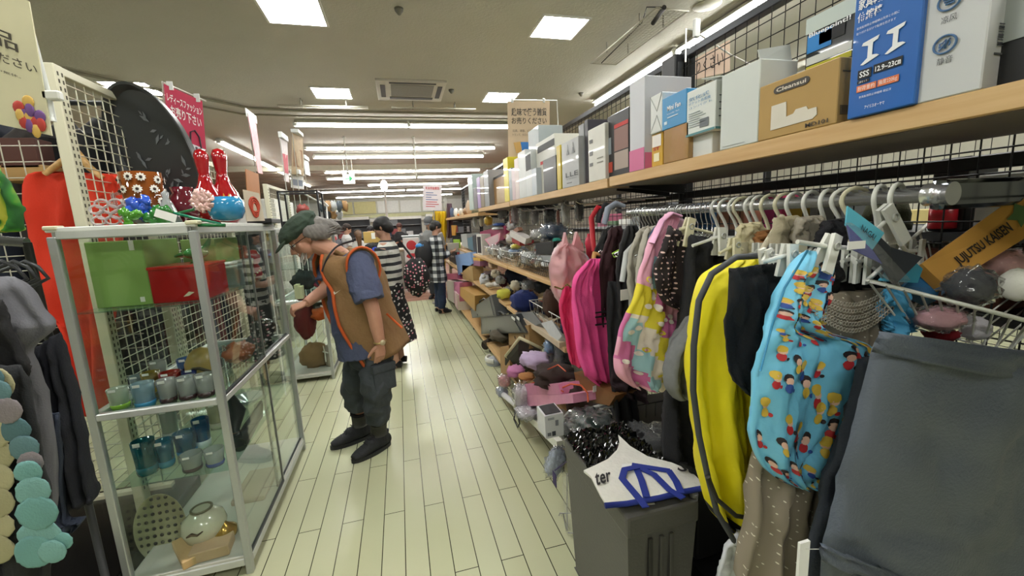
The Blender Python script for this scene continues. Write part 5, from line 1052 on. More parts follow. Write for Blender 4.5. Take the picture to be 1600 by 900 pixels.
# patchwork apron
def pcell(u, v, front):
    if v < .2: return 3
    if v < .36: return 2 if u > .3 else 3
    if v < .5 and u < .42: return 1
    a, b = int(u*3.6+v*1.3), int(v*8-u*1.2); return [0, 3, 4, 3, 0, 1, 3, 2][(a*3+b*5) % 8]
dec = []; rnd = random.Random(4)
for i in range(34):
    u0, v0 = rnd.uniform(.1, .9), rnd.uniform(.28, .96); c = rnd.choice([4, 1, 6, 6]); dec += [(u0, v0, .06, .014, c), (u0, v0, .036, .008, rnd.choice([0, 3, 2]))]
o = tag(mk('patchwork_apron', sheet([(1040, 334, 1064, 338), (1018, 374, 1046, 386), (1002, 420, 1050, 440), (988, 466, 1060, 484), (970, 510, 1066, 520), (960, 550, 1060, 560), (962, 584, 1050, 596), (990, 606, 1036, 614)], 1.14, .05, nf=1.8, amp=.012, seed=9, nu=30, nv=48, cell=pcell, decals=dec),
    [M('#d070a4', .7), M('#e4d238', .7), M('#a4cfda', .7), M('#e4a4bc', .7), M('#ecdfd4', .7), M('#c9863a', .7), M('#efe4de', .7)]), 'pink, yellow and blue patchwork printed apron', 'apron')
mk('neck_strap', MB().tube([W(1018, 380, y=1.12), W(1034, 345, y=1.12), W(1048, 333, y=1.12), W(1062, 338, y=1.12)], .016, 8, flat=.3), M('#cf9ab8', .7), o)
# beige collars and straps crowded on the rail
for i, (a, b, y, c, s) in enumerate([((1160, 350), (1200, 420), 1.0, '#cfc5a0', 'cream strap loop draped over the rail'), ((1186, 362), (1222, 400), .96, '#8a5a2c', 'tan brown leather flap behind the cream strap'), ((1200, 385), (1230, 440), .93, '#b9bfc6', 'pale grey blue collar piece behind the white hangers'), ((1210, 340), (1255, 430), .9, '#b0a68c', 'beige knitted strap near the white hooks'), ((1246, 340), (1290, 410), .86, '#a49c8c', 'taupe cloth behind the near white hooks'), ((1290, 345), (1330, 420), .8, '#1a1a20', 'black cloth tucked behind the nearest hooks')]):
    tag(mk('rail_cloth', sheet([(a[0], a[1], b[0]-8, a[1]-4), (a[0]-4, (a[1]+b[1])/2, b[0], (a[1]+b[1])/2), (a[0]+6, b[1], b[0]-4, b[1]+6)], y, .04, nf=1.5, amp=.01, seed=i), fabric(c)), s, 'cloth')
tag(mk('knitted_strap', MB().tube([W(1168, 428, y=.93), W(1190, 392, y=.92), W(1216, 350, y=.92), W(1222, 338, y=.93)], .008, 8), M('#cfc6ae', .9, 0, .3, 300)), 'twisted cream strap slanting across the white hangers', 'strap')
for i, (px, y, c, s) in enumerate([(1030, 1.33, '#2c4468', 'denim blue'), (1015, 1.42, '#b4afa2', 'pale beige'), (1003, 1.5, '#a8a498', 'grey beige'), (985, 1.58, '#1b1b1e', 'black'), (960, 1.72, '#33141c', 'wine dark'), (948, 1.8, '#141416', 'jet black'), (1046, 1.25, '#b090a0', 'dusty pink')]):
    w_ = 16 if i != 6 else 22
    o = tag(mk('hanging_garment', sheet([(px-4, 352+4*i % 12, px+10, 352), (px-w_, 390, px+14, 384), (px-w_-6, 430, px+12, 430), (px-w_-2, 480+8*i, px+8, 480+8*i)] if i < 6 else [(px-2, 338, px+22, 342), (px-8, 370, px+24, 372), (px-10, 400, px+20, 400)], y, .05, nf=2, amp=.012, seed=i+30, nv=22, nu=14), fabric(c)), s+' garment on the crowded middle of the rail', 'garment')
    if i == 3: tagcard(o, 977, 452, y-.06, .05, .045)
tag(mk('black_trousers', sheet([(950, 440, 985, 440), (950, 520, 985, 520), (955, 600, 990, 600), (962, 660, 1000, 665)], 1.62, .06, nf=2, amp=.014, seed=33, nv=24, nu=14), BLC), 'black trousers with a price tag between pink trousers and patchwork apron', 'trousers')
# pink trousers
PNK = fabric('#f0559e', .08)
o = tag(mk('pink_trousers', sheet([(926, 404, 940, 404), (906, 424, 950, 420), (895, 445, 960, 450), (896, 500, 964, 505), (904, 560, 968, 565), (920, 592, 974, 604), (944, 606, 972, 620)], 1.78, .09, nf=2, amp=.03, seed=17, nu=28, nv=40), PNK), 'bright pink trousers hanging at the far end of the rail', 'trousers')
mk('front_leg', sheet([(922, 405, 934, 405), (895, 438, 926, 440), (896, 480, 930, 480), (902, 540, 938, 545), (914, 588, 950, 600)], 1.71, .05, nf=1, amp=.012, seed=27, nu=16, nv=24), PNK, o)
for py in (487, 494, 506): mk('black_cord', MB().tube([W(930, py+2, y=1.70), W(945, py, y=1.69), W(964, py-2, y=1.70)], .004, 6), M('#17121a', .5), o)
tagcard(o, 929, 603, 1.72, .02, .03)
tag(mk('crimson_trousers', sheet([(880, 446, 905, 450), (874, 480, 902, 490), (884, 530, 908, 530), (894, 570, 908, 575)], 1.9, .07, nf=1.6, amp=.02, seed=18), fabric('#d83468')), 'crimson trousers just left of the bright pink ones', 'trousers')
tag(mk('plum_scarf', sheet([(962, 560, 1000, 575), (955, 600, 1010, 610), (975, 622, 1012, 630)], 1.6, .05, nf=2, seed=19), fabric('#2c1c24')), 'dark plum cloth below the pink trousers', 'cloth')
# pink translucent bag with printed leaves
PK = pane_mat('pink_organza', '#fde0e4', .5, 1.3, .3, .45, '#fcd0d6')
t = thing('pink_organza_bag', 'pale pink see-through bag with pointed handles and printed vines', 'bag', W(892, 470, y=1.98))
mk('bag_body', sheet([(880, 378, 884, 378), (868, 392, 908, 392), (860, 420, 922, 420), (866, 455, 905, 450), (876, 476, 900, 470)], 1.98, .12, nf=1.5, amp=.02, seed=2, wr=.012), PK, t)
mk('handle_tip', MB().prism([W(878, 392, y=1.95), W(884, 363, y=1.95), W(890, 392, y=1.95)], (0, .03, 0)).prism([W(894, 394, y=1.95), W(902, 362, y=1.95), W(914, 392, y=1.95)], (0, .03, 0)), PK, t)
mk('inner_wrap', MB().ball(W(902, 388, y=2.0), (.03, .03, .05), 14, 0, .3, 2).ball(W(922, 385, y=2.0), (.025, .02, .06), 12, 0, .3, 5), M('#c4344c', .5), t)
mk('vine_print', MB().tube([W(866, 448, y=1.89), W(878, 452, y=1.89), W(886, 444, y=1.89), W(894, 450, y=1.9), (W(902, 438, y=1.9))], .004, 5).tube([W(880, 462, y=1.89), W(882, 452, y=1.89)], .004, 5), M('#6d7a34', .6), t)
# red and blue-grey padded hanger ends, wooden hangers
for i, (a, b, c_, r_, y, col, s) in enumerate([((928, 392), (924, 340), (934, 324), .012, 1.92, '#b81828', 'red padded hanger end at the far end of the rail'), ((944, 350), (950, 326), (962, 318), .014, 1.88, '#9ca4b4', 'grey blue padded hanger arch beside the red one'), ((934, 348), (938, 330), (946, 320), .014, 1.92, '#26262c', 'dark padded hanger arch between the red and grey blue ones')]):
    tag(mk('padded_hanger', MB().tube([W(*a, y=y), W(*b, y=y), W(*c_, y=y), W(c_[0]+14, c_[1]+4, y=y)], [r_, r_*1.2, r_*1.1, r_*.7], 10), M(col, .6)), s, 'hanger')
for i, (a, b, y, col, s) in enumerate([((926, 412), (944, 400), 1.8, '#c9975c', 'light wooden hanger end above the pink trousers, lower one'), ((930, 405), (948, 393), 1.83, '#b98850', 'light wooden hanger end above the pink trousers, upper one'), ((972, 440), (1000, 372), 1.55, '#b9bdbb', 'grey padded hanger arch above the black trousers'), ((984, 440), (1006, 388), 1.52, '#a9adab', 'second grey padded hanger arch close to the patchwork apron')]):
    p0, p1 = W(*a, y=y), W(*b, y=y); m2 = (p0+p1)/2+Vector((-.02, 0, .03)); tag(mk('wooden_hanger' if i < 2 else 'padded_hanger', MB().tube([p0, m2, p1, p1+Vector((.06, 0, .0))], [.012, .014, .012, .006], 8), M(col, .5)), s, 'hanger')
# ---- white wire basket with its goods, and the kraft strip
ya, yb = .64, .40
A_, B_, C_, D_ = W(1356, 438, y=.60), W(1608, 502, y=.50), W(1560, 346, y=.80), W(1452, 348, y=.90)
E_ = W(1700, 420, y=.7)
t = thing('wire_basket', 'white coated wire basket hooked up beside the chrome arm', 'basket', (A_+E_)/2-Vector((0, 0, .15))); WR = M('#d9dbd4', .35)
rim = [A_, B_, E_, C_, D_]
mk('rim', MB().tube(rim, .0046, 8, True), WR, t)
cen = sum(rim, Vector())/5; low = [p.lerp(cen, .28)+Vector((0, 0, -.115)) for p in rim]
mk('base_ring', MB().tube(low, .0026, 8, True), WR, t); mb = MB()
for i in range(5):
    for j in range(9 if i in (0, 4) else 7): f = j/(9 if i in (0, 4) else 7); mb.tube([rim[i].lerp(rim[(i+1) % 5], f), low[i].lerp(low[(i+1) % 5], f)], .0022, 6)
for j in range(1, 8): mb.tube([low[0].lerp(low[1], j/8), low[3].lerp(low[2], j/8)], .002, 5)
mk('wires', mb, WR, t)
q = cen+Vector((0, 0, -.1))
for i, (px, py, y, r_, c, j, s, nm, cat) in enumerate([(1468, 498, .58, (.05, .035, .022), '#c898a0', .3, 'pale pink bagged doll in the wire basket', 'pink_soft_toy', 'soft toy'), (1516, 448, .56, (.036, .036, .034), '#26262a', .25, 'black plush ball in a clear bag on the basket rim', 'black_plush_ball', 'soft toy'),
   (1520, 512, .58, (.028, .03, .026), '#c9c6cc', .15, 'pale white plush at the bottom of the basket', 'white_plush', 'soft toy'), (1566, 412, .62, (.045, .04, .03), '#d8a8a8', .3, 'pink knitted toy in a clear bag behind the kraft strip', 'pink_knitted_toy', 'soft toy'), (1470, 520, .6, (.03, .03, .018), '#8a1420', .2, 'dark red cloth at the bottom of the basket', 'red_cloth', 'cloth'),
   (1590, 445, .55, (.016, .03, .034), '#dcdcd0', .1, 'cream ring shaped item at the right edge', 'cream_roll', 'roll')]):
    o = tag(mk(nm, MB().ball(W(px, py, y=y), r_, 24, 0, j*.4, i, cr_=.12), fabric(c)), s, cat)
    if i in (0, 1, 3): mk('clear_bag', MB().ball(W(px, py, y=y), tuple(v*1.15 for v in r_), 26, 0, .22, i+9, None, 5), pane_mat('crinkle_film', '#f4f4f4', 1, 1.35, .05, .04), o)
c0, c1, c2, c3 = W(1408, 444, y=.64), W(1640, 268, y=.60), W(1672, 340, y=.58), W(1476, 462, y=.60)
t = thing('kraft_strip_box', 'flat kraft box reading Jujutsu Kaisen with green emblem, slanting in the basket', 'box', (c0+c3)/2)
t['label'] = 'flat kraft box with black capital letters and green emblem, slanting in the basket'
c0, c1 = W(1440, 412, y=.64), W(1650, 262, y=.60); c3, c2 = W(1478, 448, y=.60), W(1690, 318, y=.56)
P = [c0, c1, c2, c3]; n = (c1-c0).cross(c3-c0).normalized(); n = n if n.y < 0 else -n
mk('lid', MB().prism(P, -n*.03), M('#b8893c', .6, 0, .08), t)
fit(t, P, n, .15, .40, .55, .76, 'JUJUTSU KAISEN', '#1c1610', bold=.03); fit(t, P, n, .80, .25, 1.0, .6, 'SATORU', '#1c1610', bold=.02)
mk('green_emblem', MB().prism([on(P, a, b, .001, n) for a, b in [(.56, .35), (.62, .3), (.66, .12), (.69, .3), (.78, .3), (.74, .5), (.76, .75), (.66, .62), (.6, .72), (.61, .52)]][::-1], n*.001), M('#4c6a3c', .6), t)
o = tag(mk('blue_flat_box', MB().prism([W(1412, 448, y=.66), W(1440, 420, y=.66), W(1470, 450, y=.62), W(1462, 470, y=.62)], (.02, .03, -.02)), M('#1f5a84', .4)), 'dark blue flat box under the kraft one', 'box')
# blister packs on the rail end
t, P, r, u, n = poster('blister_pack', [(1326, 322, .64), (1392, 386, .62), (1442, 402, .60), (1398, 446, .60)], .62, M('#2c3038', .4), 'x', 'package')
t['label'] = 'turquoise and black packaged item slanting below the nearest hooks'
c = [W(1325, 322, y=.61), W(1382, 364, y=.61), W(1362, 392, y=.61), W(1322, 352, y=.61)]
mk('turquoise_header', MB().prism(c, (0, .003, 0)), M('#5cb4cc', .4), t); fitP = [c[0], c[1], c[2], c[3]]; fit(t, fitP, Vector((0, -1, 0)), .42, .35, .85, .65, 'NAGAI', '#1c2c34', bold=.01)
mk('violet_panel', MB().prism([W(1322, 352, y=.6), W(1362, 392, y=.6), W(1376, 412, y=.6), W(1330, 390, y=.6)], (0, -.003, 0)), M('#4c50a0', .4), t)
mk('clear_cover', MB().prism([W(1320, 348, y=.59), W(1352, 370, y=.59), W(1412, 436, y=.58), W(1396, 444, y=.58), W(1330, 398, y=.59)], (0, -.012, 0)), pane_mat('crinkle_film', '#f4f4f4', 1, 1.35, .05, .04), t)
mk('barcode_label', MB().box(W(1326, 378, y=.575), W(1350, 388, y=.577)), M('#e0e0dc', .6), t)
o = tag(mk('turquoise_pouch', MB().prism([W(1388, 440, y=.62), W(1420, 400, y=.62), W(1442, 420, y=.62), W(1434, 442, y=.62)], (0, .02, 0)), M('#3f98b4', .5)), 'small turquoise pouch edge beside the basket rim', 'pouch')
tag(mk('sky_blue_mitten', sheet([(1388, 452, 1416, 452), (1386, 480, 1420, 484), (1392, 505, 1424, 512), (1396, 520, 1400, 522)], .62, .02, nf=2, seed=5), M('#4aa0cc', .6)), 'sky blue fabric with a frilled edge seen through the basket wires', 'cloth')
# ---- the other side of the gondola: goods glimpsed through the mesh
t = thing('back_shelf', 'dark shelf on the far side of the black mesh', 'shelf', (1.7, 2, 1.4)); mk('shelf_panel', MB().box((1.47, -.4, 1.385), (1.9, 3.6, 1.41)), M('#3a3c40', .5), t); mk('edge', MB().box((1.9, -.4, 1.38), (1.91, 3.6, 1.415)), M('#8a8c90', .4), t)
for i, (a, b, h_, c, s, nm, cat) in enumerate([(.52, .66, .11, '#c9ccd0', 'white box right of the white carton pair behind the mesh', 'white_box', 'box'), (.68, .77, .1, '#d2d4d4', 'white box behind the mesh above the chrome arm', 'white_box', 'box'), (.79, .87, .12, '#1c1c1e', 'black and red machine behind the mesh', 'black_machine', 'appliance'),
      (1.12, 1.24, .1, '#84868a', 'grey hard case behind the mesh', 'grey_case', 'case'), (1.36, 1.45, .09, '#c83a80', 'bright pink box behind the mesh', 'pink_box', 'box'), (1.25, 1.33, .06, '#c9a43a', 'yellow packet behind the mesh', 'yellow_packet', 'package'), (1.55, 1.72, .09, '#b9876a', 'orange brown packet behind the mesh', 'orange_packet', 'package'), (1.76, 1.95, .08, '#23527c', 'blue packet behind the mesh', 'blue_packet', 'package'), (2.1, 2.4, .1, '#6a6c70', 'grey packet behind the mesh, furthest', 'grey_packet', 'package')]):
    o = tag(mk(nm, MB().box((1.5, a, 1.411), (1.62, b, 1.411+h_+.05), bev=.005), M(c, .45)), s, cat)
    if 'machine' in nm: mk('red_part', MB().lathe([(.03, 0), (.03, .06), (.01, .07)], (1.49, .83, 1.42)), M('#b0202a', .3), o); mk('handle', MB().tube([(1.52, .8, 1.58), (1.52, .8, 1.61), (1.52, .86, 1.61), (1.52, .86, 1.58)], .006, 6), BLK, o)
o = tag(mk('olive_hat', MB().lathe([(.06, 0), (.062, .05), (.05, .09), (.02, .11), (0, .112)], (1.56, 1.02, 1.411)), fabric('#4a4c34')), 'olive knitted hat behind the mesh', 'hat'); mk('brim', MB().lathe([(.066, 0), (.068, .02), (.062, .025)], (1.56, 1.02, 1.411)), fabric('#3f412c'), o)
for i, (a, b, c, s) in enumerate([(.7, .9, '#7a4a3c', 'brown box below the far shelf, seen through the mesh'), (.36, .64, '#8c6a4c', 'lattice patterned brown box below the far shelf'), (.95, 1.2, '#6a5a4c', 'taupe box below the far shelf')]):
    tag(mk('brown_box', MB().box((1.5, a, 1.2), (1.8, b, 1.36), bev=.004), dots_mat('lattice', '#8c6a4c', '#5a3c2c', 60, .3, .6) if i == 1 else M(c, .6)), s, 'box')
t = thing('back_shelf', 'second dark shelf lower on the far side of the black mesh', 'shelf', (1.7, 2, 1.15)); mk('shelf_panel', MB().box((1.47, -.4, 1.17), (1.9, 1.8, 1.199)), M('#3a3c40', .5), t)
# second aisle gondola further right
gondola('second black mesh gondola seen through the first one at the upper right', 3.3, .5, 6, .3, 1.9, [.6, 3.2, 5.9], 1, .07)
for i in range(16):
    y = .7+i*.33; rr = random.Random(i); c = ['#d6d8da', '#a04a44', '#3f6a9c', '#c9b87a', '#7c8084', '#dcdcd8', '#4c6a4a', '#b0627c'][i % 8]
    tag(mk('far_aisle_box', MB().box((2.95, y, 1.3), (3.25, y+.24, 1.42+.12*rr.random()), bev=.005), M(c, .5)), ['white', 'brick red', 'steel blue', 'sand', 'grey', 'off white', 'moss green', 'rose'][i % 8]+(' carton' if i < 8 else ' small carton')+' on the next aisle seen through the mesh', 'box', 'boxes on the next aisle')
t = thing('far_shelf', 'shelf of cartons on the next aisle', 'shelf', (3.1, 3, 1.27)); mk('shelf_panel', MB().box((2.93, .5, 1.27), (3.29, 6, 1.299)), M('#8a8c8e', .5), t)
# loose hooks under the top board
for i in range(9):
    y = 1.98+i*.2; tag(mk('display_hook', MB().tube([(GX, y, 1.585), (1.08, y, 1.585), (1.055, y, 1.60)], .0035, 6), CHR), 'chrome prong hook under the second board', 'hook', 'chrome prong hooks under the second board')
# ---------------------------------------------------------------- goods heaped on the right-hand shelves
FILM = pane_mat('crinkle_film', '#f4f4f4', 1, 1.35, .05, .04)
FILMB = pane_mat('glossy_film', '#f6f6f6', 1, 1.6, .08, .10, '#e6e8ea')
FILM2 = pane_mat('milky_film', '#f0f2f4', 1, 1.4, .1, .3, '#d8dce0')
def dist(p): return (p-Vector((0, 0, EYE))).dot(FW)/F
def lump(nm, px, py, X, a, b, col, label, cat, jit=.2, seed=0, dep=1., rot=None, mat=None, film=False, y=None, n=22):
    """soft crumpled thing: centre at a picture point on plane x=X, half sizes a, b in picture pixels of its distance"""
    c = W(px, py, x=X) if y is None else W(px, py, y=y); k = dist(c)
    r = (a*k*.9, a*k*dep, b*k); R = Matrix.Rotation(rot, 3, 'Y') if rot else None
    o = tag(mk(nm, MB().ball(c, r, n, 0, jit*.6, seed, R, sq=3.4 if 'ball' not in nm else 0, cr_=.3 if jit > .1 else .12), mat or fabric(col)), label, cat)
    if film: mk('clear_bag', MB().ball(c, tuple(v*1.15 for v in r), n+6, 0, jit*.6+.05, seed+5, R, 4.5, sq=3., cr_=.55), FILMB, o)
    return o, c, k
def slab(nm, quad, dv, mat, label, cat, X=None, y=None):
    """flat-sided thing: four picture points (each may carry its own x) pushed back by dv"""
    P = [W(q[0], q[1], x=(q[2] if len(q) > 2 else X)) if y is None else W(q[0], q[1], y=y) for q in quad]
    return tag(mk(nm, MB().prism(P, dv), mat), label, cat), P
def wbasket(label, x0, x1, y0, y1, z0, z1, col, n=12, name='wire_basket', r=.0028):
    t = thing(name, label, 'basket', ((x0+x1)/2, (y0+y1)/2, z0)); m = M(col, .4)
    mk('rim', MB().tube([(x0, y0, z1), (x1, y0, z1), (x1, y1, z1), (x0, y1, z1)], r*1.3, 6, True), m, t); mb = MB()
    for i in range(n+1):
        y = y0+(y1-y0)*i/n; mb.tube([(x0, y, z1), (x0+.02, y, z0), (x1, y, z0)], r*.7, 4)
    for i in range(1, 6):
        x = x0+(x1-x0)*i/6; mb.tube([(x, y0, z1), (x, y0+.01, z0), (x, y1-.01, z0), (x, y1, z1)], r*.7, 4)
    mb.tube([(x0+.01, y0, (z0+z1)/2), (x0+.01, y1, (z0+z1)/2)], r*.7, 4); mk('wires', mb, m, t); return t
Z1, Z2, Z0 = 1.088, .711, .131
wbasket('white wire basket full of packets on the waist high shelf', .97, 1.34, 3.62, 4.9, Z1, Z1+.13, '#d4d8d6')
wbasket('black wire basket full of papers on the waist high shelf, nearer one', .97, 1.34, 2.5, 3.5, Z1, Z1+.12, '#1c1d20', 22)
wbasket('white wire basket on the knee high shelf behind the brown cloth', .95, 1.3, 2.4, 3.1, Z2+.0, Z2+.16, '#d8dad6', 7)
P_ = [ # name, px, py, X, a, b, colour, label, category, jit, film
 ('white_packet', 826, 404, 1.05, 13, 11, '#c6c8c8', 'white bagged packet over the black wire basket', 'package', .25, 1),
 ('white_packet', 801, 372, 1.1, 12, 8, '#cfc9c6', 'white paper packet lying on top of the basket pile', 'package', .3, 0),
 ('white_packet', 788, 394, 1.02, 10, 8, '#bcc0c0', 'greyish bagged packet low in the white basket', 'package', .3, 1),
 ('clear_packet', 775, 392, 1.02, 10, 9, '#c9c8c4', 'clear bagged goods at the left of the white basket', 'package', .35, 1),
 ('yellow_packet', 806, 385, 1.05, 9, 4, '#d2c840', 'yellow packet in the white basket', 'package', .15, 1),
 ('blue_packet', 803, 393, 1.03, 10, 4, '#7f9cc0', 'pale blue packet under the yellow one', 'package', .15, 1),
 ('red_ribbon_parcel', 826, 377, 1.12, 9, 5, '#a83038', 'red ribboned parcel on the pile', 'parcel', .3, 0),
 ('navy_packet', 866, 362, 1.15, 24, 13, '#1f3854', 'large navy blue bagged fabric at the back of the shelf', 'package', .15, 1),
 ('teal_packet', 870, 378, 1.12, 8, 7, '#2c8c7c', 'teal packet right of the navy one', 'package', .1, 0),
 ('white_tissue_bundle', 803, 352, 1.15, 12, 8, '#c8c6c6', 'white crumpled bundle behind the basket', 'bundle', .3, 1),
 ('pale_packet', 840, 366, 1.12, 12, 8, '#bcbcba', 'pale grey packet left of the navy one', 'package', .3, 1),
 ('white_packet', 853, 412, 1.0, 8, 5, '#d8dce0', 'small white packet at the right end of the black basket', 'package', .2, 0),
 ('papers_bundle', 845, 432, 1.05, 14, 7, '#a8a49c', 'bundle of papers in the black wire basket', 'papers', .3, 0),
 ('white_soft_toy', 741, 418, .98, 8, 6, '#d4d0ca', 'white soft toy on the knee high shelf, leftmost', 'soft toy', .35, 0),
 ('red_soft_toy', 755, 409, 1.0, 6, 8, '#a82028', 'red soft toy among the white ones', 'soft toy', .3, 0),
 ('beige_soft_toy', 770, 414, 1.02, 8, 7, '#b99c80', 'beige soft toy right of the red one', 'soft toy', .35, 0),
 ('white_soft_toy', 757, 437, .96, 9, 8, '#ccccd0', 'white drooping soft toy below the red one', 'soft toy', .35, 0),
 ('cream_soft_toy', 774, 428, .99, 8, 6, '#c4b8a4', 'cream soft toy in the middle of the toy heap', 'soft toy', .4, 0),
 ('black_white_soft_toy', 782, 438, .98, 9, 6, '#8c8a88', 'grey and white soft toy at the right of the toy heap', 'soft toy', .4, 0),
 ('blue_soft_toy', 755, 430, .96, 4, 3, '#3a64a4', 'tiny blue toy between the white ones', 'soft toy', .3, 0),
 ('orange_soft_toy', 763, 405, 1.04, 4, 5, '#b85c34', 'small orange toy behind the red one', 'soft toy', .3, 0),
 ('maroon_cloth', 786, 440, 1.05, 8, 9, '#4c1426', 'maroon cloth hanging behind the toys', 'cloth', .2, 0),
 ('navy_cushion', 806, 432, 1.2, 20, 14, '#10162c', 'dark navy cushion at the back of the knee high shelf', 'cushion', .1, 0),
 ('cream_pouch', 805, 446, 1.0, 9, 8, '#b9b09a', 'cream pouch above the navy towel', 'pouch', .25, 0),
 ('yellow_cloth', 787, 459, .96, 13, 8, '#d0cc50', 'yellow towel rolled at the front of the knee high shelf', 'towel', .15, 0),
 ('navy_towel', 819, 470, .97, 24, 17, '#14245c', 'folded navy blue towel at the front of the knee high shelf', 'towel', .12, 0),
 ('grey_packet', 826, 446, 1.1, 12, 8, '#8c9094', 'grey bagged clothes behind the navy towel', 'package', .3, 1),
 ('charcoal_cloth', 846, 448, 1.2, 14, 10, '#2c2e30', 'charcoal cloth at the back beside the brown one', 'cloth', .2, 0),
 ('brown_cloth', 864, 474, 1.0, 18, 24, '#3c2418', 'dark brown fleece heaped beside the pink trousers', 'cloth', .15, 0),
 ('brown_bear', 869, 511, .97, 8, 7, '#a07844', 'small brown bear toy in the lower white basket', 'soft toy', .3, 0),
 ('yellow_ball', 889, 495, .97, 5, 5, '#c8cc28', 'yellow green ball in the lower white basket', 'ball', .05, 0),
 ('navy_pouch', 883, 513, .98, 9, 8, '#1c2640', 'navy pouch beside the small brown bear', 'pouch', .2, 0),
 ('pink_beige_toy', 841, 503, .95, 7, 5, '#c49484', 'pale pink toy at the edge of the magazines', 'soft toy', .3, 0),
 ('mauve_cloth', 818, 484, .97, 12, 5, '#6a5458', 'mauve cloth under the navy towel', 'cloth', .2, 0),
 ('blue_bottle_pack', 858, 542, .93, 9, 11, '#6c8cac', 'blue bagged bottle behind the magazines', 'package', .25, 1),
 ('black_bagged_goods', 880, 560, 1.0, 14, 24, '#1a1b1d', 'black bagged goods behind the brown apron', 'bag', .25, 1),
 ('grey_bagged_goods', 862, 556, .98, 10, 16, '#7c848a', 'grey bagged goods left of the black ones', 'bag', .3, 1),
 ('brown_cloth_roll', 787, 524, .9, 26, 8, '#4c4434', 'khaki brown garment lying on the base shelf', 'garment', .2, 0),
 ('lavender_cloth', 836, 562, .80, 26, 11, '#b8a4c4', 'pale lavender jacket on top of the clothes heap', 'jacket', .22, 0),
 ('pink_purple_cloth', 806, 580, .78, 17, 8, '#c07aa4', 'pink and purple printed cloth at the left of the heap', 'cloth', .3, 0),
 ('orange_trim_cloth', 822, 588, .78, 14, 4, '#b07844', 'orange brown strap lying across the heap', 'strap', .3, 0),
 ('red_white_toy', 788, 595, .73, 11, 9, '#c08484', 'red and white bagged toy at the aisle edge of the heap', 'soft toy', .2, 1),
 ('blue_white_toy', 785, 612, .72, 10, 8, '#9aa4b8', 'blue and white bagged toy under the red and white one', 'soft toy', .15, 1),
 ('brown_apron', 868, 588, .82, 36, 17, '#2c1a16', 'crumpled dark brown apron with orange edging', 'apron', .3, 0),
 ('brown_apron_tail', 898, 612, .84, 22, 16, '#2a1814', 'end of a dark brown garment hanging over the pink packs', 'garment', .3, 0),
 ('clear_bagged_clothes', 816, 620, .72, 14, 20, '#c8bcc4', 'clear bag of pale clothes at the corner of the heap', 'package', .3, 1),
 ('clear_bagged_clothes', 824, 644, .72, 20, 8, '#c4c0c8', 'clear bag under the pink packs', 'package', .3, 1),
 ('dark_bagged_goods', 925, 660, .8, 34, 17, '#20302c', 'dark green bagged goods behind the grey bin', 'bag', .25, 1),
 ('black_plastic_bag', 920, 692, .72, 30, 17, '#0c0d0e', 'crinkled black plastic bag on the grey bin', 'bag', .22, 1),
 ('black_plastic_bag', 1010, 690, .95, 38, 20, '#0d0d10', 'crinkled black plastic bag beyond the white apron', 'bag', .2, 1),
 ('grey_white_pack', 883, 672, .74, 11, 13, '#9a9ca4', 'grey bagged pack above the hanging clear one', 'package', .25, 1),
 ('white_roll', 905, 648, .82, 15, 7, '#bfc8c8', 'white bagged roll under the wire rack', 'package', .15, 1),
 ('maroon_pack', 962, 668, .88, 12, 8, '#4c2c2c', 'maroon bagged goods right of the dark green ones', 'package', .2, 1)]
for i, (nm, px, py, X, a, b, c, s, cat, j, f) in enumerate(P_):
    o, cc, k = lump(nm, px, py, X, a, b, c, s, cat, j, i, film=bool(f), n=26 if a > 15 else 20, mat=M(c, .35, 0, .3, 30, .3, 40) if f else fabric(c, .2))
    if nm == 'brown_apron': mk('orange_edging', MB().tube([W(828, 600, x=.78), W(846, 594, x=.76), W(868, 604, x=.75), W(880, 612, x=.75)], .004, 6).tube([W(850, 580, x=.77), W(872, 570, x=.77), W(884, 580, x=.77)], .0035, 6), M('#c0502c', .7), o)
    if nm == 'brown_apron_tail': mk('orange_edging', MB().tube([W(878, 606, x=.76), W(892, 600, x=.76), W(908, 602, x=.77), W(918, 614, x=.78), W(919, 628, x=.78)], .004, 6), M('#c0502c', .7), o)
    if 'soft_toy' in nm and a > 5 and 'red_white' not in nm:
        mk('head', MB().ball(cc+Vector((-.02, -.03, b*k*.7)), a*k*.45, 12), fabric(c), o); mk('ear', MB().ball(cc+Vector((-.04, -.03, b*k*1.05)), a*k*.16, 8), fabric(c), o); mk('ear', MB().ball(cc+Vector((.0, -.03, b*k*1.1)), a*k*.16, 8), fabric(c), o)
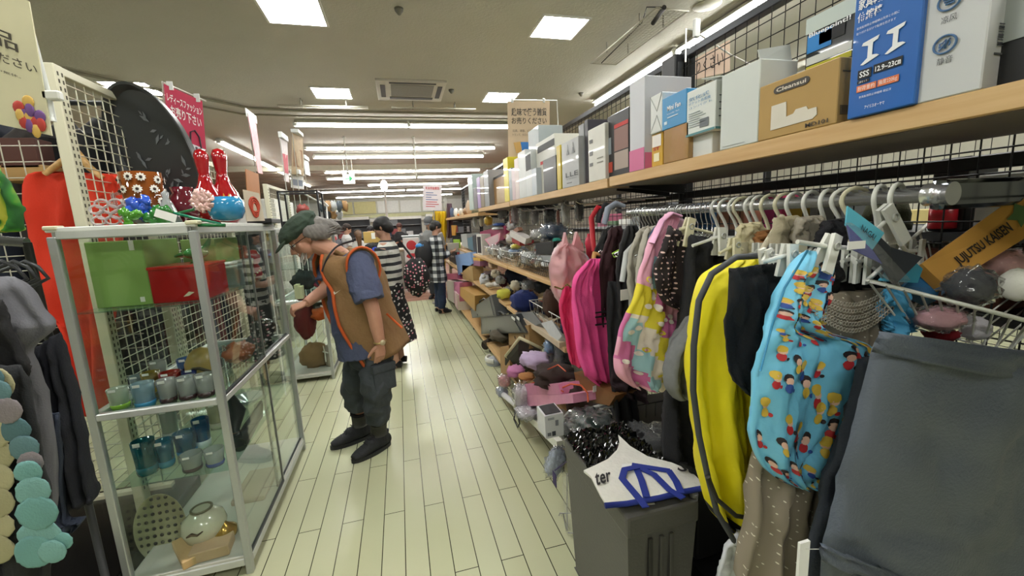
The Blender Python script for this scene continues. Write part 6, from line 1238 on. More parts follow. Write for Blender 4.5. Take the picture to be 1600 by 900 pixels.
S_ = [ # name, quad, X, push-back, colour, label, category
 ('maroon_album', [(750, 362), (790, 352), (790, 372), (752, 398)], 1.15, (.1, 0, 0), '#8c1f4c', 'maroon album standing behind the pink frame', 'album'),
 ('pink_tray', [(757, 374), (782, 363), (780, 376), (768, 388)], 1.03, (.02, .01, 0), '#d890a4', 'pink edged tray leaning in the white basket', 'tray'),
 ('photo_frame', [(744, 366), (752, 366), (754, 399), (746, 398)], 1.0, (.12, 0, 0), '#d0cfc8', 'black and white photo frame standing at the end of the books', 'frame'),
 ('dark_file', [(738, 368), (743, 367), (745, 397), (740, 394)], 1.0, (.2, 0, 0), '#33363c', 'dark grey file left of the photo frame', 'file'),
 ('teal_file', [(730, 372), (738, 370), (740, 393), (732, 389)], 1.0, (.2, 0, 0), '#4c6c7c', 'blue grey boxed goods left of the dark file', 'box'),
 ('white_file', [(720, 366), (729, 365), (731, 388), (722, 384)], 1.0, (.2, 0, 0), '#aeb0ae', 'white boxed goods at waist height in the distance', 'box'),
 ('green_card_pack', [(708, 374), (717, 374), (718, 388), (709, 386)], .98, (.02, 0, 0), '#94c424', 'lime green carded packet hanging at the far end', 'package'),
 ('orange_card_pack', [(705, 352), (712, 352), (711, 368), (706, 368)], 1.05, (.02, 0, 0), '#c8902c', 'amber carded packet above the lime one', 'package'),
 ('white_red_paper', [(797, 360), (822, 373), (820, 382), (796, 369)], 1.04, (.06, 0, .01), '#c9c4c0', 'white sheet with red edge on the basket pile', 'paper'),
 ('red_sheet', [(800, 366), (812, 372), (812, 384), (800, 378)], 1.06, (.05, 0, 0), '#a03430', 'red printed sheet in the basket pile', 'paper'),
 ('brown_picture_stand', [(786, 369), (808, 355), (811, 360), (790, 374)], 1.06, (.04, 0, 0), '#8c6450', 'brown frame edge slanting over the basket pile', 'frame'),
 ('black_case', [(836, 380), (865, 377), (864, 397), (838, 398)], 1.03, (.08, .02, 0), '#17181b', 'black flat case lying on the packets', 'case'),
 ('grey_pouch', [(838, 399), (862, 399), (858, 414), (842, 414)], 1.02, (.05, 0, 0), '#8e9292', 'grey pouch under the black case', 'pouch'),
 ('blue_card_box', [(711, 399), (735, 394), (738, 412), (716, 430)], .92, (.12, 0, 0), '#7c9ccc', 'pale blue printed box at the far end of the lower shelf', 'box'),
 ('yellow_card_box', [(725, 400), (750, 404), (750, 408), (725, 405)], .94, (.15, 0, 0), '#c9a03c', 'yellow edged flat box over the mauve one', 'box'),
 ('mauve_card_box', [(725, 405), (750, 408), (750, 416), (725, 414)], .94, (.15, 0, 0), '#94607c', 'mauve boxed game under the yellow edged box', 'box'),
 ('kraft_carton', [(722, 414), (738, 416), (740, 442), (723, 436)], .92, (.15, 0, 0), '#a98c5c', 'upright kraft carton behind the brown bowl', 'box'),
 ('kraft_carton', [(718, 448), (742, 462), (742, 486), (719, 462)], .84, (.28, 0, 0), '#b48c4c', 'large kraft carton on the base shelf under the brown bowl', 'box'),
 ('pink_book_stack', [(709, 441), (718, 442), (718, 474), (710, 474)], .83, (.2, 0, 0), '#c8789c', 'pink books standing at the end of the base shelf', 'books'),
 ('white_book_stack', [(697, 438), (709, 440), (710, 474), (700, 468)], .83, (.2, 0, 0), '#c4bdb4', 'white records standing next to the pink books', 'books'),
 ('pink_flat_pack', [(695, 428), (714, 428), (716, 437), (696, 437)], .9, (.2, 0, 0), '#b05470', 'raspberry flat pack lying on the white records', 'package'),
 ('black_chalk_sign', [(701, 384), (712, 387), (713, 418), (703, 420)], 1.0, (.02, 0, 0), '#20242c', 'black board with white scribble at the far end', 'board'),
 ('magazine_stack', [(805, 489), (874, 536), (874, 544), (806, 496)], .90, (.22, .0, .02), '#b9a890', 'slanting magazines and brochures at the shelf end', 'magazines'),
 ('grey_brochure', [(805, 488), (832, 487), (846, 505), (828, 512)], .91, (.03, .0, -.03), '#77787a', 'grey brochure lying on the magazines', 'brochure'),
 ('white_brochure', [(845, 505), (862, 500), (878, 525), (868, 536)], .91, (.03, .0, -.03), '#bcbec0', 'white brochure lying at the near end of the magazines', 'brochure'),
 ('kraft_holed_carton', [(794, 512), (826, 508), (828, 545), (796, 548)], .88, (.25, .06, 0), '#9c7c50', 'kraft carton with two round holes on the base shelf', 'box'),
 ('kraft_board', [(781, 543), (795, 540), (798, 586), (783, 590)], .80, (.03, .02, 0), '#a07848', 'kraft board standing at the aisle edge', 'board'),
 ('pink_pack', [(818, 600), (872, 600), (876, 616), (816, 618)], .74, (.16, 0, .0), '#c07898', 'upper pink folded pack in clear film', 'package'),
 ('pink_pack', [(812, 618), (895, 616), (896, 630), (810, 636)], .74, (.16, 0, .0), '#d08ca8', 'lower pink folded pack in clear film', 'package'),
 ('white_shelf_tray', [(826, 648), (870, 690), (870, 702), (827, 659)], .74, (.25, 0, 0), '#d4d4ca', 'white tray edge sticking out over the aisle', 'tray'),
 ('kraft_shallow_box', [(897, 582), (962, 618), (952, 634), (905, 624)], .86, (.12, .02, 0), '#7c5630', 'brown kraft box below the pink trousers', 'box')]
for i, (nm, q, X, dv, c, s, cat) in enumerate(S_):
    if nm == 'white_shelf_tray': dv = (.25, 0, 0)
    o, P = slab(nm, q, dv, M(c, .5, 0, .12, 20), s, cat, X)
    n = Vector((-1, 0, 0))
    if nm == 'photo_frame': patch(o, P, n, .15, .12, .85, .9, '#1c1218', 'dark_picture')
    if nm == 'kraft_holed_carton':
        for a in (.35, .8): mk('hole', MB().ball(on(P, a, .45), (.004, .02, .014), 12), M('#3a2a1a', .8), o)
    if nm == 'black_case': patch(o, P, n, .06, .1, .94, .9, '#0e0f10', 'lid_panel')
    if nm == 'pink_tray': patch(o, P, n, .1, .1, .9, .9, '#c9b0b4', 'clear_middle')
    if nm == 'black_chalk_sign': mk('scribble', MB().tube([on(P, .2+.1*i_, .4+.1*(i_ % 2), .002, n) for i_ in range(7)], .003, 5), M('#d0d4d4', .6), o)
# books of the two stacks are single books
for j in range(7):
    y0 = 6.5+.06*j; tag(mk('record_sleeve', MB().box((.80, y0, Z0), (1.1, y0+.036, Z0+.26), bev=.002), M(['#c8bdb0', '#b4767e', '#d0ccc4', '#c88aa0', '#d8d4cc', '#bfae9c', '#cf9ab0'][j], .5)), ['stone', 'brick rose', 'ivory', 'dusty pink', 'chalk white', 'oatmeal', 'candy pink'][j]+' sleeve standing on the base shelf beyond the kraft carton', 'record sleeve', 'sleeves on the base shelf')
# brown bowl
c = W(728, 447, x=.95)
tag(mk('brown_bowl', MB().lathe([(.06, 0), (.1, .02), (.11, .06), (.07, .11), (.03, .13)], c-Vector((0, 0, .05)), 22), M('#3c2418', .3)), 'dark brown lidded bowl on the large kraft carton', 'bowl')
# small upper shelf in the distance
board(4.05, 5.4, 1.285, 1.08, 'small dark shelf board under the books in the distance', th=.02, mat=M('#4a4640', .5), brk=False)
for i, (px, py, X, a, b, c, s) in enumerate([(742, 346, 1.15, 4, 10, '#b4b6b4', 'white upright pack on the small dark shelf, first'), (752, 346, 1.15, 4, 9, '#c9c0a4', 'cream bottle shaped pack on the small dark shelf'), (763, 345, 1.12, 8, 8, '#b09030', 'gold bagged snack on the small dark shelf'), (780, 351, 1.12, 12, 3, '#34508c', 'blue flat pack on the small dark shelf'), (780, 357, 1.12, 14, 2.5, '#c4c6c4', 'white flat pack under the blue one')]):
    lump('shelf_pack', px, py, X, a, b, c, s, 'package', .1, i, n=14, mat=M(c, .35, 0, .2, 20))
# bags hanging on prongs under the boards
for i, (px, py, X, a, b, c, s) in enumerate([(806, 334, 1.15, 8, 16, '#9c8c98', 'clear hanging bag with purple goods'), (800, 340, 1.12, 5, 12, '#a8543c', 'orange red hanging pack'), (820, 332, 1.18, 10, 16, '#86888c', 'grey hanging bag of small parts'), (836, 338, 1.15, 7, 13, '#6c6466', 'dusky hanging bag'), (859, 338, 1.2, 11, 14, '#17181a', 'black hanging pack with white print'), (884, 334, 1.12, 8, 19, '#a0a09c', 'tall clear hanging pack'), (905, 330, 1.15, 8, 16, '#34363a', 'dark clear hanging pack near the padded hangers'), (872, 340, 1.16, 3, 13, '#8c4838', 'narrow copper coloured hanging pack'), (785, 332, 1.2, 8, 9, '#77797c', 'small grey hanging pack at the left of the row')]):
    o, cc, k = lump('hanging_pack', px, py, X, a, b, c, s+' under the top board', 'package', .18, i, dep=.5, mat=M(c, .3, 0, .3, 30, .3, 40), film=True)
    mk('hang_loop', MB().tube([cc+Vector((0, 0, b*k*.9)), (cc.x, cc.y, max(cc.z+b*k+.01, 1.6))], .003, 5), CHR, o)
# suitcases
def case(nm, quad, X, dv, col, label):
    P = [W(q[0], q[1], x=X) for q in quad]; c = sum(P, Vector())/4; t = thing(nm, label, 'suitcase', (c.x, c.y, min(p.z for p in P)))
    mk('shell', MB().prism(P, dv), M(col, .4, 0, .08, 20, .2, 100), t); inner = [c+(p-c)*.86+Vector((-.006, 0, 0)) for p in P]
    mk('shell_panel', MB().prism(inner, (.01, 0, 0)), M(col, .35, 0, .1, 10, coat=.2), t)
    mk('latch', MB().box(P[3].lerp(P[2], .3)+Vector((-.012, -.01, .02)), P[3].lerp(P[2], .3)+Vector((.01, .02, .05)), bev=.003), M('#6c7074', .3, .6), t)
    mk('handle', MB().tube([P[0].lerp(P[1], .35)+Vector((.05, 0, 0)), P[0].lerp(P[1], .4)+Vector((.03, 0, .035)), P[0].lerp(P[1], .6)+Vector((.03, 0, .035)), P[0].lerp(P[1], .65)+Vector((.05, 0, 0))], .009, 8), M('#17181a', .4), t); return t, P
case('grey_suitcase', [(735, 483), (768, 461), (776, 494), (738, 497)], .86, (.16, .02, .02), '#4a4d50', 'dark grey suitcase lying tilted on the base shelf, further one')
t, P = case('black_suitcase', [(751, 496), (806, 491), (822, 520), (752, 522)], .86, (.2, .02, 0), '#26292c', 'black suitcase with two white labels, nearer one')
mk('label_sticker', MB().box(W(799, 494, x=.845), W(805, 501, x=.85)).box(W(807, 494, x=.845), W(812, 501, x=.85)), M('#d8d8d4', .6), t)
# boot, helmet-like bowl, tray
c = W(757, 540, x=.84)
t = thing('brown_boot', 'brown boot lying on its side at the aisle edge', 'boot', c-Vector((0, 0, .05)))
mk('boot_shaft', MB().tube([c+Vector((.0, .0, 0)), c+Vector((.07, .03, .02)), c+Vector((.16, .06, .03))], [.055, .05, .045], 14), M('#4c4030', .7, 0, .2, 30), t)
mk('boot_opening', MB().tube([c+Vector((-.006, -.004, 0)), c+Vector((.0, .0, 0))], [.046, .05], 14), M('#2a2018', .8), t); mk('boot_buckle', MB().tube([c+Vector((.05+.0*a, .02+.052*math.cos(a), .02+.052*math.sin(a))) for a in [2*PI*i/12 for i in range(12)]], .008, 6, True), M('#362c20', .5), t)
c = W(772, 566, x=.86); t = thing('white_helmet', 'white and grey rounded helmet shell on the base shelf', 'helmet', c-Vector((0, 0, .06)))
mk('shell', MB().ball(c, (.09, .11, .065), 22), M('#9ea3a8', .35), t); mk('white_band', MB().tube([c+Vector((-.082*math.cos(a), .1*math.sin(a), .04)) for a in [-1.3+2.6*i/10 for i in range(11)]], .018, 8, flat=1.6), M('#d4d4cc', .4), t)
P4 = [W(790, 556, x=.78), W(812, 528, x=.80), W(850, 546, x=.98), W(815, 576, x=.9)]
t = thing('open_black_box', 'open black box with cream rim tilted on the heap', 'box', sum(P4, Vector())/4-Vector((0, 0, .1)))
mk('box_inside', MB().prism([p+Vector((0, .02, -.01)) for p in P4], (.01, .07, -.1)), M('#2c2a28', .6), t)
mk('cream_rim', MB().tube(P4, .013, 8, True), M('#c4bd9c', .5), t)
# black strap hanging in the aisle, white roll
tag(mk('black_strap', MB().tube([W(800, 610, x=.72), W(806, 640, x=.71), W(803, 655, x=.70), W(809, 668, x=.70), W(812, 662, x=.70), W(808, 645, x=.70)], .006, 6), M('#17171a', .5)), 'thin black strap dangling over the floor', 'strap')
tag(mk('white_tube', MB().tube([W(786, 616, x=.72), W(808, 634, x=.70)], .022, 14), M('#d8d8dc', .4)), 'white tube sticking out of the heap', 'tube')
# printed white carton
a_, b_ = W(846, 648, x=.80), W(878, 684, x=.80)
yN, yF = 1.76, 1.93
t = thing('white_printed_carton', 'small white carton with printed device pictures and black grille top', 'box', (.8, 1.85, .3))
P = [W(851, 651, y=yN), W(880, 645, y=yN), W(881, 680, y=yN), W(853, 686, y=yN)]
mk('carton_body', MB().prism(P, (.0, .12, .0)), M('#cdced2', .5), t); n = Vector((0, -1, 0))
patch(t, P, n, .55, .25, .72, .5, '#7c7e86', 'printed_picture'); patch(t, P, n, .1, .75, .3, .9, '#6a6c74', 'printed_picture'); patch(t, P, n, .35, .72, .55, .92, '#3a3c44', 'printed_picture'); patch(t, P, n, .15, .1, .5, .2, '#9a9ca4', 'printed_picture')
mk('grille_top', MB().prism([P[0]+Vector((.008, .01, .002)), P[1]+Vector((-.008, .01, .002)), P[1]+Vector((-.008, .11, .002)), P[0]+Vector((.008, .11, .002))], (0, 0, .002)), M('#2a2a2e', .6, 0, .4, 200), t)
# white wire rack arm over the bin, hanging clear pack, small wire frame
tag(mk('white_wire_rack', MB().tube([W(881, 664, x=.74), W(882, 650, x=.74), W(890, 642, x=.76), W(930, 635, x=.85), W(985, 622, x=1.0), W(984, 645, x=1.0)], .006, 8).tube([W(888, 648, x=.76), W(935, 640, x=.86), W(975, 630, x=1.0)], .005, 8), M('#d0d2ce', .35)), 'white wire shelf rack arm reaching over the dark bags', 'rack')
o, cc, k = lump('clear_hanging_pack', 868, 722, .66, 17, 25, '#a8b0c0', 'clear pack with pale blue contents hanging beside the bin', 'package', .12, 3, dep=.5, rot=.35, mat=M('#a4aec0', .3, 0, .4, 40, .4, 60), film=True)
mk('purple_strap', MB().tube([W(893, 716, x=.62), W(876, 728, x=.60), W(867, 735, x=.60)], .003, 5).box(W(863, 735, x=.60), W(870, 764, x=.60)+Vector((.004, .01, 0))), M('#2c1c54', .6), o)
t = thing('small_wire_frame', 'small bagged silver wire frame hanging beside the bin', 'wire frame', W(892, 790, x=.66)); w_ = M('#a8aaac', .3, .7)
mk('wires', MB().tube([W(886, 740, x=.66), W(886, 830, x=.66)], .003, 5).tube([W(904, 742, x=.66), W(905, 832, x=.66)], .003, 5).tube([W(876, 802, x=.66), W(906, 802, x=.66)], .003, 5).tube([W(886, 836, x=.66), W(880, 802, x=.66)], .003, 5).tube([W(884, 832, x=.66), W(906, 834, x=.66)], .003, 5).tube([W(873, 806, x=.66), W(875, 801, x=.66), W(878, 806, x=.66)], .002, 5), w_, t)
mk('clear_bag', MB().prism([W(878, 738, x=.65), W(906, 738, x=.65), W(908, 838, x=.65), W(884, 838, x=.65)], (.03, 0, 0)), FILM, t)
# ---- grey slim bin
BZ = .6; GB = M('#54534f', .5, 0, .04, 6, .12, 120); bx0, bx1, by0, by1 = .585, .84, 1.0, 1.5
t = thing('grey_bin', 'tall slim dark grey plastic bin standing on the floor at the shelf end', 'bin', ((bx0+bx1)/2, 1.25, 0))
mk('bin_body', MB().prism([(bx0+.02, by0+.02, 0), (bx1-.02, by0+.02, 0), (bx1-.02, by1-.02, 0), (bx0+.02, by1-.02, 0)], (0, 0, .001)).add(
    [(bx0+.025, by0+.03, 0), (bx1-.025, by0+.03, 0), (bx1-.025, by1-.03, 0), (bx0+.025, by1-.03, 0), (bx0+.004, by0+.006, BZ-.06), (bx1-.004, by0+.006, BZ-.06), (bx1-.004, by1-.006, BZ-.06), (bx0+.004, by1-.006, BZ-.06)],
    [(3, 2, 1, 0), (0, 1, 5, 4), (1, 2, 6, 5), (2, 3, 7, 6), (3, 0, 4, 7), (4, 5, 6, 7)]), GB, t)
mk('lid', MB().box((bx0, by0, BZ-.075), (bx1, by1, BZ), bev=.01), GB, t)
for x in (.66, .70, .735): mk('front_groove', MB().box((x, by0-.002, .08), (x+.014, by0+.02, BZ-.09), bev=.002), M('#2c2b29' if x == .66 else '#484744', .6), t)
mb = MB(); n1, n2 = 34, 56
cv = [[Vector((bx0-.004+(bx1-bx0+.03)*i/n1, by0+.13+(by1-by0-.12)*j/n2, BZ+.003+.016*(1-min(1, abs(noise.noise(Vector((i*.17, j*.17, 3))))*4))+.008*(1-min(1, abs(noise.noise(Vector((i*.4, j*.4, 7))))*4)))) for j in range(n2+1)] for i in range(n1+1)]
mb.add([p for r_ in cv for p in r_], [(i*(n2+1)+j, (i+1)*(n2+1)+j, (i+1)*(n2+1)+j+1, i*(n2+1)+j+1) for i in range(n1) for j in range(n2)], 0, False)
mk('black_plastic_cover', mb, M('#0a0c0b', .12, 0, .3, 30), t)
# white apron with blue edge on the bin: grid sheet draped flat
q = lambda px, py, z=BZ+.01: W(px, py, z=z)
TL, TR, BR, BL = q(966, 682), q(1088, 716), q(1104, 762), q(948, 792)
out = [(966, 682), (985, 700), (1012, 716), (1050, 726), (1078, 738), (1092, 752), (1106, 762), (1080, 768), (1030, 778), (980, 788), (948, 792), (938, 776), (924, 748), (912, 738), (930, 730), (950, 720), (964, 706), (968, 694)]
t = thing('white_apron', 'white cloth bag with dark blue edge and straps lying over the bin', 'cloth bag', (q(1010, 740)))
zt = lambda i: BZ+.014
mk('cloth', MB().prism([W(a, b, z=BZ+.022) for a, b in out], (0, 0, .008)), M('#dcdad2', .8, 0, .08, 30, .5, 60), t)
NV = M('#1c2f88', .7)
mk('blue_edge', MB().tube([W(a, b, z=BZ+.024) for a, b in [(945, 790), (980, 787), (1030, 778), (1070, 768), (1108, 761)]], .0085, 8), NV, t)
def strap(pts, w=.011):
    P = [W(a, b, z=BZ+.032+.002*i) for i, (a, b) in enumerate(pts)]; mb = MB()
    for i in range(len(P)-1):
        d = (P[i+1]-P[i]).normalized(); s = Vector((-d.y, d.x, 0)).normalized()*w; e = d*.004; mb.prism([P[i]-s-e, P[i+1]-s+e, P[i+1]+s+e, P[i]+s-e], (0, 0, .003))
    return mk('blue_strap', mb, NV, t)
strap([(1008, 792), (994, 774), (972, 748), (976, 734), (996, 730)]); strap([(1010, 776), (1002, 750), (994, 731)]); strap([(989, 727), (1045, 736), (1056, 752), (1064, 770)]); strap([(998, 731), (1022, 742), (1046, 766), (1066, 778)])
for tx, Q_ in [('ter', [(929, 740), (953, 735), (956, 752), (931, 761)]), ('Su', [(1061, 721), (1092, 727), (1089, 743), (1058, 736)])]:
    fit(t, [W(a, b, z=BZ+.032) for a, b in Q_], Vector((0, 0, 1)), 0, 0, 1, 1, tx, '#1c1c1e', 'lettering', bold=.02)
mk('paper_label', MB().prism([W(1003, 788, z=BZ+.0), W(1022, 786, z=BZ), W(1029, 800, z=BZ-.01), W(1002, 803, z=BZ-.01)], (0, -.001, .002)), M('#dcdcd8', .6), t)
mk('care_label', MB().prism([W(972, 726, z=BZ+.032), W(988, 725, z=BZ+.032), W(988, 734, z=BZ+.032), W(970, 735, z=BZ+.032)], (0, 0, .001)), M('#e4e4e4', .6), t)
# lattice crate, pole, low rail behind the bin
t = thing('lattice_crate', 'white plastic lattice crate panel behind the bin', 'crate', (1.1, 1.35, .3)); P = [W(1056, 656, y=1.42), W(1112, 690, y=1.2), W(1106, 745, y=1.2), W(1066, 712, y=1.42)]; mb = MB()
for i in range(9): mb.tube([on(P, i/8, 0), on(P, max(0, i/8-.28), 1)], .003, 4); mb.tube([on(P, i/8, 0), on(P, min(1, i/8+.28), 1)], .003, 4)
mk('lattice', mb, M('#cfd0cc', .4), t); mk('crate_frame', MB().tube([P[0], P[1]], .012, 8).tube([P[1], P[2], P[3], P[0]], .006, 6).tube([on(P, .5, .15), on(P, .35, .75)], .006, 6), M('#dcdcd8', .4), t)
tag(mk('white_pole', MB().tube([W(1048, 615, y=1.5), W(1038, 688, y=1.5), (W(1038, 688, y=1.5).x, 1.5, .0)], .011, 10), M('#c9cac6', .35)), 'white pole leaning behind the lattice crate', 'pole')
tag(mk('bin_bag_edge', MB().tube([W(1085, 770, y=1.02), W(1078, 810, y=1.04), W(1070, 850, y=1.04), W(1064, 900, y=1.04)], [.012, .016, .014, .008], 8), M('#b4b6b6', .3, 0, .2, 30)), 'wrinkled clear plastic edge down the right of the bin', 'plastic film')
t = thing('low_black_shelf', 'black low shelf panel under the garments', 'shelf', (1.1, .9, .0)); mk('shelf_panel', MB().box((.98, .3, .13), (1.385, 1.9, .16), bev=.003), M('#101012', .3), t); mk('kick_plate', MB().box((1.0, .3, 0), (1.03, 1.9, .13)), M('#17171a', .4), t)
tag(mk('brown_floor_mat', MB().box((.86, .75, .001), (1.0, 1.9, .012)), M('#4c4834', .7, 0, .3, 12)), 'brown worn strip on the floor beside the low black shelf', 'mat')
tag(mk('black_box_stack', MB().box((1.0, 1.2, .161), (1.36, 1.85, .55), bev=.01), M('#121215', .4)), 'black storage box behind the bin under the garments', 'box')
wbasket('black wire bin with bagged goods beyond the grey bin', 1.0, 1.3, 1.62, 1.92, .2, .62, '#1a1b1d', 9)
# knee-high mesh goods near rail end: magazine rack of bagged clothes filling the base shelf
for i, (y, x, z, r_, c, s) in enumerate([(2.15, 1.12, Z0+.12, (.16, .13, .12), '#3a3c40', 'charcoal folded clothes'), (2.45, 1.15, Z0+.12, (.16, .14, .12), '#5a4a40', 'taupe folded clothes'), (2.78, 1.15, Z0+.13, (.16, .15, .13), '#8a8478', 'stone folded clothes'), (3.12, 1.18, Z0+.12, (.15, .15, .12), '#2c3444', 'slate blue folded clothes'), (3.5, 1.18, Z0+.13, (.15, .16, .13), '#6a5a3c', 'khaki folded clothes'), (3.95, 1.2, Z0+.13, (.15, .17, .13), '#1e2022', 'black folded clothes'), (4.4, 1.15, Z0+.13, (.15, .17, .13), '#7a6a5c', 'mushroom folded clothes')]):
    tag(mk('folded_clothes', MB().ball((x, y, z), r_, 20, 0, .15, i), fabric(c)), s+' at the back of the base shelf', 'clothes', 'folded clothes on the base shelf')

# small bagged packets that fill the waist-high shelf, and small toys and cloths below
rnd = random.Random(77); pc = ['#c9cacc', '#d4d2ce', '#b4b8bc', '#c4b4b8', '#a8b8c4', '#d8d8d4', '#c8a4ac', '#9aa4a0', '#d0c8a8', '#bcbec4', '#8c98a8', '#c0584c']
for i in range(64):
    y = 2.35+rnd.random()*2.75; x = rnd.uniform(1.0, 1.3); z = Z1+.035+rnd.uniform(0, .09)+.08*(x-1.0)/.3; R = Matrix.Rotation(rnd.uniform(-.9, .9), 3, 'X') @ Matrix.Rotation(rnd.uniform(-.8, .8), 3, 'Y') @ Matrix.Rotation(rnd.uniform(0, 3), 3, 'Z'); r_ = (rnd.uniform(.03, .065), rnd.uniform(.03, .06), rnd.uniform(.008, .022))
    o = tag(mk('small_packet', MB().ball((x, y, z), r_, 12, 0, .1, i, R, sq=4, cr_=.3), M(rnd.choice(pc), .3, 0, .2, 30)), 'small bagged packet in the pile on the waist high shelf', 'package', 'small bagged packets on the waist high shelf')
    if i % 2 == 0: mk('clear_bag', MB().ball((x, y, z), tuple(v*1.2+.006 for v in r_), 16, 0, .15, i+3, R, 4, sq=3, cr_=.6), FILMB, o)
pc = ['#c8c0b4', '#d4d0cc', '#8c2c30', '#a4885c', '#2c3a5c', '#5c5a5c', '#b8a0a4', '#34302c', '#7c8c94', '#d0c49c', '#403038', '#9c948c']
for i in range(46):
    y = 2.6+rnd.random()*2.9; x = rnd.uniform(.97, 1.3); z = Z2+.045+rnd.uniform(0, .08)
    tag(mk('small_soft_thing', MB().ball((x, y, z), (rnd.uniform(.04, .08), rnd.uniform(.04, .08), rnd.uniform(.03, .05)), 14, 0, .2, i, None, 3, sq=3, cr_=.4), fabric(rnd.choice(pc), .25)), 'small toy or cloth in the pile on the knee high shelf', 'soft toy', 'small toys and cloths on the knee high shelf')
# ---------------------------------------------------------------- people
SKIN = M('#c08e76', .55, 0, .08, 30); SKIN2 = M('#b58a74', .55, 0, .08, 30)
def limb(mb, pts, rs, n=12, up=None): return mb.tube(pts, rs, n, up=up)
def sub(pts, k=4):
    P = [Vector(p) for p in pts]; return [cr(P, i/((len(P)-1)*k)) for i in range((len(P)-1)*k+1)]
def subr(rs, k=4):
    out = []
    for i in range(len(rs)-1):
        for j in range(k):
            f = j/k; a, b = rs[i], rs[i+1]; out.append(tuple(a[q]*(1-f)+b[q]*f for q in (0, 1)) if isinstance(a, tuple) else a*(1-f)+b*f)
    return out+[rs[-1]]
def hand(mb, wrist, d, palm_n, side, s=1., curl=.9, thumb=.6):
    """palm, four unequal bent fingers and a thumb; d points along the hand, palm_n out of the palm, side towards the thumb"""
    d = Vector(d).normalized(); side = Vector(side); side = (side-d*side.dot(d)).normalized(); pn = Vector(palm_n); pn = (pn-d*pn.dot(d)-side*pn.dot(side)).normalized(); w = Vector(wrist)
    mb.tube([w, w+d*.03*s, w+d*.06*s, w+d*.085*s], [(.016*s, .022*s), (.015*s, .032*s), (.015*s, .037*s), (.012*s, .036*s)], 12, up=pn)
    for i, (o, L) in enumerate([(.027, .07), (.009, .078), (-.009, .072), (-.026, .056)]):
        p = w+d*.08*s+side*o*s; a = .15; pts = [p-d*.012*s]; L *= s
        for f in (.45, .3, .25): a += curl*.55; pts.append(pts[-1]+(d*math.cos(a)+pn*math.sin(a))*L*f)
        mb.tube(sub(pts, 3), subr([.0095*s, .0088*s, .008*s, .0065*s], 3), 8)
    t0 = w+d*.02*s+side*.022*s; td = (side*.75+d*.6+pn*.35*thumb*2).normalized(); t2 = (d*.8+side*.15+pn*.6*thumb*2).normalized()
    mb.tube(sub([t0, t0+td*.03*s, t0+td*.045*s+t2*.025*s, t0+td*.045*s+t2*.048*s], 3), subr([.012*s, .0115*s, .0095*s, .007*s], 3), 8)
def head_mb(c, fwd, up, s=1.):
    """skull, jaw, nose, brows, lips, ears; c is between the ears"""
    f = Vector(fwd).normalized(); u = Vector(up); u = (u-f*u.dot(f)).normalized(); r = f.cross(u); R = Matrix((r, f, u)).transposed(); mb = MB(); A = lambda x, y, z: c+(r*x+f*y+u*z)*s
    mb.ball(A(0, -.012, .035), (.072*s, .092*s, .078*s), 26, R=R); mb.ball(A(0, .03, -.022), (.058*s, .058*s, .07*s), 24, R=R); mb.ball(A(0, .055, -.078), (.032*s, .028*s, .022*s), 16, R=R)
    mb.tube([A(0, .082, .012), A(0, .1, -.012), A(0, .108, -.026), A(0, .092, -.034)], [.009*s, .012*s, .0155*s, .010*s], 10)
    mb.tube([A(-.045, .062, .022), A(-.02, .083, .028), A(.02, .083, .028), A(.045, .062, .022)], .0085*s, 8)
    mb.tube([A(-.022, .082, -.052), A(0, .091, -.05), A(.022, .082, -.052)], .0058*s, 8); mb.tube([A(-.018, .081, -.062), A(0, .089, -.063), A(.018, .081, -.062)], .0068*s, 8)
    for q in (-1, 1):
        mb.ball(A(q*.04, .05, -.012), (.02*s, .018*s, .02*s), 12, R=R)
        mb.tube([A(q*.069, -.006, .02), A(q*.08, -.018, .026), A(q*.082, -.022, .005), A(q*.072, -.008, -.022)], .0062*s, 8); mb.ball(A(q*.073, -.01, .0), (.006*s, .012*s, .022*s), 10, R=R)
    return mb, A, R
def eyes(t, A, s, c='#2a2018'):
    for q in (-1, 1):
        o = mk('eye', MB().ball(A(q*.029, .073, .008), .0115*s, 12), M('#e4e0da', .2), t); mk('iris', MB().ball(A(q*.029, .0815, .007), .0055*s, 10), M(c, .2), o)
# ---- the old man bending to the showcase
FWD = Vector((-.86, -.5, 0)).normalized(); SID = Vector((.5, -.86, 0)).normalized()   # SID points to his left, towards the camera
t = thing('person', 'person in a green flat cap and brown vest bending towards the near showcase', 'person', (-.36, 2.85, 0)); MAN = t
yN, yF = 2.72, 2.98
hip = W(578, 545, y=2.85); shL = W(560, 409, y=2.68); shR = W(516, 418, y=3.02); neck = W(517, 392, y=2.86); hc = W(478, 374, y=2.84); chest = W(551, 440, y=2.86); belly = W(567, 500, y=2.86)
kL = W(588, 608, y=2.73); kR = W(556, 600, y=2.95); aL = W(592, 672, y=2.80); aR = W(562, 658, y=2.99)
aL.z = max(aL.z, .09); aR.z = max(aR.z, .09)
body = MB()
hf = (Vector((-.84, -.22, -.52))).normalized(); hu = Vector((-.5, -.12, .86))
hm, A, HR = head_mb(hc, hf, hu, 1.04)
body.v += hm.v; o_ = 0; body.f += hm.f; body.m += hm.m; body.sm += hm.sm
limb(body, sub([neck+Vector((.05, .0, -.05)), neck, hc+Vector((.03, 0, -.02))]), subr([.075, .06, .055]), 16)
limb(body, sub([hip, belly, chest, neck+Vector((.03, 0, -.03))]), subr([(.13, .15), (.13, .16), (.12, .17), (.07, .09)]), 20, up=FWD)
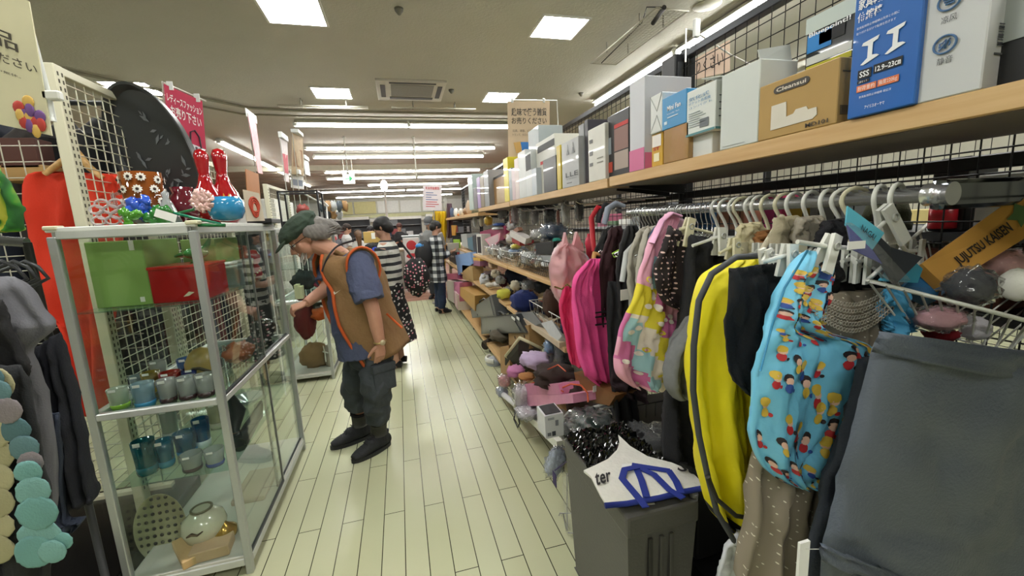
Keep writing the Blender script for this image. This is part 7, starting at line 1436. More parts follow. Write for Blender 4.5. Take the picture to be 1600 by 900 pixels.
# left arm hangs, hand in pocket
elL = W(583, 486, y=2.6); wrL = W(594, 536, y=2.62)
limb(body, sub([shL, shL.lerp(elL, .5), elL, elL.lerp(wrL, .5), wrL]), subr([.055, .05, .042, .04, .03]), 14)
hand(body, wrL, (-.08, .05, -1), SID*-1, FWD, 1.0, .25, .3)
# right arm forward, hand raised in front of the pane
elR = W(508, 452, y=2.92); wrR = W(478, 474, y=2.78)
limb(body, sub([shR, shR.lerp(elR, .5)+Vector((0, 0, -.02)), elR, elR.lerp(wrR, .5), wrR]), subr([.055, .05, .043, .038, .028]), 14)
hand(body, wrR, Vector((-.9, -.2, -.22)), (.1, .3, -.9), (-.2, .85, .35), 1.0, 1.15, .8)
for (h_, k_, a_, r_) in [(SID*.09, kL, aL, 1), (SID*-.09, kR, aR, 1)]:
    limb(body, sub([hip+h_, k_, k_.lerp(a_, .5)+FWD*-.015, a_]), subr([.08, .06, .052, .04]), 14)
    limb(body, sub([a_, a_+Vector((0, 0, -.04)), a_+FWD*.08+Vector((0, 0, -a_.z+.04))]), subr([.036, .034, .022]), 12)
mk('body', remesh(body, .0045, 3), SKIN, t)
eyes(t, A, 1.04)
# hair, cap, beard, glasses
rnd = random.Random(4); hb = MB()
hb.ball(A(0, -.055, .015), (.082, .07, .075), 22, 0, .06, 3, HR)
for q in (-1, 1): hb.tube(sub([A(q*.074, -.012, .05), A(q*.078, -.05, .02), A(q*.07, -.1, -.015), A(q*.05, -.15, -.03)]), subr([(.016, .03), (.02, .045), (.022, .05), (.012, .03)]), 12, up=HR @ Vector((1, 0, 0)))
hb.tube(sub([A(0, -.08, .06), A(0, -.13, .02), A(0, -.175, -.02), A(0, -.2, -.055)]), subr([(.05, .07), (.045, .075), (.03, .06), (.012, .03)]), 14)
mb = remesh(hb, .005, 3)
for v in mb.v: v += (v-A(0, -.05, 0)).normalized()*.006*noise.noise(Vector((v.z*9, v.x*60+v.z*30, v.y*60)))
for i in range(46):
    th = rnd.uniform(-1, 1); q = -1 if th < 0 else 1; x = q*(.2+.8*abs(th)); zz = rnd.uniform(-.03, .06)
    p = [A(x*.084, -.03-.05*(1-abs(x)), zz), A(x*.088, -.08-.04*(1-abs(x)), zz-.012), A(x*.075, -.13-.04*(1-abs(x)), zz-.03), A(x*.06, -.17-rnd.uniform(0, .04), zz-.05+rnd.uniform(-.02, .02))]
    mb.tube(sub(p, 2), [.004, .006, .006, .006, .005, .003, .001], 5)
mk('hair', mb, M('#77736f', .6, 0, .35, 60), t)
GR = M('#3a4a3e', .9, 0, .2, 40, .3, 150)
cp = MB(); cp.ball(A(0, -.01, .085), (.105, .13, .062), 28, 0, .07, 2, HR @ Matrix.Rotation(-.15, 3, 'X')); cp.ball(A(0, .05, .078), (.088, .085, .042), 24, 0, .04, 3, HR @ Matrix.Rotation(-.3, 3, 'X')); cp.ball(A(0, -.04, .06), (.09, .095, .045), 20, R=HR)
oc = mk('flat_cap', remesh(cp, .004, 4), GR, t)
br = MB(); br.ball(A(0, .125, .045), (.074, .062, .011), 24, R=HR @ Matrix.Rotation(-.35, 3, 'X')); mk('cap_brim', br, GR, oc)
mb = MB(); rnd = random.Random(6)
for i in range(60):
    a = rnd.uniform(-1.2, 1.2); zz = rnd.uniform(-.088, -.05) if abs(a) > .5 else rnd.uniform(-.1, -.066); c0 = A(.052*math.sin(a), .03+.055*math.cos(a), zz); mb.tube([c0, c0+(A(0, .02, -.022)-A(0, 0, 0))], [.0045, .001], 5)
for i in range(20): x = rnd.uniform(-.026, .026); c0 = A(x, .088, -.042); mb.tube([c0, c0+(A(x*.3, .006, -.012)-A(0, 0, 0))], [.0042, .001], 5)
mk('beard', mb, M('#a8a29c', .8, 0, .2, 80), t)
g = mk('glasses', MB().tube([A(-.05+.022*math.cos(a)*.9+.02, .094, .004+.017*math.sin(a)) for a in [2*PI*i/14 for i in range(14)]], .0018, 6, True).tube([A(.03+.02*math.cos(a), .094, .004+.017*math.sin(a)) for a in [2*PI*i/14 for i in range(14)]], .0018, 6, True).tube([A(-.01, .096, .008), A(.01, .096, .008)], .0018, 6).tube([A(.05, .09, .01), A(.078, .03, .015), A(.08, -.02, .015)], .0022, 6).tube([A(-.05, .09, .01), A(-.078, .03, .015), A(-.08, -.02, .015)], .0022, 6), M('#1a1a1c', .3, .5), t)
# blue shirt with sleeves
SH = M('#4d5470', .85, 0, .15, 25, .4, 60)
shm = MB(); low = hip+FWD*.06+Vector((0, 0, .01))
limb(shm, sub([hip+Vector((.0, 0, -.03))+FWD*.035, belly+FWD*.03, chest+FWD*.01, neck+Vector((.04, 0, -.045))]), subr([(.165, .18), (.165, .19), (.145, .2), (.09, .11)]), 24, up=FWD)
slL = W(577, 470, y=2.6); limb(shm, sub([shL+Vector((.03, .05, -.02)), shL, shL.lerp(slL, .55)+Vector((0, -.01, 0)), slL]), subr([.075, .080, .090, .094]), 16)
slR = shR.lerp(elR, .75); limb(shm, sub([shR+Vector((.02, -.05, -.02)), shR, slR]), subr([.09, .085, .075]), 16)
mk('blue_shirt', wrinkle(remesh(shm, .006, 3), .009, 9), SH, t)
# brown vest: open loft round the torso
VB = M('#8c6c48', .9, 0, .12, 20, .4, 50); axis = [hip+Vector((.07, .02, -.03)), belly+Vector((.015, .0, .0)), belly.lerp(chest, .5), chest, neck.lerp(chest, .35), neck+Vector((.035, 0, -.035))]
rad = [(.18, .205), (.2, .215), (.198, .22), (.185, .215), (.155, .195), (.095, .115)]
n_ = 40; K = 30; vs = []; fr = [cr([Vector(a) for a in axis], i/K) for i in range(K+1)]; rr = subr(rad, 6)
for i in range(K+1):
    tdir = (fr[min(i+1, K)]-fr[max(i-1, 0)]).normalized(); sd = (SID-tdir*SID.dot(tdir)).normalized(); fd = sd.cross(tdir); fd = fd if fd.dot(FWD) > 0 else -fd
    gap = .46-.04*i/K
    for j in range(n_+1):
        a = gap+(2*PI-gap-.75)*j/n_; w_ = .01*noise.noise(Vector((j*.35, i*.3, 1)))+.006*math.sin(j*.9+i*.2)
        vs.append(fr[i]+fd*(math.cos(a)*(rr[i][0]+w_))+sd*(math.sin(a)*(rr[i][1]+w_)))
mb = MB(); fs = []
for i in range(K):
    for j in range(n_):
        ids = (i*(n_+1)+j, i*(n_+1)+j+1, (i+1)*(n_+1)+j+1, (i+1)*(n_+1)+j); cc = sum((vs[k] for k in ids), Vector())/4
        fs.append(ids)
mb.add(vs, fs, 0, True)
vo = mk('brown_vest', mb, VB, t); so = vo.modifiers.new('s', 'SOLIDIFY'); so.thickness = .012; so.offset = 1
ORG_ = M('#c85a24', .7)
for j in (0, n_): mk('orange_zip_edge', MB().tube([vs[i*(n_+1)+j]+(vs[i*(n_+1)+j]-fr[i]).normalized()*.014 for i in range(0, K+1, 2)], .011, 6), ORG_, vo)
# armhole with piping
def ringpts(c, ax, r1, r2, k=22):
    ax = ax.normalized(); a = ax.orthogonal().normalized(); up = Vector((-.3, 0, 1)); up = (up-ax*up.dot(ax)).normalized(); sd = ax.cross(up); return [c+up*(r1*math.cos(2*PI*i/k))+sd*(r2*math.sin(2*PI*i/k)) for i in range(k)]
ahc = shL+Vector((.03, -.025, -.035)); ax = (SID+Vector((-.1, 0, -.15)))
mk('orange_armhole_piping', MB().tube(ringpts(ahc, ax, .128, .1), .0075, 8, True), ORG_, vo)
mk('armhole_facing', MB().tube(ringpts(ahc+SID*-.016, ax, .122, .098), .012, 8, True), VB, vo)
mk('collar', MB().tube([neck+Vector((.05, 0, .02))+SID*(.085*math.cos(a))+FWD*(.085*math.sin(a)*-1+.01)+Vector((0, 0, -.05*math.cos(a)**2-.02*math.sin(a))) for a in [-.6+PI*1.38*i/14-.02 for i in range(15)]], .017, 8), VB, vo)
q = W(526, 457, y=2.58)
mk('white_tick_mark', MB().prism([q+Vector(v) for v in [(-.018, 0, .002), (-.014, 0, -.012), (.024, 0, .014), (-.008, 0, -.003), (-.014, 0, .008)]], (0, .004, 0)), M('#cfc6b4', .6), vo)
mk('orange_pocket_zip', MB().tube([W(604, 490, y=2.66), W(616, 501, y=2.655), W(628, 512, y=2.68)], .007, 8), ORG_, vo)
mk('strap', MB().tube(sub([W(503, 424, y=2.70), W(512, 402, y=2.70), W(528, 384, y=2.74), W(552, 376, y=2.84)]), .011, 8, flat=.5), M('#25242a', .6), t)
# trousers
TR = M('#393f43', .85, 0, .15, 18, .5, 35); pm = MB()
limb(pm, sub([hip+Vector((0, 0, .04)), hip+Vector((0, 0, -.06)), hip+Vector((0, 0, -.12))]), subr([(.135, .17), (.145, .175), (.12, .16)]), 22, up=FWD)
cL_, cR_ = kL.lerp(aL, .70), kR.lerp(aR, .66)
limb(pm, sub([hip+SID*.08+Vector((0, 0, -.03)), (hip+SID*.08).lerp(kL, .5), kL, cL_]), subr([.115, .108, .098, .078]), 18)
limb(pm, sub([hip-SID*.08+Vector((0, 0, -.03)), (hip-SID*.08).lerp(kR, .5), kR, cR_]), subr([.115, .105, .095, .078]), 18)
for v in pm.v: pass
tm = wrinkle(remesh(pm, .007, 3), .009, 11, 2)
for v in tm.v: v += Vector((1, 1, 0))*(.012*noise.noise(v*14))+Vector((.7, -.7, 0))*.006*noise.noise(v*30)
to = mk('trousers', tm, TR, t)
pk = (hip+SID*.08).lerp(kL, .62)+SID*.088+FWD*-.01
mk('cargo_pocket', MB().box(pk+Vector((-.075, -.02, -.085)), pk+Vector((.075, .02, .075)), bev=.012, rot=math.atan2(FWD.y, FWD.x)), TR, to)
mk('pocket_flap', MB().box(pk+Vector((-.08, -.026, .04)), pk+Vector((.08, .024, .095)), bev=.01, rot=math.atan2(FWD.y, FWD.x)), TR, to)
SK = M('#3c3c36', .9, 0, .2, 60)
for s_, a_, k_ in (('', aL, kL), ('', aR, kR)):
    ub = a_.lerp(k_, .26); o = mk('sock', MB().tube([ub, a_.lerp(k_, .12), a_, a_+Vector((0, 0, -.03))], [.058, .054, .052, .054], 16), SK, t); mk('sock_band', MB().tube([ub+(ub-a_)*.03, ub-(ub-a_)*.18], .060, 16), M('#17171a', .9), o)
SHO = M('#17191d', .7, 0, .2, 60, .3, 120)
for a_, tgt in ((aL, W(553, 716, z=.03)), (aR, W(512, 698, z=.03))):
    heel = Vector((a_.x, a_.y, .0)); tgt.z = 0; d = (tgt-heel).normalized(); toe = heel+d*.205; bk = heel-d*.075; sm = MB()
    sm.tube(sub([bk+Vector((0, 0, .055)), heel+Vector((0, 0, .06)), heel+d*.09+Vector((0, 0, .05)), heel+d*.16+Vector((0, 0, .038)), toe+Vector((0, 0, .03))]), subr([(.03, .03), (.048, .043), (.042, .046), (.03, .048), (.016, .03)]), 16, up=(0, 0, 1)); sm.tube([heel+Vector((0, 0, .04)), heel+Vector((0, 0, .09)), heel+d*-.005+Vector((0, 0, .125))], [(.066, .05), (.062, .048), (.058, .046)], 16, up=d); sm.ball(heel+d*.07+Vector((0, 0, .08)), (.045, .04, .035), 12); sm.ball(heel+d*-.055+Vector((0, 0, .11)), .02, 10)
    so_ = mk('shoe', remesh(sm, .005, 3), SHO, t)
    w_ = d.cross(Vector((0, 0, 1))); out = []
    for i in range(28):
        b = 2*PI*i/28; out.append(heel+d*(.068+.148*math.cos(b))+w_*(.048*math.sin(b)*(1+.12*math.cos(b)))+Vector((0, 0, .001)))
    mk('sole', MB().prism(out, (0, 0, .024)), M('#1f2023', .6), so_)
    mb = MB()
    for i in range(4): c0 = heel+d*(.06+.024*i)+Vector((0, 0, .122-.016*i)); mb.tube([c0-w_*.024, c0+Vector((0, 0, .006)), c0+w_*.024], .003, 5)
    mk('laces', mb, M('#0c0d0f', .7), so_)
wd = (wrL-elL).normalized(); mb = MB().tube(ringpts(wrL+wd*-.01, wd, .034, .034), .006, 6, True)
wo = mk('watch_strap', mb, M('#b49a68', .3, .7), t); mk('watch_face', MB().lathe([(.017, 0), (.017, .006), (.014, .009), (0, .009)], wrL+wd*-.01+SID*.034, 18, R=SID.to_track_quat('Z', 'Y').to_matrix()), M('#c9bd9a', .3, .4), wo)
# ---- background people
def figure(px, py_feet, y, h, face, label, shirt, trous, hair='#1a1614', skin=None, arms='read', hairlen=0., lean=0., cap=None, x=None, skirt=None, detail=.008, shirt_len=.0, sleeve=.55, vis=None):
    """standing adult: body is one surface, clothes over it"""
    if x is None: x = W(px, 400, y=y).x
    B = Vector((x, y, 0)); f = Vector((math.sin(face), math.cos(face), 0)); s_ = f.cross(Vector((0, 0, 1))); U = Vector((0, 0, 1)); k = h/1.65
    t = thing('person', label, 'person', B); pt = lambda a, b, c: B+s_*(a*k)+f*(b*k)+U*(c*k)
    sk = skin or SKIN2; lf = lean
    hd, A, HR = head_mb(pt(0, .03+lf, 1.535), f*.85-U*.5, U+f*.3, k*.98); mb = MB(); mb.v += hd.v; mb.f += hd.f; mb.m += hd.m; mb.sm += hd.sm
    mb.tube(sub([pt(0, 0+lf*.7, 1.36), pt(0, .01+lf, 1.5)]), subr([.06*k, .05*k]), 12)
    mb.tube(sub([pt(0, 0, .85), pt(0, .0, 1.05), pt(0, lf*.5, 1.25), pt(0, lf*.8, 1.39)]), subr([(.1*k, .15*k), (.09*k, .13*k), (.1*k, .16*k), (.06*k, .12*k)]), 16, up=f)
    wr = []
    for q in (-1, 1):
        sh = pt(q*.165, lf*.7, 1.33)
        if arms == 'read': el = pt(q*.2, .04+lf*.5, 1.06); wv = pt(q*.08, .27+lf*.5, 1.1)
        else: el = pt(q*.22, -.02, 1.05); wv = pt(q*.2, .08, .84)
        mb.tube(sub([sh, el, wv]), subr([.046*k, .038*k, .026*k]), 10); hand(mb, wv, (wv-el), U*(-1 if arms != 'read' else 1)+f*.1, -s_*q if arms == 'read' else f, .95*k, .7)
        wr.append((sh, el, wv))
        hp, kn, an = pt(q*.085, 0, .85), pt(q*.09, .02, .46), pt(q*.09, -.01, .09); mb.tube(sub([hp, kn, an]), subr([.075*k, .052*k, .037*k]), 12); mb.tube([an, an+U*-.05*k, an+f*.13*k-U*.06*k], [.04*k, .042*k, .03*k], 10)
    mk('body', remesh(mb, detail, 2), sk, t)
    hm = MB(); hm.ball(A(0, -.022, .045), (.085*k, .1*k, .083*k), 22, 0, .03, 1, HR); hm.ball(A(0, -.06, -.005), (.078*k, .062*k, .08*k+hairlen*.1), 20, 0, .04, 2, HR)
    if hairlen: hm.tube(sub([A(0, -.07, .0), A(0, -.11, -.1), pt(0, -.1+lf*.6, 1.40-hairlen*.6)]), subr([.07*k, .06*k, .03*k]), 12)
    mk('hair', remesh(hm, .006, 2), M(hair, .6, 0, .3, 60), t)
    if cap: oc = mk('cap', MB().ball(A(0, -.01, .06), (.09*k, .11*k, .075*k), 20, R=HR), M(cap, .8), t); mk('cap_brim', MB().ball(A(0, .11, .05), (.06*k, .05*k, .01*k), 14, R=HR), M(cap, .8), oc)
    sm = MB(); sl = shirt_len
    sm.tube(sub([pt(0, .0, .84-sl), pt(0, 0, .95), pt(0, lf*.4, 1.2), pt(0, lf*.7, 1.33), pt(0, lf*.8, 1.41)]), subr([((.13+sl*.1)*k, (.19+sl*.1)*k), (.125*k, .18*k), (.125*k, .185*k), (.11*k, .17*k), (.06*k, .08*k)]), 20, up=f)
    for (a, b, c) in wr:
        e = a.lerp(b, sleeve*1.6) if sleeve*1.6 <= 1 else b; P = [a, a.lerp(e, .5), e]+([b.lerp(c, (sleeve*1.6-1)*1.2)] if sleeve*1.6 > 1 else []); sm.tube(sub(P), subr([.072*k, .068*k, .066*k]+([.058*k] if len(P) > 3 else [])), 12)
    so = mk('shirt', wrinkle(remesh(sm, detail, 3), .008, 8), shirt, t)
    tm = MB()
    if skirt: tm.tube(sub([pt(0, 0, .98), pt(0, 0, .7), pt(0, 0, skirt)]), subr([(.11*k, .15*k), (.16*k, .2*k), (.24*k, .27*k)]), 22, up=f)
    else:
        tm.tube([pt(0, 0, .98), pt(0, 0, .8)], [(.115*k, .16*k), (.12*k, .17*k)], 18, up=f)
        for q in (-1, 1): tm.tube(sub([pt(q*.085, 0, .88), pt(q*.09, .02, .46), pt(q*.09, -.01, .1)]), subr([.1*k, .078*k, .066*k]), 14)
    mk('skirt' if skirt else 'trousers', wrinkle(remesh(tm, detail, 2), .009, 7), trous, t)
    for q in (-1, 1): mk('shoe', MB().tube([pt(q*.09, -.07, .045), pt(q*.09, 0, .05), pt(q*.09, .1, .04), pt(q*.09, .17, .03)], [(.035*k, .03*k), (.045*k, .04*k), (.038*k, .045*k), (.02*k, .03*k)], 14, up=U), M('#17181b', .6), t)
    return t, pt, A
def stripes():
    m, nt, b = _new('charcoal_cream_stripes'); L = nt.links; tc = N(nt, 'ShaderNodeTexCoord'); w = N(nt, 'ShaderNodeTexWave', bands_direction='Z'); w.inputs['Scale'].default_value = 3.9; w.inputs['Distortion'].default_value = .8; w.inputs['Detail Scale'].default_value = .8
    L.new(tc.outputs['Object'], w.inputs['Vector']); r = ramp(nt, [(0, '#26282c'), (.38, '#c4c4be')]); L.new(w.outputs['Fac'], r.inputs[0]); L.new(r.outputs[0], b.inputs['Base Color']); b.inputs['Roughness'].default_value = .9; return m
def plaid():
    m, nt, b = _new('black_white_check'); L = nt.links; tc = N(nt, 'ShaderNodeTexCoord'); facs = []
    for d in 'XZ':
        w = N(nt, 'ShaderNodeTexWave', bands_direction=d); w.inputs['Scale'].default_value = 2.6; L.new(tc.outputs['Object'], w.inputs['Vector']); g_ = N(nt, 'ShaderNodeMath', operation='GREATER_THAN'); g_.inputs[1].default_value = .5; L.new(w.outputs['Fac'], g_.inputs[0]); facs.append(g_)
    a = N(nt, 'ShaderNodeMath', operation='ADD'); L.new(facs[0].outputs[0], a.inputs[0]); L.new(facs[1].outputs[0], a.inputs[1]); h_ = N(nt, 'ShaderNodeMath', operation='MULTIPLY'); h_.inputs[1].default_value = .45; L.new(a.outputs[0], h_.inputs[0])
    r = ramp(nt, [(0, '#1d1f22'), (.3, '#5c6064'), (.7, '#c6c8c8')]); L.new(h_.outputs[0], r.inputs[0]); L.new(r.outputs[0], b.inputs['Base Color']); b.inputs['Roughness'].default_value = .9; return m
FLO = dots_mat('black_floral', '#141416', '#c8b8b8', 30, .26, .85, 1., cols=['#d8d4d0', '#c88a94', '#141416', '#b8b4b0'])
t, pt, A = figure(606, 0, 4.55, 1.6, -.25-PI*.32, 'person with black bob hair in a cream and charcoal striped top, behind the old man', stripes(), FLO, '#0e0e10', arms='read', skirt=.3, detail=.007, shirt_len=0, sleeve=.5)
o = mk('shoulder_bag', MB().ball(pt(.0, -.30, 1.0), (.13, .12, .2), 22, 0, .12, 3), dots_mat('black_rose_print', '#121214', '#c88a94', 34, .3, .8, 1., cols=['#c87a88', '#d8d0cc', '#121214']), t); mk('bag_strap', MB().tube([pt(.12, -.1, 1.4), pt(.1, -.24, 1.2), pt(.05, -.3, 1.12)], .012, 6), M('#17171a', .7), o)
t, pt, A = figure(682, 0, 7.1, 1.56, PI*.42, 'person in a black and white checked coat and jeans reading by the yellow cloths', plaid(), M('#1c2c44', .85), '#16120f', arms='read', shirt_len=.26, sleeve=.95, detail=.009)
o = mk('black_backpack', MB().ball(pt(0, -.22, 1.08), (.15, .12, .24), 20, 0, .06, 2), M('#141519', .7), t); mk('blue_panel', MB().ball(pt(-.0, -.25, 1.24), (.11, .09, .05), 14), M('#2a7fc0', .5), o)
mk('booklet', MB().box(pt(0, .33, 1.08)-Vector((.1, .02, .0)), pt(0, .33, 1.08)+Vector((.1, .02, .16)), bev=.004), M('#b4b0a6', .6), t)
t, pt, A = figure(545, 0, 10.3, 1.62, PI*.42, 'person with short dark hair, white tee and dark vest, looking at a phone', M('#cfd0d0', .8), M('#26272c', .8), '#2a1c16', arms='read', detail=.012, sleeve=.45)
mk('dark_vest', MB().ball(pt(0, .02, 1.18), (.15, .12, .2), 18), M('#1a1c22', .8), t); mk('grey_backpack', MB().ball(pt(0, -.22, 1.12), (.14, .13, .2), 16), M('#5c5c64', .7), t); mk('red_pouch', MB().ball(pt(0, -.28, 1.3), (.07, .06, .1), 12), M('#b8484c', .7), t)
t, pt, A = figure(563, 0, 8.9, 1.48, -.2, 'person with long brown hair under a black cap in a white sleeveless top', M('#cacac8', .8), M('#4c5464', .8), '#5c4028', arms='read', hairlen=.4, cap='#25262a', detail=.012, sleeve=.05)
t, pt, A = figure(678, 0, 8.6, 1.66, -2.7, 'person in a grey cap bending behind the checked coat', M('#8a8c8e', .8), M('#303238', .8), '#2a2420', arms='down', cap='#55585c', lean=.1, detail=.012)
t, pt, A = figure(628, 0, 12.5, 1.6, PI, 'person with reddish hair in black far back behind the counter', M('#1a1a1e', .8), M('#1e1e22', .8), '#4a2018', arms='read', detail=.014)
t, pt, A = figure(584, 0, 11.5, 1.55, -2.5, 'person in black with a raised camera far back beside the yellow tray', M('#1b1c20', .8), M('#26282e', .8), '#17141a', arms='read', detail=.014)
# ---------------------------------------------------------------- middle distance and back of the shop
def rack(x0, x1, y, z1, label, cols, n, seed, d=.35, shelves=4, back='#2a2c30'):
    t = thing('display_rack', label, 'display rack', ((x0+x1)/2, y+d/2, 0)); m = M(back, .5)
    mk('back_panel', MB().box((x0, y+d-.02, 0), (x1, y+d, z1)), m, t)
    for x in (x0, x1-.03): mk('side_panel', MB().box((x, y, 0), (x+.03, y+d-.02, z1)), m, t)
    for i in range(shelves):
        z = z1*(i+.25)/shelves; mk('shelf', MB().box((x0+.03, y+.02, z-.02), (x1-.03, y+d-.02, z)), M('#8c8e90', .5), t)
    mk('header', MB().box((x0, y-.01, z1-.12), (x1, y+.02, z1)), M('#d6d6d0', .5), t)
    rnd = random.Random(seed)
    for i in range(shelves):
        z = z1*(i+.25)/shelves
        for j in range(n):
            w_ = (x1-x0-.1)/n; h_ = (z1/shelves)*rnd.uniform(.35, .7); xx = x0+.05+w_*j
            c_ = rnd.choice(cols)
            if z+h_ < z1-.12: tag(mk('boxed_game', MB().box((xx, y+.03, z), (xx+w_*.9, y+.2, z+h_)), M(c_[0], .5, var=.05)), c_[1]+' boxed goods on the '+label.split(',')[0][:60], 'boxed goods', 'boxed goods on '+label.split(',')[0])
    return t
cs = [('#1c1d22', 'black'), ('#c9cacc', 'white'), ('#2c3c5c', 'navy'), ('#8a3a3c', 'dark red'), ('#6c7074', 'grey'), ('#a4a8ac', 'silver')]
rack(-4.2, -1.2, 19, 2.0, 'dark far rack left of the aisle', cs, 7, 1)
rack(-1.0, 1.0, 19.2, 1.95, 'dark far rack behind the striped top', cs, 6, 2)
rack(1.2, 3.2, 19, 2.0, 'dark far rack by the yellow cloths', cs, 7, 3)
# long counter tables in the middle distance
def table(x0, x1, y0, y1, z, label, col):
    t = thing('display_table', label, 'table', ((x0+x1)/2, (y0+y1)/2, 0)); mk('table_top', MB().box((x0, y0, z-.04), (x1, y1, z), bev=.005), M(col, .5), t)
    mk('front_panel', MB().box((x0+.03, y0+.03, .05), (x1-.03, y0+.05, z-.04)), M('#9c9a90', .6), t)
    for x in (x0+.03, x1-.08):
        for y in (y0+.08, y1-.08): mk('leg', MB().box((x, y, 0), (x+.05, y+.05, z-.04)), M('#6c6a64', .5), t)
    return t
table(-.35, .55, 9.9, 10.8, .98, 'beige table with a glass tank in the middle distance', '#a8977c')
q = W(612, 392, y=10.0)
t = thing('glass_tank', 'pale clear plastic tub on the table behind the striped top', 'tub', (.3, 10.2, .981)); mk('tub_body', MB().box((.06, 10.0, .982), (.52, 10.4, 1.26), bev=.02), M('#9fb0b8', .3), t); mk('tub_rim', MB().box((.04, 9.98, 1.26), (.54, 10.42, 1.29), bev=.006), M('#c4ccd0', .4), t)
table(-1.1, -.3, 6.2, 7.4, .72, 'low table piled with clothes left of the striped top', '#6a6258')
for i, (px, py, y, a, b, c, s, nm, cat) in enumerate([(585, 371, 7.0, 12, 6, '#b89a54', 'flat kraft carton with white label held above the black pile', 'kraft_carton', 'box'), (582, 388, 6.8, 13, 9, '#1a1b1e', 'black cloth pile under the kraft carton', 'black_cloth', 'cloth'), (574, 396, 6.6, 10, 8, '#b4a88c', 'beige printed cloth on the low table', 'beige_cloth', 'cloth'), (588, 402, 6.5, 8, 16, '#1838a4', 'royal blue bag hanging beside the low table', 'blue_bag', 'bag'), (566, 402, 6.5, 6, 7, '#a8a8ac', 'grey cloth at the end of the low table', 'grey_cloth', 'cloth')]):
    if i == 0:
        p0, p1 = W(569, 380, y=7.0), W(597, 361, y=7.0); o = tag(mk(nm, MB().box((p0.x, 7.0, p0.z), (p1.x, 7.4, p1.z), bev=.004), M(c, .6)), s, cat); mk('white_label', MB().box((p0.x+.12, 6.996, p0.z+.06), (p0.x+.18, 7.0, p1.z-.02)), M('#dcdcd4', .6), o)
    else: lump(nm, px, py, 0, a, b, c, s, cat, .2, i, y=y)
# yellow cloths hanging near the end of the right shelves
SX = W(699, 350, y=9.6).x
t = thing('cloth_stand', 'grey post stand holding yellow cloths at the end of the shelves', 'stand', (SX, 9.6, 0)); mk('post', MB().box((SX-.03, 9.58, 0), (SX+.03, 9.64, 2.1), bev=.004), M('#b4b4ae', .5), t); mk('arm', MB().box((SX-.3, 9.59, 1.98), (SX-.03, 9.62, 2.02)), M('#b4b4ae', .5), t); mk('foot', MB().box((SX-.15, 9.45, 0), (SX+.15, 9.75, .03)), M('#77776f', .5), t)
for i, (px, c) in enumerate([(687, '#d8b018'), (692, '#e0bc1c'), (681, '#c8a418')]):
    y = 9.55-.06*i
    tag(mk('yellow_cloth', sheet([(px-4, 330, px+5, 330), (px-6, 350, px+6, 350), (px-7, 380, px+5, 380), (px-5, 410+20*(i == 1), px+4, 412+20*(i == 1))], y, .12, nf=2, amp=.05, seed=i, nu=14, nv=16), fabric(c)), ['middle', 'rightmost, longest', 'leftmost'][i]+' of the yellow cloths hanging on the post stand', 'cloth', 'yellow cloths on the stand')
tag(mk('mauve_garment', sheet([(698, 318, 706, 318), (699, 345, 708, 345), (699, 372, 706, 372)], 9.45, .1, nf=2, amp=.03, seed=6, nu=12, nv=12), fabric('#5c4450')), 'dusky mauve garment hanging at the end of the shelves', 'garment')
# notice board on a pole
t, P, r, u, n = poster('notice_board', [(661, 288, 8.0), (690, 289, 8.0), (690, 329, 8.0), (661, 328, 8.0)], 8.0, M('#d8d0d4', .6), 'white printed notice on a pole above the checked coat')
fit(t, P, n, .12, .08, .88, .2, '年末年始買取', '#b8444c', bold=.02)
for i, w_ in enumerate([.4, .6, .3, .65, .6, .7, .5]): patch(t, P, n, .15, .3+.09*i, .15+w_, .33+.09*i, '#5a6a94' if i < 4 else '#b8444c', 'printed_line')
mk('pole', MB().tube([((P[2].x+P[3].x)/2, 8.03, 0), ((P[0].x+P[1].x)/2, 8.03, P[0].z)], .012, 6), M('#b4b4ae', .4), t); mk('foot', MB().lathe([(.14, 0), (.14, .02), (.02, .03)], ((P[2].x+P[3].x)/2, 8.03, 0)), M('#77776f', .5), t)
# red and white carton on the table
q = W(643, 385, y=9.6)
t = thing('red_white_carton', 'white carton with red round emblem by the checked coat', 'box', (q.x, 9.75, .981)); mk('carton_body', MB().box((q.x-.17, 9.6, .7), (q.x+.17, 9.9, 1.24), bev=.005), M('#cfc8c8', .5), t); mk('red_emblem', MB().ball((q.x, 9.6, 1.08), (.11, .01, .11), 16).ball((q.x, 9.6, .84), (.13, .01, .06), 16), M('#b02830', .5), t)
table(.2, .72, 9.5, 9.85, .7, 'small stand under the red and white carton', '#8c8474')
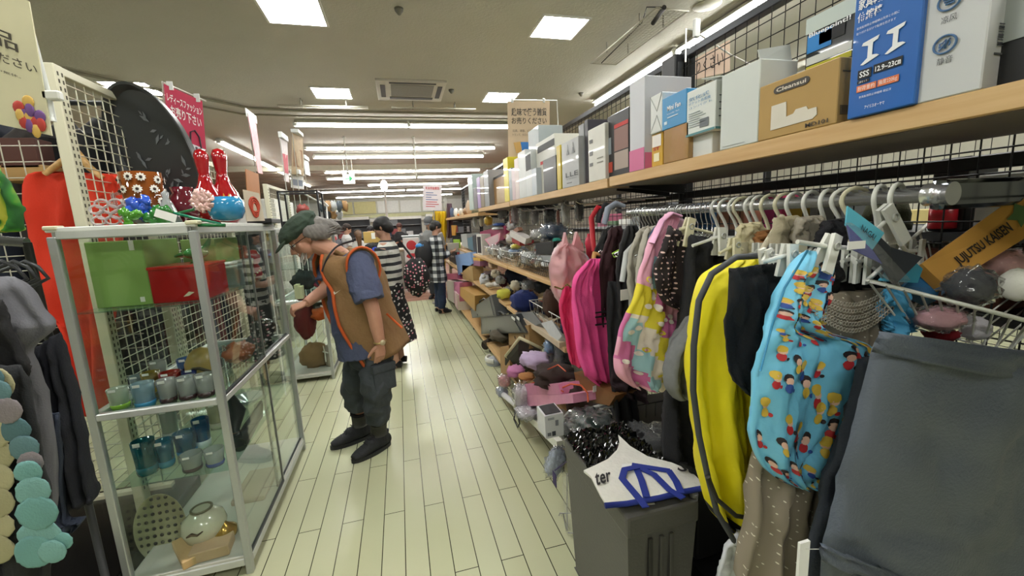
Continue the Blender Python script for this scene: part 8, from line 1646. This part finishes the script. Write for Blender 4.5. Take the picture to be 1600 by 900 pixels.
# left background: dark clothes racks beyond the mesh, seen between signs and showcases
for k_, (x0, x1, y) in enumerate([(-2.6, -1.5, 5.2), (-2.7, -1.5, 7.6)]):
    t = thing('low_wall_unit', ['black display unit behind the near showcase', 'black display unit behind the second showcase'][k_], 'display unit', ((x0+x1)/2, y, 0)); mk('unit_body', MB().box((x0, y, 0), (x1, y+.5, 1.5), bev=.01), M('#1d1e20', .5), t); mk('unit_top', MB().box((x0-.02, y-.02, 1.501), (x1+.02, y+.52, 1.53), bev=.004), M('#5c5a54', .5), t)
# dark clothing stock behind the near showcase
rnd = random.Random(31)
t = thing('garment_rail', 'chrome garment rail behind the near showcase', 'rail', (-1.75, 3.6, 0)); mk('rail_bar', MB().tube([(-1.72, 2.95, 1.35), (-1.72, 4.4, 1.35)], .014, 8), CHR, t)
for y in (2.95, 4.4): mk('leg', MB().tube([(-1.72, y, 0), (-1.72, y, 1.35)], .014, 8), CHR, t)
nm_ = ['black', 'oxblood', 'charcoal', 'moss', 'brown', 'ink blue', 'grey', 'rust', 'soot black', 'umber']
for i, c in enumerate(['#1a1a1e', '#4a1c20', '#2e3034', '#343c2c', '#4a3428', '#1e2638', '#55585c', '#6c3426', '#151517', '#3c2c24']):
    y = 3.05+i*.13; mb = MB(); rings = []
    for (f_, a, d) in [(0, .12, .03), (.05, .65, .04), (.12, 1, .05), (.5, .95, .055), (1, 1.05, .06)]: rings.append([Vector((-1.72+math.cos(b)*.22*a, y+math.sin(b)*d, 1.28-.8*f_)) for b in [2*PI*j/12 for j in range(12)]])
    for k_ in range(4): mb.add(rings[k_]+rings[k_+1], [(j, 12+j, 12+(j+1) % 12, (j+1) % 12) for j in range(12)], 0, True)
    o = tag(mk('shirt_on_hanger', mb, fabric(c)), nm_[i]+' shirt on the chrome rail behind the near showcase', 'shirt', 'shirts behind the near showcase'); mk('hook', MB().tube([(-1.72, y, 1.28), (-1.72, y, 1.34), (-1.70, y, 1.36), (-1.72, y, 1.375)], .003, 5), CHR, o)
